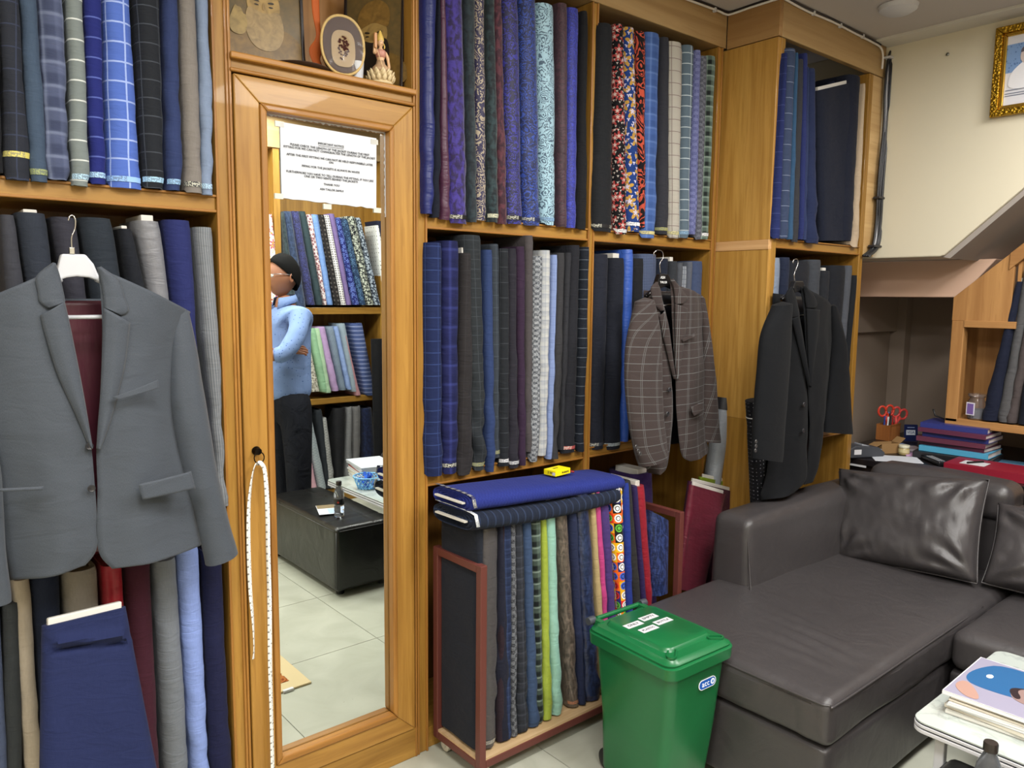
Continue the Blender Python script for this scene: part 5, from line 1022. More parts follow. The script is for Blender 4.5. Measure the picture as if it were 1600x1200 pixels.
def pillow(C4,T,label,seed,wrk=1):
    TL,TR,BR_,BL_=[Vector(q) for q in C4]; nn=(TR-TL).cross(BL_-TL).normalized()
    if nn.x>0: nn=-nn
    t=thing('sofa_cushion',label,'cushion',tuple((BL_+BR_)/2),'loose back cushions of the sofa'); n=44; vs=[]
    for side in (1,-1):
        rows=[];uv=[]
        for i in range(n+1):
            v=i/n; vv=2*v-1; row=[]
            for j in range(n+1):
                u=j/n; uu=2*u-1; pu=1-.05*(1-abs(uu)**2)*abs(vv)**2; 
                # edges curve inwards between the corners
                a=TL.lerp(TR,u).lerp(BL_.lerp(BR_,u),v); cen=(TL+TR+BR_+BL_)/4; a=cen+(a-cen)*(1-.045*(1-uu*uu)*(abs(vv)**3)-.045*(1-vv*vv)*(abs(uu)**3))
                th=T*((1-abs(uu)**3.2)*(1-abs(vv)**3.2))**.42
                d=0
                ed=(1-uu*uu)*(1-vv*vv)
                for cu,cv,sgn in ((-1,-1,1),(1,-1,-1),(-1,1,-1),(1,1,1)):
                    du,dv=uu-cu,vv-cv; rr=math.hypot(du,dv); ang=math.atan2(dv,du); d+=.010*wrk*math.sin(ang*11+seed+rr*3)*math.exp(-((rr-.45)/.3)**2)*min(1,ed*6)
                d+=.009*wrk*noise.noise(Vector((uu*2.3,vv*2.3,seed)))+.006*wrk*abs(noise.noise(Vector((uu*7,vv*3,seed+4))))*min(1,ed*5)
                if vv<-.45: d+=.014*wrk*math.sin(uu*17+2*vv+seed)*math.exp(-((vv+.72)/.16)**2)*max(0,noise.noise(Vector((uu*2,seed,2)))+.4)
                row.append(a+nn*(side*(th+ (d if side>0 else 0)*min(1,th/T*1.5)))); uv.append((u,v))
            rows.append(row)
        vs.append(rows)
    m_=MB(); m_.grid(vs[0]); m_.grid(vs[1]); c=m_.build('cover',LEA,t,smooth=True); bm=bmesh.new(); bm.from_mesh(c.data); bmesh.ops.remove_doubles(bm,verts=bm.verts,dist=.0006); bmesh.ops.recalc_face_normals(bm,faces=bm.faces); bm.to_mesh(c.data); bm.free(); c.data.polygons.foreach_set('use_smooth',[True]*len(c.data.polygons))
    m_=MB(); E=[vs[0][0][j] for j in range(n+1)]+[vs[0][i][n] for i in range(n+1)]+[vs[0][n][j] for j in range(n,-1,-1)]+[vs[0][i][0] for i in range(n,-1,-1)]
    m_.tube(E[::2],.0035,6); m_.build('piping',LEA,t,smooth=True); return t
pillow([(3.33,-0.334,0.726),(3.33,-0.938,0.792)]+[(3.14,-0.986,0.432),(3.14,-0.444,0.378)],.085,'large dark brown leather cushion in the corner by the armrest',2)
pillow([(3.36,-.965,.70),(3.36,-1.62,.70),(3.17,-1.60,.42),(3.17,-.99,.43)],.085,'second brown leather cushion, cut by the right edge of the photo',9)
# ================= COFFEE TABLE AND OTTOMAN =================
t=thing('coffee_table','white coffee table with grey stone-look glass top beside the black ottoman','table',(2.3,-1.6,0))
TX0,TX1,TY0,TY1=2.0,2.62,-2.02,-1.225
TG=N('table_top'); o_=TG.obj(); v_=TG.noise(TG.mapped(o_,(1,1,1)),3,5,1.6).outputs[0]
TG=TG.fin(TG.mix(TG.ramp(v_,[(.47,'000000'),(.5,'ffffff'),(.53,'000000')]),'b4bbb6','a3aaa6'),.07,spec=.6,coat=.3)
cx_,cy_=(TX0+TX1)/2,(TY0+TY1)/2; hx_,hy_=(TX1-TX0)/2,(TY1-TY0)/2; MTB=Matrix.Translation((cx_,cy_,0))
def plate(z0,z1,ins,mat,nm):
    q=MB(); stack(q,[(z0,hx_-ins,hy_-ins,.035,0,0),(z1,hx_-ins,hy_-ins,.035,0,0)],MTB,k=6); return q.build(nm,mat,t,smooth='auto',bevel=.0015)
plate(.389,.399,0,WHITE,'lower_rim'); plate(.3992,.4026,.002,P('20242e',.3),'dark_line'); plate(.4028,.4115,0,WHITE,'upper_rim'); plate(.4117,.4142,.001,P('20242e',.3),'dark_line'); plate(.4144,.42,.001,TG,'glass_top')
for x in (TX0+.045,TX1-.07):
    for y in (TY0+.045,TY1-.07): bx(x,y,0,x+.024,y+.024,.389).build('leg',WHITE,t,bevel=.003)
for y in (TY0+.045,TY1-.07): bx(TX0+.07,y,.362,TX1-.07,y+.024,.386).build('apron',WHITE,t,bevel=.002)
ot=thing('ottoman','long black leather ottoman pushed half under the white coffee table','ottoman',(1.92,-1.73,0))
OX0,OX1,OY0,OY1=1.70,2.035,-2.16,-1.315
def ow(W,ux,uy,uz):
    a=0
    if uz>.5:
        for cy in (-1.45,-1.73,-2.0):
            a-=.004*math.exp(-((W.y-cy)/.006)**2)
        a-=.004*math.exp(-((W.x-1.92)/.006)**2)
    return a
soft(OX0,OY0,.03,OX1,OY1,.35,.022,'body',ot,LEB,(.004,.004,.012),21,.003,40,wrz=ow)
m_=MB(); 
for z,e in ((.335,.001),): m_.tube([(OX0-e,OY1-.02,z),(OX0-e,OY0+.02,z)],.0018,6); m_.tube([(OX0+.02,OY1+e,z),(OX1-.02,OY1+e,z)],.0018,6)
m_.tube([(OX0+.004,OY1-.004,.33),(OX0+.004,OY1-.004,.05)],.003,6); m_.build('seam',P('3c3c3e',.5),ot,smooth=True)
for x in (OX0+.05,OX1-.05):
    for y in (OY0+.06,OY1-.06): MB().lathe([(0,0),(.02,0),(.022,.032),(0,.032)],(x,y,0),12).build('leg',BLACK,ot,smooth='auto')
# water bottle on the ottoman
t=thing('water_bottle','small clear plastic water bottle with black cap standing on the ottoman','bottle',(1.80,-1.47,.362))
BO=(1.80,-1.47,.362)
pr=[(0,.004),(.020,.0),(.025,.004),(.0255,.02),(.0235,.024),(.0255,.028),(.0255,.048),(.0235,.052),(.0255,.056),(.0258,.105),(.024,.118),(.016,.136),(.0115,.146),(.0115,.152)]
MB().lathe([(r,z*1.1) for r,z in pr],BO,24).build('bottle_body',PLAS,t,smooth=True)
MB().lathe([(0,.163),(.0140,.163),(.0145,.165),(.0145,.180),(.0132,.183),(0,.183)],BO,24).build('cap',P('28211e',.35),t,smooth='auto')
lb=MB().lathe([(.0262,.066),(.0264,.067),(.0264,.094),(.0262,.095)],BO,28).build('label',P('101014',.4),t,smooth='auto')
for a in (0,2.2,4.2): MB().prism([(-.008,-.002),(-.002,0),(0,.005),(.003,-.001),(.009,0),(.003,-.004),(0,-.008),(-.002,-.003)],.0008,MT((BO[0]+.0262*math.cos(a),BO[1]+.0262*math.sin(a),BO[2]+.081),rx=PI/2,rz=a+PI/2)).build('label_print',P('c83020',.4),lb)
# leaflets under the bottle
t=thing('leaflet','printed leaflet lying on the ottoman beside the water bottle','leaflet',(1.80,-1.62,.364))
M_=MT((1.80,-1.60,.3665),rz=.35); q=bx(-.05,-.10,0,.05,.08,.001,M=M_).build('sheet',PAPER,t); bx(-.048,-.098,.0012,.048,-.03,.0016,M=M_).build('printed_picture',P('7c6c50',.5),q); bx(.0,-.02,.0012,.045,.07,.0016,M=M_).build('printed_panel',P('a0b4d4',.5),q)
# magazines
def magazines(n,x,y,z,w,l,label0,g,rng,rz0,tops,lab):
    rr=random.Random(rng); cs=['e4e2da','c8ccd4','dcd4c4','e8e8ea','b8c4cc','d8c8b8','f0eee8','a84040']
    for k in range(n):
        th=rr.uniform(.006,.011); M_=MT((x+rr.uniform(-.008,.008),y+rr.uniform(-.008,.008),z),rz=rz0+rr.uniform(-.06,.06))
        t=thing('magazine',lab[k] if k<len(lab) else label0,'magazine',(x,y,z),g)
        q=MB(); q.box(-w/2+.002,-l/2+.002,.0008,w/2-.002,l/2-.002,th-.0008,M=M_); q.build('pages',P('e6e2da',.8),t)
        q=MB(); q.box(-w/2,-l/2,0,w/2,l/2,.0008,M=M_); q.box(-w/2,-l/2,th-.0008,w/2,l/2,th,M=M_); q.box(-w/2,-l/2,0,-w/2+.0008,l/2,th,M=M_); c=q.build('cover',P(rr.choice(cs),.35),t)
        z+=th+.0006
    return t,c,M_,th,z
# stack by the sofa corner, top cover with a figure in blue
mg=['cream-edged magazine at the bottom of the stack on the coffee table corner']+['thick white magazine %s in the coffee table corner stack'%s for s in ('second from the bottom','third from the bottom','fourth from the bottom','fifth from the bottom','sixth from the bottom')]+['top magazine of the corner stack, a man in blue on its cover']
t,c,M_,th,z_=magazines(7,2.05+.19,-1.375,.4205,.285,.215,'','magazines at the coffee table corner',5,.02,0,mg)
def flat(out,M,d,mat,nm,par,k=.0004): return MB().prism(chaikin(out) if nm!='cover_photo' else out,k,M@Matrix.Translation((0,0,d))).build(nm,mat,par)
flat([(-.14,-.105),(.14,-.105),(.14,.105),(-.14,.105)],M_,th,P('908ca0',.4),'cover_photo',c)
flat([(-.04,-.09),(.12,-.1),(.138,.05),(.06,.09),(-.02,.098),(-.06,.06)],M_,th+.0005,P('285c8c',.35),'printed_shirt',c)
flat([(-.13,.02),(-.06,.06),(-.04,.09),(-.09,.1),(-.135,.06)],M_,th+.001,P('a88478',.4),'printed_arm',c)
flat([(-.05,-.09),(.02,-.095),(.03,-.04),(.0,-.01),(-.05,-.02),(-.07,-.06)],M_,th+.001,P('8c7470',.35),'printed_face',c)
flat([(-.055,-.03),(.0,-.0),(.03,-.04),(.0,-.02),(-.04,-.045)],M_,th+.0015,P('2c2226',.35),'printed_hair',c)
flat([(x*.013+.03,y*.008+.05) for x,y in [(math.cos(a*PI/8),math.sin(a*PI/8)) for a in range(16)]],M_,th+.0015,P('e8ecf0',.3),'printed_badge',c)
# taller pile further along the table, seen in the mirror
mx,my=[(2.295,-1.937)][0]
MX_,MY_=[(2.238,-1.899)][0]
labs=['magazine %s in the tall pile on the coffee table'%s for s in ('at the bottom','second up','third up','fourth up','fifth up','sixth up','seventh up','eighth up','next to the top','on top')]
magazines(10,MX_,MY_,.4205,.21,.28,'','magazines in the tall pile on the coffee table',11,.2,0,labs)
# blue basket
BXY=(2.095,-1.70)
t=thing('plastic_basket','small light blue lattice plastic basket on the coffee table','basket',(*BXY,.421))
SKY=P('74b0dc',.35); m_=MB(); m_.lathe([(0,.0),(.055,.0),(.055,.004),(0,.004)],(*BXY,.421),24); m_.build('base',SKY,t,smooth='auto')
for sg in (1,-1):
    for k in range(18):
        a0=2*PI*k/18; p=[(BXY[0]+(.055+.022*s)*math.cos(a0+sg*s*.7),BXY[1]+(.055+.022*s)*math.sin(a0+sg*s*.7),.423+.062*s) for s in (0,.33,.66,1)]; m_=MB().tube(p,.0022,5); m_.build('slat',SKY,t,smooth=True)
q=MB(); q.tube([(BXY[0]+.078*math.cos(a),BXY[1]+.078*math.sin(a),.487) for a in [2*PI*k/28 for k in range(29)]],.004,6); q.build('rim',SKY,t,smooth=True)
q=MB(); rr=random.Random(2)
for k in range(26):
    a=rr.uniform(0,6.28); r_=rr.uniform(0,.055); q.box(-.014,-.008,-.003,.014,.008,.003,M=MT((BXY[0]+r_*math.cos(a),BXY[1]+r_*math.sin(a),.455+rr.uniform(-.02,.04)),rr.uniform(-1,1),rr.uniform(-1,1),rr.uniform(0,3)))
tag(q.build('wrapped_sweets',P('2c5cc0',.25)),'blue wrapped sweets filling the light blue basket','sweets',kind='stuff')
# folded cloth pieces beside the basket
for k,(c_,dz,lb_) in enumerate((('14151c',0,'black folded cloth on the coffee table under the navy one'),('1a2450',.062,'navy folded cloth on top of the black one on the coffee table'))):
    t=thing('folded_cloth',lb_,'cloth',(2.33,-1.53,.421+dz)); soft(2.17,-1.62,.421+dz,2.46,-1.46,.421+dz+.058,.024,'cloth',t,fabric('plain '+c_),(.0,0,.004),30+k,.004,14)
    q=MB(); q.tube([(2.169,-1.58,.45+dz),(2.167,-1.54,.452+dz),(2.169,-1.49,.45+dz)],.004,6); q.build('core_board',CORE,t)
# ================= RUG =================
RGM=N('rug'); o_=RGM.obj(); sw=RGM.noise(RGM.mapped(o_,(1,1,1)),7,1,2.5).outputs[0]; sn=RGM.M('SINE',RGM.M('MULTIPLY',sw,30))
RGM.bump(RGM.noise(o_,500,2).outputs[0],.4,.003)
RGM=RGM.fin(RGM.mix(RGM.M('GREATER_THAN',sn,.55),RGM.mix(RGM.M('GREATER_THAN',RGM.noise(o_,5,2).outputs[0],.6),'c8b48a','a8683a'),'7c3a1c'),.95,spec=.1)
RGM2=P('c8b690',.95,spec=.1)
t=thing('floor_rug','beige floor rug with brown scroll pattern in front of the mirror','rug',(.9,-.9,0))
bx(.55,-1.3,.0005,1.235,-.62,.008).build('pile_border',RGM2,t,bevel=.002); bx(.6,-1.25,.0082,1.17,-.68,.0098).build('scroll_field',RGM,t)
bx(1.12,-.626,.001,1.16,-.612,.0105).build('care_label',WHITE,t)
# ================= DESK UNDER THE STAIRS =================
dz=.72
DKM=P('1a1618',.3)
t=thing('desk','dark desk in the recess behind the sofa','desk',(4.1,-.5,0))
bx(3.66,-.98,dz-.03,4.62,-.06,dz).build('desk_top',DKM,t,bevel=.003)
for x in (3.68,4.57): bx(x,-.96,0,x+.03,-.08,dz-.03).build('side_panel',DKM,t)
bx(3.7,-.96,.3,4.58,-.945,dz-.03).build('front_panel',DKM,t)
# black mesh trays by the cupboard
for k in range(4):
    q=bx(3.86,-1.32,.50+k*.055,4.0,-.99,.506+k*.055); t2=tag(q.build('letter_tray',P('141214',.4),None,bevel=.002),['lowest','second lowest','second highest','highest'][k]+' black letter tray stacked at the right end of the desk','tray','black letter trays')
t3=tag(bx(3.82,-1.34,0,4.02,-.985,.499).build('side_cabinet',P('1c1816',.4),None,bevel=.004),'low black cabinet under the letter trays beside the desk','cabinet')
# pencil holder with scissors
PX_,PY_=4.30,-.125
PX_,PY_=[(4.309,-0.11)][0]
t=thing('pencil_holder','ribbed brown wooden pencil holder full of pens on the desk','holder',(PX_,PY_,dz))
BAM=wood('z','a86c38','7c4820',.5,1,.05); w_=.066
for k in range(13):
    for s in (-1,1): bx(PX_-w_+.0102*k,PY_+s*.034-.003,dz+.001,PX_-w_+.0102*k+.0085,PY_+s*.034+.003,dz+.088).build('rib',BAM,t,bevel=.001)
for s in (-1,1): bx(PX_+s*w_-.002,PY_-.031,dz+.001,PX_+s*w_+.002,PY_+.031,dz+.086).build('side_panel',BAM,t)
bx(PX_-.06,PY_-.03,dz+.001,PX_+.06,PY_+.03,dz+.005).build('base',BAM,t); q=bx(PX_-.066,PY_-.0385,dz+.08,PX_+.066,PY_-.0375,dz+.088).build('rim',BAM,t)
rr=random.Random(4)
pens=[('white','e8e8e8'),('blue','2c48a0'),('black','18181c'),('silver','a0a4ac'),('red','b02828'),('clear-blue','7088c0'),('purple','5030b0'),('grey','606068')]
for k,(nm,c_) in enumerate(pens):
    x=PX_-.054+.0145*k; y=PY_-.015+.025*(k%2); q=MB(); tx,ty=rr.uniform(-.014,.014),rr.uniform(-.01,.01); hh=rr.uniform(.105,.14)
    q.tube([(x,y,dz+.012),(x+tx,y+ty,dz+hh)],.0042,8); o=q.build('barrel',P(c_,.3),None,smooth='auto'); e=thing('pen','%s pen standing in the wooden pencil holder'%nm,'pen',(x,y,dz+.01)); setp(o,e); q=MB(); q.tube([(x+tx,y+ty,dz+hh+.001),(x+tx*1.05,y+ty,dz+hh+.014)],.005,8); q.build('pen_cap',P(c_,.3),e,smooth='auto')
def scissors(x,y,z,ang,label,col):
    t=thing('scissors',label,'scissors',(x,y,z)); M_=MT((x,y,z),rz=-.7,ry=0)@MT((0,0,0),ry=ang)
    for s in (-1,1):
        q=MB(); pts=[M_@Vector((s*.022+.021*math.cos(a),s*.003,.115+.027*math.sin(a))) for a in [2*PI*i/20 for i in range(21)]]; q.tube(pts,.0062,8); h=q.build('finger_loop',P(col,.35),t,smooth=True)
        q=MB(); q.tube([M_@Vector((s*.015,s*.003,.092)),M_@Vector((0,s*.003,.055)),M_@Vector((-s*.004,s*.003,.03))],[.0085,.007,.004],8); q.build('handle_shank',P(col,.35),t,smooth=True)
        q=MB(); q.prism([(-.006,0),(.006,0),(.001,-.04)],.002,M_@MT((0,s*.003,.04),rx=PI/2)); q.build('blade',CHROME,t)
scissors(PX_-.012,PY_,dz+.045,-.12,'coral red handled scissors on the left in the pencil holder','d4402c')
scissors(PX_+.022,PY_-.012,dz+.035,.3,'pinkish red handled scissors on the right in the pencil holder','dc4c48')
# blue card stand
vx,vy=[(4.333,-0.223)][0]
t=thing('payment_card_sign','small dark blue VISA payment sign standing beside the pencil holder','sign',(vx,vy,dz))
M_=MT((vx,vy,dz+.001),rz=-.75)@MT((0,0,0),rx=-.12); q=bx(-.036,-.002,0,.036,.002,.092,M=M_).build('plate',P('14204c',.3),t,bevel=.001)
bx(-.026,-.0036,.035,.022,-.0024,.062,M=M_).build('logo_field',P('ccd4e0',.4),q); text('VISA',.02,P('1c2c70',.4),q,M_@MT((-.002,-.004,.049),rx=PI/2)); bx(-.02,-.0036,.074,.018,-.0026,.078,M=M_).build('printed_line',P('90a0c8',.4),q)
# small boxes, jar, papers
def card(u,v,z,w,l,h,col,rz,name,label,cat,rough=.6):
    return None
a=[(3.92,-0.278),(3.79,-0.278),(3.942,-0.354),(4.039,-0.287),(3.454,-0.346),(3.783,-0.386),(4.163,-0.317),(3.594,-0.315)]
def item(i,w,l,h,rz,name,label,cat,col,dzz=0):
    x,y=a[i]; t=tag(bx(-w/2,-l/2,0,w/2,l/2,h,M=MT((x,y,dz+.0008+dzz),rz=rz)).build(name,P(col,.55),None,bevel=min(h*.2,.002)),label,cat); return t
t=thing('open_carton','small opened brown cardboard carton on the desk by the glass jar','box',(*a[0],dz)); M_=MT((a[0][0],a[0][1],dz+.001),rz=-.5)
q=MB(); q.box(-.05,-.03,0,.05,.03,.002,M=M_); q.box(-.05,-.03,.002,-.048,.03,.05,M=M_); q.box(.048,-.03,.002,.05,.03,.05,M=M_); q.box(-.048,-.03,.002,.048,-.028,.05,M=M_); q.box(-.048,.028,.002,.048,.03,.05,M=M_); KR=P('8c6c44',.7); q.build('carton',KR,t)
q=MB(); q.add([M_@Vector(p) for p in ((-.05,-.03,.05),(-.05,.03,.05),(-.095,.03,.03),(-.095,-.03,.03))],[(0,1,2,3)]); q.build('flap',KR,t,solid=.002); q=MB(); q.add([M_@Vector(p) for p in ((.05,-.03,.05),(.05,.03,.05),(.08,.03,.075),(.08,-.03,.075))],[(0,1,2,3)]); q.build('flap',KR,t,solid=.002)
item(3,.07,.04,.03,-.6,'sweet_packet','light blue packet between the carton and the glass jar','packet','7090c8')
jx,jy=a[2]; t=thing('glass_jar','small round jar with pale lid on the desk beside the carton','jar',(jx,jy,dz))
MB().lathe([(0,.001),(.024,.001),(.026,.006),(.026,.03),(.023,.034),(0,.034)],(jx,jy,dz),24).build('jar_body',P('a89868',.2),t,smooth='auto'); MB().lathe([(0,.035),(.0255,.035),(.0262,.037),(.0262,.046),(.025,.048),(0,.048)],(jx,jy,dz),24).build('lid',P('d0ccb4',.3),t,smooth='auto'); MB().lathe([(.0263,.012),(.0265,.012),(.0265,.028),(.0263,.028)],(jx,jy,dz),24).build('label',P('c8bc90',.5),t)
t=thing('card_terminal','grey card payment terminal with white sticker on the desk corner','terminal',(a[4][0],a[4][1],dz)); M_=MT((3.72,-.24,dz+.001),rz=-.45)
q=MB(); q.prism([(-.10,0),(.10,0),(.11,.02),(.07,.05),(-.06,.062),(-.11,.04)],.085,M_@MT((0,.04,0),rx=PI/2)); q.build('housing',P('3c3e44',.4),t,bevel=.006); bx(-.07,-.047,.018,-.03,-.0455,.042,M=M_).build('sticker',WHITE,t)
q=MB(); q.box(-.03,-.03,.05,.09,.03,.06,M=M_@MT((0,0,0),ry=.25)); q.build('keypad',P('8c9098',.35),t,bevel=.003)
MB().tube(curve([(3.64,-.22,.725),(3.62,-.24,.70),(3.615,-.20,.60),(3.63,-.16,.45)],20),.003,6).build('cable',BLACK,t,smooth=True)
tag(bx(3.665,-.30,.68,3.66+.002,-.12,.69).build('shelf_edge_label',WHITE),'pale label strip on the desk edge beside the headrest','label')
t=tag(bx(-.075,-.105,0,.075,.105,.002,M=MT((a[5][0],a[5][1],dz+.002),rz=.6)).build('paper_sheet',PAPER),'white paper sheet lying on the desk behind the headrest','paper')
t=tag(bx(-.11,-.05,0,.11,.05,.012,M=MT((a[6][0]-.12,a[6][1]+.04,dz+.001),rz=-.8)).build('receipt_book',P('c8bcc4',.6)),'pale pink receipt book lying in front of the pencil holder','book')
# folders
def box_at(u,v,plane_z,w,l,h,rz,name,label,cat,col,grp=None,parts=True):
    t=thing(name,label,cat,(u,v,plane_z),grp); M_=MT((u,v,plane_z),rz=rz)
    q=MB(); q.box(-w/2,-l/2,0,w/2,l/2,.002,M=M_); q.box(-w/2,-l/2,h-.002,w/2,l/2,h,M=M_); q.box(-w/2,-l/2,.002,-w/2+.002,l/2,h-.002,M=M_); c=q.build('cover',P(col,.4),t); bx(-w/2+.004,-l/2+.004,.0022,w/2-.004,l/2-.004,h-.0022,M=M_).build('pages',P('d8ccc8',.8),t); return t,c,M_
fx,fy=4.12,-.52
st=[('4c9cc0',.026,'light blue ledger at the bottom of the ledger pile'),('4c2438',.02,'maroon ledger second from the bottom of the pile'),('5c2c40',.022,'maroon ledger in the middle of the pile'),('28306c',.022,'indigo ledger third from the top of the pile'),('5c2c44',.02,'maroon ledger second from the top of the pile'),('2c3478',.024,'indigo ledger on top of the ledger pile')]
C0=[(4.032,-0.569)][0]; z=.757
tag(bx(-.12,-.17,0,.12,.17,.034,M=MT((C0[0],C0[1],dz+.001),rz=.12)).build('black_case',P('1c1c20',.35),None,bevel=.004),'black flat case lying under the ledgers on the desk','case')
for k,(c_,h,lb_) in enumerate(st):
    r_=(.05,-.03,.06,.02,.0,.08)[k]; box_at(C0[0]+.02*(k%2),C0[1]+.008*((k*7)%3-1),z,.21,.30-.01*(k%2),h,r_,'ledger',lb_,'ledger',c_,'ledgers piled on the desk'); z+=h+.0005
M_=MT((C0[0]+.02,C0[1]-.08,z+.003),rz=.3); t=thing('hand_fan','dark patterned folded fan lying on top of the ledger pile','fan',(C0[0],C0[1],z))
q=MB(); q.prism([(-.05,-.09),(.03,-.12),(.08,-.02),(.06,.11),(.0,.14),(-.03,.03)],.006,M_); q.build('blade',fabric('dots 14120f 6a5038 .012 .3'),t); q=MB(); q.tube([M_@Vector((0,.13,.008)),M_@Vector((-.01,.19,.03)),M_@Vector((-.01,.2,.06))],.004,6); q.build('handle',BLACK,t,smooth=True)
rc=[(4.269,-0.385),(4.056,-0.57)]
for k,(x,y,lb_) in enumerate(((rc[0][0]-.06,rc[0][1]+.02,'black remote control nearest the jar on the desk'),(rc[1][0]-.2,rc[1][1]+.04,'black remote control lying behind the red folder'))):
    t=thing('remote_control',lb_,'remote control',(x,y,dz),'remote controls on the desk'); M_=MT((x,y,dz+.002),rz=-.9+k*.15); bx(-.022,-.09,0,.022,.09,.02,M=M_).build('housing',P('121216',.3),t,bevel=.005)
    q=MB(); 
    for i in range(3):
        for j in range(8): bx(-.014+.011*i,-.07+.016*j,.0202,-.007+.011*i,-.062+.016*j,.022,M=M_).build('button',P('8c8c90',.5),t)
rf=[(3.407,-0.655,0.765),(3.577,-0.919,0.765)]
rx_,ry_=(rf[0][0]+rf[1][0])/2+.08,(rf[0][1]+rf[1][1])/2
t,c,M_=box_at(3.80,-.80,dz+.001,.20,.34,.04,.05,'red_folder','thick red box folder lying behind the sofa headrest','folder','86182c')
q=bx(-.06,.02,.0402,.03,.12,.0412,M=M_).build('torn_label',WHITE,c); q=MB(); q.tube([M_@Vector((-.05,.09,.045)),M_@Vector((.03,.05,.045))],.005,6); q.build('pen_clip',BLACK,c)
tag(bx(-.1,-.13,0,.1,.13,.012,M=MT((4.05,-.83,dz+.001),rz=.2)).build('blue_folder',P('4c7894',.5)),'slate blue folder lying under the end of the ledger pile','folder')
tag(bx(-.05,-.07,0,.05,.07,.004,M=MT((3.98,-.42,dz+.001),rz=.5)).build('pink_note',P('c8a0c8',.6)),'pink paper notes on the desk between jar and ledgers','paper')
# ================= CUPBOARD UNDER THE STAIRS =================
cp=thing('stair_cupboard','light wood cupboard under the stairs with a sloping top','cupboard',(4.0,-1,0))
E0=[(-0.509,1.505),(-0.784,1.748),(-0.584,1.395),(-0.516,0.913),(-0.611,0.925),(-0.845,0.92),(-0.648,1.676)]
yA=E0[0][0]; sA=(E0[1][1]-E0[0][1])/(E0[1][0]-E0[0][0]); yl=-0.516
zt_=1.393
# left post
q=MB(); q.box(4.0,-.565,.905,4.055,-.51,1.39); q.build('left_post',CV,cp,bevel=.003)
q=MB(); q.box(4.0,-1.5,.885,4.06,-.51,.922); q.build('shelf_edge',CY,cp,bevel=.003); bx(4.055,-1.5,.90,4.05+.30,-.512,.92).build('shelf',CY,cp)
# triangular panel
q=MB(); yb=-.755; q.prism([(yA,1.50),(yA,1.39),(yb,1.39),(yb,1.50+sA*(yb-yA))],.02,Matrix.Translation((4.0,0,0))@MX); q.build('sloping_panel',CV,cp,bevel=.002)
q=MB(); q.box(3.995,-.78,1.36,4.02,-.565,1.392); q.build('rail',CY,cp,bevel=.002)
q=MB(); y2=-1.6; q.prism([(yb+.02,1.50+sA*(yb+.02-yA)),(yb+.02,1.50+sA*(yb+.02-yA)-.075),(y2,1.50+sA*(y2-yA)-.075),(y2,1.50+sA*(y2-yA))],.045,Matrix.Translation((3.992,0,0))@MX); q.build('sloping_rail',CY,cp,bevel=.003)
bx(4.02,-.78,1.395,4.04,-.765,1.72).build('divider',CV,cp)
bx(4.055,-.745,.922,4.30,-.73,1.37).build('divider',CV,cp)
bx(4.30,-1.5,.886,4.32,-.512,1.5).build('back_panel',CV,cp); bx(4.055,-.525,.922,4.30,-.512,1.39).build('side_panel',CV,cp)
q=MB(); q.prism([(yA-.26,1.39),(y2,1.39),(y2,1.44+sA*(y2-yA)),(yA-.26,1.44+sA*(-.26))],.015,Matrix.Translation((4.30,0,0))@MX); q.build('back_panel',wood('y','6e5e48','5a4c3a',.7,.4,0),cp)
bx(4.0,-1.5,.0,4.015,-.99,.885).build('lower_panel',CV,cp,bevel=.002)
# glass jar on the shelf
jx,jy=4.05,-0.628
t=thing('glass_jar','tall clear glass jar with purple label on the cupboard shelf','jar',(jx,jy,.923))
MB().lathe([(0,.002),(.034,.002),(.038,.01),(.038,.085),(.03,.1),(.03,.106),(.036,.108),(.036,.112),(.0,.112)],(jx,jy,.923),26).build('jar_body',PLAS,t,smooth='auto')
MB().lathe([(0,.113),(.038,.113),(.039,.116),(.037,.122),(0,.122)],(jx,jy,.923),26).build('lid',PLAS,t,smooth='auto')
MB().lathe([(0,.006),(.033,.006),(.033,.05),(0,.05)],(jx,jy,.923),16).build('contents',P('5c5c60',.6),t)
q=bx(-.021,-.001,-.03,.021,.001,.03,M=MT((jx-.04,jy+.012,.975),rz=-PI/2-.3)).build('card',P('e8e4ee',.4),t); bx(-.016,-.0018,-.025,.016,-.001,.025,M=MT((jx-.04,jy+.012,.975),rz=-PI/2-.3)).build('card_print',P('7c64a8',.4),q)
# ================= PICTURE ON THE RIGHT WALL =================
x=XW; A=[(3.7,-0.707,2.611),(3.7,-0.714,2.251)]
yL=(A[0][1]+A[1][1])/2; z1,z0=A[0][2],A[1][2]; yR=yL-.30
t=thing('framed_picture','gold framed portrait photograph high on the cream wall','picture',(x,(yL+yR)/2,z0))
def yframe(o,i,x0,x1,mat,nm):
    (a,b,c,e)=o;(A_,B_,C_,E_)=i
    for q in (((a,b),(c,b),(C_,B_),(A_,B_)),((c,b),(c,e),(C_,E_),(C_,B_)),((c,e),(a,e),(A_,E_),(C_,E_)),((a,e),(a,b),(A_,B_),(A_,E_))):
        m_=MB(); v=[(x0,y,z) for y,z in q]+[(x1,y,z) for y,z in q]; m_.add(v,[(0,1,2,3),(7,6,5,4)]+[(k,(k+1)%4,4+(k+1)%4,4+k) for k in range(4)]); m_.build(nm,mat,t,bevel=.003)
GN=N('gilt'); GN.bump(GN.vor(GN.obj(),110).outputs['Distance'],.8,.006); GLT=GN.fin('b8902c',.32,metal=.9)
yframe((yR,z0,yL,z1),(yR+.028,z0+.028,yL-.028,z1-.028),x-.03,x-.002,GLT,'carved_moulding')
yframe((yR+.028,z0+.028,yL-.028,z1-.028),(yR+.045,z0+.042,yL-.043,z1-.042),x-.02,x-.002,P('c8a040',.25,metal=.9),'inner_moulding')
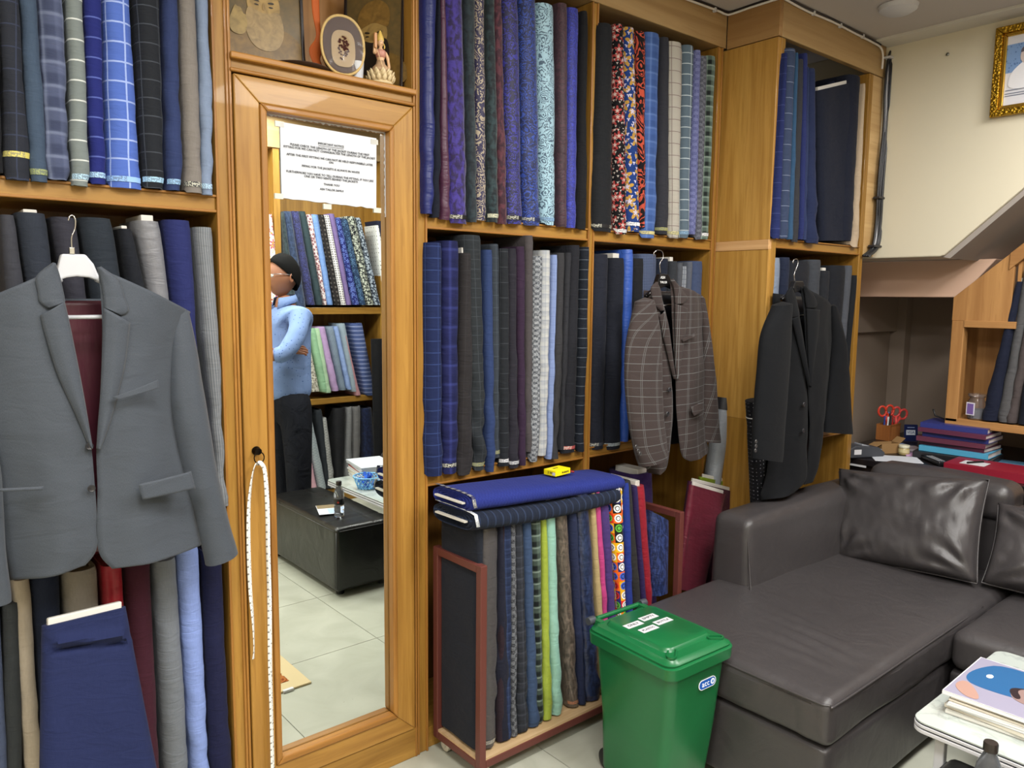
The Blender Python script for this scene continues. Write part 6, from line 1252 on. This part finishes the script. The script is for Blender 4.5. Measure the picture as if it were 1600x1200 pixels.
pc=bx(x-.01,yR+.04,z0+.04,x-.006,yL-.04,z1-.04).build('photograph',P('dcdce4',.35),t)
def yz(pts,xo,mat,nm):
    q=MB(); pts=chaikin(pts) if len(pts)>4 else pts; q.add([(x-xo,y,z) for y,z in pts],[tuple(range(len(pts)))]); return q.build(nm,mat,pc,solid=.0006)
yw_=yL-.043; zb_=z0+.042; ww=.21; 
BLP=N('print_blue'); BLP=BLP.fin(BLP.mix(BLP.M('LESS_THAN',BLP.vor(BLP.obj(),90).outputs['Distance'],.3),'7c9ccc','5878ac'),.4)
yz([(yw_,zb_+.13),(yw_-ww,zb_+.13),(yw_-ww,z1-.075),(yw_,z1-.075)],.0108,BLP,'backdrop')
yz([(yw_-.01,zb_+.06),(yw_-.14,zb_+.06),(yw_-.16,zb_+.12),(yw_-.12,zb_+.165),(yw_-.075,zb_+.175),(yw_-.04,zb_+.15),(yw_-.015,zb_+.12)],.0116,P('ececf2',.4),'white_uniform')
yz([(yw_-.055+.024*math.cos(q*PI/8)-.02,zb_+.19+.033*math.sin(q*PI/8)) for q in range(16)],.0124,P('d0c0bc',.4),'face')
yz([(yw_-.05,zb_+.20),(yw_-.055,zb_+.222),(yw_-.075,zb_+.232),(yw_-.098,zb_+.222),(yw_-.10,zb_+.205),(yw_-.08,zb_+.214)],.013,P('5c5460',.4),'hair')
for k,(l,zz) in enumerate(((.19,.058),(.17,.045),(.15,.036))): yz([(yw_-.004,zb_+zz),(yw_-l,zb_+zz),(yw_-l,zb_+zz+.003),(yw_-.004,zb_+zz+.003)],.0116,P('6c7488',.5),'caption_line')
q=MB().lathe([(0,0),(.007,0),(.007,.003),(.003,.006),(0,.006)],(0,0,0),12,MT((XW-.001,-0.517,2.555),ry=-PI/2)).build('wall_screw',P('8c8c88',.4,metal=1),None,smooth='auto'); tag(q,'small metal screw in a plug on the cream wall','screw')
# ================= CABLES =================
c1=[(2.03,-.012,CEIL-.012),(2.4,-.012,CEIL-.02),(2.72,-.012,CEIL-.014),(2.79,-.014,CEIL-.016),(2.812,-.03,CEIL-.014),(2.812,-.12,CEIL-.012),(2.812,-.24,CEIL-.012),(2.815,-.256,CEIL-.012),(2.84,-.256,CEIL-.013),(3.0,-.255,CEIL-.018),(3.2,-.255,CEIL-.014),(3.4,-.255,CEIL-.018),(3.56,-.256,CEIL-.022),(3.63,-.26,CEIL-.03),(3.655,-.262,CEIL-.06),(3.655,-.262,CEIL-.12)]
tag(MB().tube(curve(c1,120),.0045,8).build('white_cable',P('e0dcd8',.4),None,smooth=True),'white cable clipped along the top of the wooden fascia','cable')
tag(MB().tube([(a_,b_-.001,c_+.009) for a_,b_,c_ in curve(c1[:-2],110)],.0045,8).build('black_cable',P('1c1414',.4),None,smooth=True),'thin black cable running above the white one along the fascia','cable')
for k,(u,v_) in enumerate(((2.42,-.012),(2.72,-.012),(3.05,-.255),(3.27,-.255),(3.47,-.255))):
    tag(bx(u-.006,v_-.007,CEIL-.024,u+.006,v_+.007,CEIL-.006).build('cable_clip',WHITE,None,bevel=.002),['first cable clip on the fascia, above the upper right shelf','cable clip on the fascia just left of the inner corner','cable clip at the left of the projecting fascia','cable clip at the middle of the projecting fascia','cable clip at the right end of the projecting fascia'][k],'clip','white cable clips')
t=thing('cable_bundle','thick bundle of black cables running down beside the projecting unit','cables',(3.66,-.27,1.7))
K=[(3.812,-0.262,2.702),(3.729,-0.262,2.593),(3.716,-0.262,2.454),(3.728,-0.262,2.283),(3.713,-0.262,2.106),(3.708,-0.262,1.959),(3.711,-0.262,1.841),(3.687,-0.262,1.735),(3.604,-0.262,1.687)]
rr=random.Random(9)
for k in range(15):
    o1,o2=rr.uniform(-.034,.030),rr.uniform(-.008,.006); P_=[]
    for i,p in enumerate(K): s=o1*(1 if i else 1.6); P_.append((p[0]+s+rr.uniform(-.003,.003),p[1]+o2-.004,p[2]))
    MB().tube(curve(P_,50),.0055,6).build('cable',P('1a1c22' if k!=3 and k!=7 else 'b8b8bc',.35),t,smooth=True)
for i in (1,5,7):
    p=K[i]; bx(p[0]-.040,p[1]-.020,p[2]-.005,p[0]+.037,p[1]+.012,p[2]+.005).build('cable_tie',WHITE if i==1 else P('222228',.4),t,bevel=.002)
# ================= ITEMS IN THE NICHE =================
NZ=2.0835
SEP=N('old_print'); o_=SEP.obj(); SEP=SEP.fin(SEP.mix(SEP.noise(o_,60,4).outputs[0],'7c6238','4a4630'),.35)
def portrait(u0,u1,v0,v1,y0,rz,label,mirr,seed,beard,x0=None,w=.28):
    """old portrait print in a thin dark frame; local x across, z up"""
    t=thing('framed_portrait',label,'picture',(x0,y0,NZ)); M_=MT((x0,y0,NZ+.001),rz=rz)@MT((0,0,0),rx=-.06); h=.31
    for a in ((-w/2,0,-w/2+.008,h),(w/2-.008,0,w/2,h),(-w/2+.008,0,w/2-.008,.008),(-w/2+.008,h-.008,w/2-.008,h)): bx(a[0],-.008,a[1],a[2],.008,a[3],M=M_).build('frame_bar',P('241c1c',.3),t,bevel=.001)
    c=bx(-w/2+.008,-.002,.008,w/2-.008,.004,h-.008,M=M_).build('print',SEP,t); s=-1 if mirr else 1
    def fl_(pts,d,mat,nm): q=MB(); q.add([M_@Vector((s*px*.93,-.002-d,pz*.80)) for px,pz in chaikin(pts)],[tuple(range(len(pts)*4))]); return q.build(nm,mat,c,solid=.0004)
    oc=aged('8c7038'); sk=aged('a88a50')
    fl_([(-.13,.02),(.13,.02),(.12,.1),(.07,.15),(-.05,.15),(-.11,.1)],.0008,aged('7e6230'),'robe')
    fl_([(.0+.05*math.cos(q*PI/10),.215+.065*math.sin(q*PI/10)) for q in range(20)],.0016,sk,'face')
    fl_([(-.052,.235),(-.06,.29),(-.03,.335),(.02,.345),(.06,.31),(.055,.235),(.03,.25),(0,.262),(-.03,.25)],.0024,aged('8a6a34'),'turban')
    fl_([(-.05,.205),(-.02,.19),(0,.186),(.02,.19),(.05,.205),(.062,.13),(.04,.075),(.0,.06),(-.04,.075),(-.06,.13)],.0024,aged(beard),'beard')
    for sx in (-1,1): fl_([(sx*.032,.222),(sx*.012,.22),(sx*.014,.226),(sx*.03,.229)],.003,P('2c2418',.4),'eyebrow'); fl_([(sx*.029,.209),(sx*.014,.208),(sx*.016,.2125),(sx*.027,.213)],.003,P('241c14',.4),'eye')
    fl_([(-.006,.196),(.006,.196),(.003,.22),(-.003,.22)],.003,aged('9a7c46'),'nose')
    return t,fl_
t,f_1=portrait(0,0,0,0,.10,.0,'old portrait print of a turbaned bearded man raising his hand, left in the niche',False,1,'a0875a',x0=.885,w=.225)
hk=aged('a08850'); f_1([(-.10,.10),(-.06,.10),(-.05,.14),(-.055,.17),(-.062,.168),(-.068,.19),(-.078,.188),(-.085,.195),(-.094,.17),(-.105,.14)],.0035,hk,'raised_hand')
t,f_2=portrait(0,0,0,0,.12,-1.02,'second portrait print of a dark-bearded man at the right side of the niche',False,2,'2a221c',x0=1.225,w=.20)
# orange sash strip
t=thing('orange_sash','orange cloth sash hanging at the right of the left portrait','cloth',(1.0,.08,2.3)); m_=MB(); ruled(m_,[(1.011,0.085,2.327),(1.016,0.085,2.261),(1.026,0.085,2.212),(1.022,0.085,2.19),(1.006,0.085,2.167),(1.006,0.085,2.146),(1.017,0.085,2.124)],[(1.035,0.085,2.333),(1.037,0.085,2.266),(1.04,0.085,2.215),(1.049,0.085,2.189),(1.045,0.085,2.168),(1.037,0.085,2.142),(1.044,0.085,2.123)],24,6,.003,.003,2); m_.build('cloth',P('b8581c',.7),t,smooth=True,solid=.002)
# plate wrapped in film
pc_=1.076; pz=2.153
t=thing('wrapped_oval_plaque','oval brown plaque wrapped in shiny clear film in the niche','plaque',(pc_,.03,NZ)); MPL=MT((pc_,.03,NZ+.086),rz=-.25)@MT((0,0,0),rx=PI/2-.1)@Matrix.Diagonal((.9,.9,1,1))
def oval(a,b,n=36,p=2.2): return [(a*math.copysign(abs(math.cos(2*PI*i/n))**(2/p),math.cos(2*PI*i/n)),b*math.copysign(abs(math.sin(2*PI*i/n))**(2/p),math.sin(2*PI*i/n))) for i in range(n)]
MB().prism(oval(.068,.092),.012,MPL).build('backing',P('3c241e',.25),t,smooth='auto')
m_=MB(); m_.tube([MPL@Vector((x,y,.012)) for x,y in oval(.066,.09)+[oval(.066,.09)[0]]],.004,6); m_.build('gold_cord',P('c8a860',.4),t,smooth=True)
MB().prism(oval(.037,.056,24,3),.004,MPL@Matrix.Translation((0,-.012,.0125))).build('inset',P('9c8460',.4),t)
m_=MB(); rr=random.Random(8)
for k in range(60):
    a=rr.uniform(0,6.28); r_=rr.uniform(0,1)**.5; m_.lathe([(0,-.003),(.0035,0),(0,.003)],(0,0,0),5,MPL@Matrix.Translation((r_*.018*math.cos(a),-.012+r_*.036*math.sin(a),.018)))
tag(m_.build('beads',P('4c2824',.35),t),None,None,kind='stuff')
m_=MB(); R=[]
for s_,dd in ((1.0,.014),(.9,.022),(.6,.027),(.25,.029)): R.append([MPL@Vector((x*s_*1.03,y*s_*1.03,dd+.003*noise.noise(Vector((x*40,y*40,s_*3))))) for x,y in oval(.068,.092)])
m_.grid(R,True,False); m_.build('clear_film',N('film').fin('ffffff',.08,alpha=.07,spec=1.0),t,smooth=False)
# plate lying under
qx,qy=[(0.976,-0.017)][0]
t=thing('round_tray','round dark tray lying on the niche shelf before the portrait','tray',(.965,.04,NZ)); MB().lathe([(0,.001),(.06,.001),(.085,.010),(.088,.012),(.086,.014),(.06,.006),(0,.005)],(.965,.07,NZ),30).build('dish',P('4c3c36',.25),t,smooth='auto')
# candle glass
gx=1.116
t=thing('candle_glass','small clear plastic cup standing before the wrapped plaque','cup',(gx,.01,NZ)); MB().lathe([(0,.002),(.016,.001),(.0195,.05),(.0185,.05),(.0152,.004),(0,.004)],(gx,.018,NZ),22).build('cup',N('frost').fin('d8dce4',.25,alpha=.65),t,smooth='auto')
# figurine on lotus
fxx=1.199; FY_=.03
t=thing('goddess_figurine','small cream and pink goddess figurine seated on a lotus base','figurine',(fxx,FY_,NZ)); IV=P('d8c49a',.45); PK_=P('c08878',.45); SKN=P('dcb48c',.4)
MB().lathe([(0,.001),(.032,.001),(.036,.006),(.033,.014),(.026,.018),(.030,.022),(.034,.032),(.02,.042),(0,.042)],(fxx,FY_,NZ),24).build('base',IV,t,smooth='auto')
pm=MB().lathe([(0,0),(.005,.004),(.0065,.012),(.003,.02),(0,.023)],(0,0,0),8).mesh('petal',IV,True)
for lv,(r_,z_,n_) in enumerate(((.033,.018,14),(.031,.030,12),(.024,.036,10))):
    for k in range(n_):
        a=2*PI*(k+.5*lv)/n_; o=bpy.data.objects.new('petal',pm); COL.objects.link(o); o.parent=t; o.location=(r_*math.cos(a),r_*math.sin(a),z_-.008); o.rotation_euler=(0,.45,a); o.scale=(.6,1.1,.95)
m_=MB(); m_.lathe([(0,.036),(.026,.038),(.024,.052),(.014,.062),(.011,.072),(.0,.072)],(fxx,FY_,NZ),18); m_.build('skirt',P('b89878',.45),t,smooth=True)
m_=MB(); m_.lathe([(.011,.066),(.010,.074),(.014,.088),(.0155,.096),(.008,.104),(.005,.108),(.005,.113),(0,.113)],(fxx,FY_,NZ),16); m_.build('torso',SKN,t,smooth=True); MB().lathe([(.0118,.080),(.0145,.086),(.0162,.096),(.0135,.101),(.012,.101)],(fxx,FY_,NZ),16).build('blouse',PK_,t,smooth=True)
m_=MB(); m_.lathe([(0,.110),(.006,.112),(.0095,.120),(.0098,.128),(.006,.136),(0,.138)],(fxx,FY_,NZ),16); h=m_.build('head',SKN,t,smooth=True)
MB().lathe([(.0103,.125),(.0112,.131),(.009,.140),(.005,.148),(.003,.155),(0,.157)],(fxx,FY_+.001,NZ),16).build('crown',P('d8b860',.35),t,smooth=True)
for sx in (-1,1): MB().lathe([(0,-.0012),(.0013,0),(0,.0012)],(fxx+sx*.0037,FY_-.0094,NZ+.124),6).build('eye',BLACK,h); MB().tube([(fxx+sx*.011,FY_+.001,NZ+.122),(fxx+sx*.014,FY_,NZ+.114),(fxx+sx*.0125,FY_,NZ+.108)],.0022,6).build('earring',P('d8b860',.35),t,smooth=True)
MB().lathe([(0,-.001),(.0018,0),(0,.001)],(fxx,FY_-.0092,NZ+.1165),6).build('lips',P('a03030',.4),h)
MB().tube(curve([(fxx+.015,FY_,NZ+.098),(fxx+.021,FY_-.003,NZ+.085),(fxx+.022,FY_-.008,NZ+.066),(fxx+.021,FY_-.012,NZ+.052)],12),[.005]*6+[.0042]*7,8).build('arm',SKN,t,smooth=True)
MB().tube(curve([(fxx-.015,FY_,NZ+.098),(fxx-.023,FY_-.006,NZ+.090),(fxx-.025,FY_-.010,NZ+.104),(fxx-.024,FY_-.012,NZ+.118)],12),[.005]*6+[.0042]*7,8).build('arm',SKN,t,smooth=True)
MB().box(fxx-.029,FY_-.018,NZ+.100,fxx-.020,FY_-.010,NZ+.142).build('veena_neck',P('c08a58',.4),t,bevel=.002)
MB().tube([(fxx-.022,FY_-.016,NZ+.10),(fxx-.006,FY_-.03,NZ+.035)],.0012,6).build('rod',P('d8b890',.4),t)
# ================= OPPOSITE SIDE OF THE SHOP (seen in the mirror) =================
YO=2.95
t=thing('shelving_unit','wood shelving across the shop, visible only in the mirror','shelving',(2.4,-YO,0)); y0,y1=-3.19,-YO
def obx(*a_): x0,za,x1,zb=a_[:4]; return bx(x0,y0,za,x1,y1,zb)
DV=[2.149,2.945,2.149-.78,3.70]
xs=sorted(DV)
for x in (xs[0],xs[1],xs[2],xs[3]): obx(x-.022,.0,x+.022,2.43).build('upright_panel',WV,t,bevel=.002)
for a_,b_ in zip(xs[:-1],xs[1:]):
    for za,zb in ((1.345,1.392),(.715,.755),(.0,.10)): obx(a_+.022,za,b_-.022,zb).build('shelf',WH,t,bevel=.002)
bx(xs[0],-3.198,0,xs[3],-3.19,2.43).build('back_panel',WV,t)
bx(xs[0],-3.19,2.43,xs[3],-YO+.01,CEIL-.002).build('fascia',FX,t)
# tall black bolt leaning at the unit
slab([(2.90,-2.82,1.17),(2.79,-2.82,1.17),(2.79,-2.78,.02),(2.90,-2.78,.02)],.08,'plain 101014','tall black bolt standing by the right divider, seen at the mirror edge','loose large bolts',core=False,seed=21,nrm=(0,1,0))
# ================= MAN SEEN IN THE MIRROR =================
px=1.961; PM=Matrix.Translation((px,-2.42,0))@Matrix.Rotation(-.12,4,'Z')
man=thing('person','man in glasses, light blue shirt and dark trousers standing with arms folded','person',(px,-2.42,0))
def skin(name,V,E,mat,par,sub=2,root=0):
    me=bpy.data.meshes.new(name); me.from_pydata([PM@Vector(v[:3]) for v in V],E,[]); me.materials.append(mat); o=bpy.data.objects.new(name,me); COL.objects.link(o)
    s=o.modifiers.new('skin','SKIN')
    for i,v in enumerate(V):
        r=v[3]; me.skin_vertices[0].data[i].radius=(r if not isinstance(r,tuple) else r[0],r if not isinstance(r,tuple) else r[1])
    me.skin_vertices[0].data[root].use_root=True
    s.use_smooth_shade=True; s.use_x_symmetry=False; u=o.modifiers.new('sub','SUBSURF'); u.levels=sub; u.render_levels=sub
    if par: setp(o,par)
    return o
SK=N('skin').fin('9c6a50',.5,spec=.4); SK.node_tree.nodes['Principled BSDF'].inputs['Subsurface Weight'].default_value=.08
SHN=N('shirt'); x_=SHN.vor(SHN.obj(),45); SHN.bump(SHN.noise(SHN.obj(),9,4,1).outputs[0],.5,.02); SHT=SHN.fin(SHN.mix(SHN.M('LESS_THAN',x_.outputs['Distance'],.16),'7c94c4','50689c'),.8,spec=.2)
TRN=N('trousers'); TRN.bump(TRN.noise(TRN.obj(),8,4,1.2).outputs[0],.6,.03); TRS=TRN.fin('15171f',.85,spec=.2)
# faces -x; +y is the side nearest the mirror
V=[(0,0,.90,.06),(0,0,1.05,.08),(0,0,1.22,.09),(0,0,1.33,.08),(-.005,0,1.42,.058),(-.02,0,1.485,.052),
 (.0,.15,1.34,.035),(-.16,.215,1.13,.033),(-.22,.18,1.135,.034),(-.36,.02,1.15,.027),
 (.0,-.15,1.34,.035),(-.15,-.215,1.12,.033),(-.20,-.15,1.12,.032),(-.10,.13,1.15,.024),
 (0,.085,.80,.05),(0,.10,.48,.05),(.01,.10,.09,.042),(-.13,.11,.045,.035),(0,-.085,.80,.05),(0,-.10,.48,.05),(.01,-.10,.09,.042),(-.13,-.11,.045,.035)]
E=[(0,1),(1,2),(2,3),(3,4),(4,5),(3,6),(6,7),(7,8),(8,9),(3,10),(10,11),(11,12),(12,13),(0,14),(14,15),(15,16),(16,17),(0,18),(18,19),(19,20),(20,21)]
skin('body',V,E,SK,man)
# shirt
V=[(0,0,.83,(.135,.12)),(0,0,.9,(.158,.14)),(-.005,0,1.0,(.155,.135)),(0,0,1.15,(.155,.135)),(0,0,1.28,(.155,.125)),(0,0,1.37,(.12,.10)),(-.004,0,1.425,(.072,.07)),
 (.0,.15,1.355,.066),(-.05,.21,1.26,.060),(-.13,.225,1.165,.056),(-.165,.218,1.135,.055),(-.21,.19,1.135,.050),
 (.0,-.15,1.355,.066),(-.05,-.21,1.26,.060),(-.13,-.225,1.165,.056),(-.16,-.21,1.13,.054)]
E=[(0,1),(1,2),(2,3),(3,4),(4,5),(5,6),(5,7),(7,8),(8,9),(9,10),(10,11),(5,12),(12,13),(13,14),(14,15)]
skin('shirt',V,E,SHT,man)
m_=MB(); m_.tube([PM@Vector(p) for p in ((-.212,.187,1.136),(-.24,.162,1.138))],[.052,.053],14); m_.build('shirt_cuff',P('6c84b8',.8),man,smooth='auto')
# collar
m_=MB(); R1=[];R2=[];R3=[]
for k in range(25):
    a=-2.7+5.4*k/24; R1.append(PM@Vector((-.008+.062*math.cos(a),.062*math.sin(a),1.47+.012*math.cos(a)))); R2.append(PM@Vector((-.008+.078*math.cos(a),.078*math.sin(a),1.432+.012*math.cos(a)-.03*(abs(a)/2.7)**3)))
m_.grid([R1,R2]); m_.build('shirt_collar',SHT,man,smooth=True,solid=.004)
# trousers
V=[(0,0,.95,(.135,.125)),(0,0,.86,(.145,.13)),(0,.085,.76,.105),(0,.10,.48,.085),(.0,.10,.11,.072),(0,-.085,.76,.105),(0,-.10,.48,.085),(.0,-.10,.11,.072)]
skin('trousers',V,[(0,1),(1,2),(2,3),(3,4),(1,5),(5,6),(6,7)],TRS,man)
for s in (-1,1):
    V=[(.05,s*.11,.045,.045),(-.06,s*.11,.045,.048),(-.17,s*.115,.035,.036)]; skin('shoe',V,[(0,1),(1,2)],P('18120e',.3),man)
# head
hd=MB(); R=[]
hc=Vector((-.02,0,1.585))
for i in range(25):
    ph=-PI/2+PI*i/24; row=[]
    for j in range(32):
        th=2*PI*j/32; x=-math.cos(th)*math.cos(ph); y=math.sin(th)*math.cos(ph); z=math.sin(ph)
        rx,ry,rz=.098,.075,.118; X,Y,Z=x*rx,y*ry,z*rz
        if z<-.1: k=(-.1-z)/.9; X=X*(1-.25*k)+(-.018*k); Y*=1-.32*k
        if x<-.3: 
            f=-x
            X-=.026*math.exp(-(y/.16)**2-((z+.16)/.13)**2)*1.0; X-=.008*math.exp(-(y/.3)**2-((z+.48)/.09)**2); X-=.007*math.exp(-(y/.3)**2-((z+.78)/.12)**2); X+=.007*math.exp(-((abs(y)-.33)/.15)**2-((z-.05)/.12)**2)
        row.append(PM@(hc+Vector((X,Y,Z)))) 
    R.append(row)
hd.grid(R,True,True); H_=hd.build('head',SK,man,smooth=True)
# hair
hr=MB(); R=[]
for i in range(18):
    ph=PI/2-i/17*(PI/2+.55); row=[]
    for j in range(32):
        th=2*PI*j/32; lim=PI/2-(i/17)*(PI/2-.02-.66*math.cos(th)); x=-math.cos(th)*math.cos(lim); y=math.sin(th)*math.cos(lim); z=math.sin(lim)
        g=1.10+.02*noise.noise(Vector((x*6,y*6,z*6))); e=1.0 if i<15 else 1-.05*(i-14)/3
        row.append(PM@(hc+Vector((x*.098*g*e+.004,y*.076*g*e,z*.122*g*1.02))))
    R.append(row)
hr.grid(R,True,False); hr.build('hair',P('0a0909',.85,spec=.15),man,smooth=True,solid=.006)
for s in (1,-1):
    m_=MB(); M_=PM@MT((hc.x+.012,s*.074,hc.z-.008),rz=-s*.35)
    m_.lathe([(0,0),(.012,.0),(.016,.004),(.0155,.008),(.010,.009),(.006,.004),(0,.004)],(0,0,0),16,M_@MT((0,0,0),rx=-s*PI/2)@Matrix.Diagonal((1,1.75,1,1))); m_.build('ear',SK,H_,smooth=True)
gl=MB(); 
for s in (1,-1): gl.tube([PM@(hc+Vector(p)) for p in ((-.10,s*.055,.012),(-.04,s*.078,.014),(.012,s*.082,.010),(.024,s*.08,-.004))],.0018,6); gl.tube([PM@(hc+Vector((-.108,s*.032+.024*math.cos(a),.004+.017*math.sin(a)))) for a in [2*PI*k/20 for k in range(21)]],.0014,6)
gl.tube([PM@(hc+Vector(p)) for p in ((-.11,-.009,.008),(-.112,0,.01),(-.11,.009,.008))],.0014,6); gl.build('eyeglasses',P('8c8c90',.3,metal=1),man,smooth=True)
for s in (1,-1):
    e_=MB().lathe([(0,-.011),(.008,-.008),(.0115,0),(.008,.008),(0,.011)],(0,0,0),12,PM@MT((hc.x-.083,s*.03,hc.z+.004))); e_.build('eye',P('d8d0c8',.3),H_,smooth=True)
MB().tube([PM@(hc+Vector(p)) for p in ((-.088,-.02,-.06),(-.098,0,-.058),(-.088,.02,-.06))],.0035,6).build('mouth',P('7c4840',.5),H_,smooth=True)
# hands: far arm's hand closes round the near upper arm, near hand tucks under the far arm
def hand(wrist,dirv,nrm_,side,name='hand'):
    d=Vector(dirv).normalized(); n_=Vector(nrm_).normalized(); s=n_.cross(d).normalized()*side; W=Vector(wrist); V=[];E=[]
    def add(p,r,par):
        V.append((*p,r)); 
        if par is not None: E.append((par,len(V)-1))
        return len(V)-1
    w0=add(W,.024,None); pm=add(W+d*.045,.027,w0)
    for k,(o_,l) in enumerate(((-.030,.062),(-.010,.070),(.010,.066),(.028,.052))):
        b=add(W+d*.08+s*o_,.0105,pm); c=add(W+d*(.08+l*.55)+s*o_*1.05+n_*-.008,.0088,b); add(W+d*(.08+l*.9)+s*o_*1.05+n_*-.028,.0072,c)
    b=add(W+d*.03+s*-.034,.012,pm); add(W+d*.062+s*-.058+n_*-.012,.0095,b)
    return skin(name,V,E,SK,man,1)
hand((-.09,.13,1.15),(.9,.35,.1),(.0,.6,.8),1)
hand((-.36,.02,1.15),(-.35,-.9,.15),(-.9,.2,.2),-1)
V=[(-.12,.16,1.09,.036),(-.26,.02,1.12,.028)]
# ---- tidy: empties that have one-piece things keep their names; print summary ----
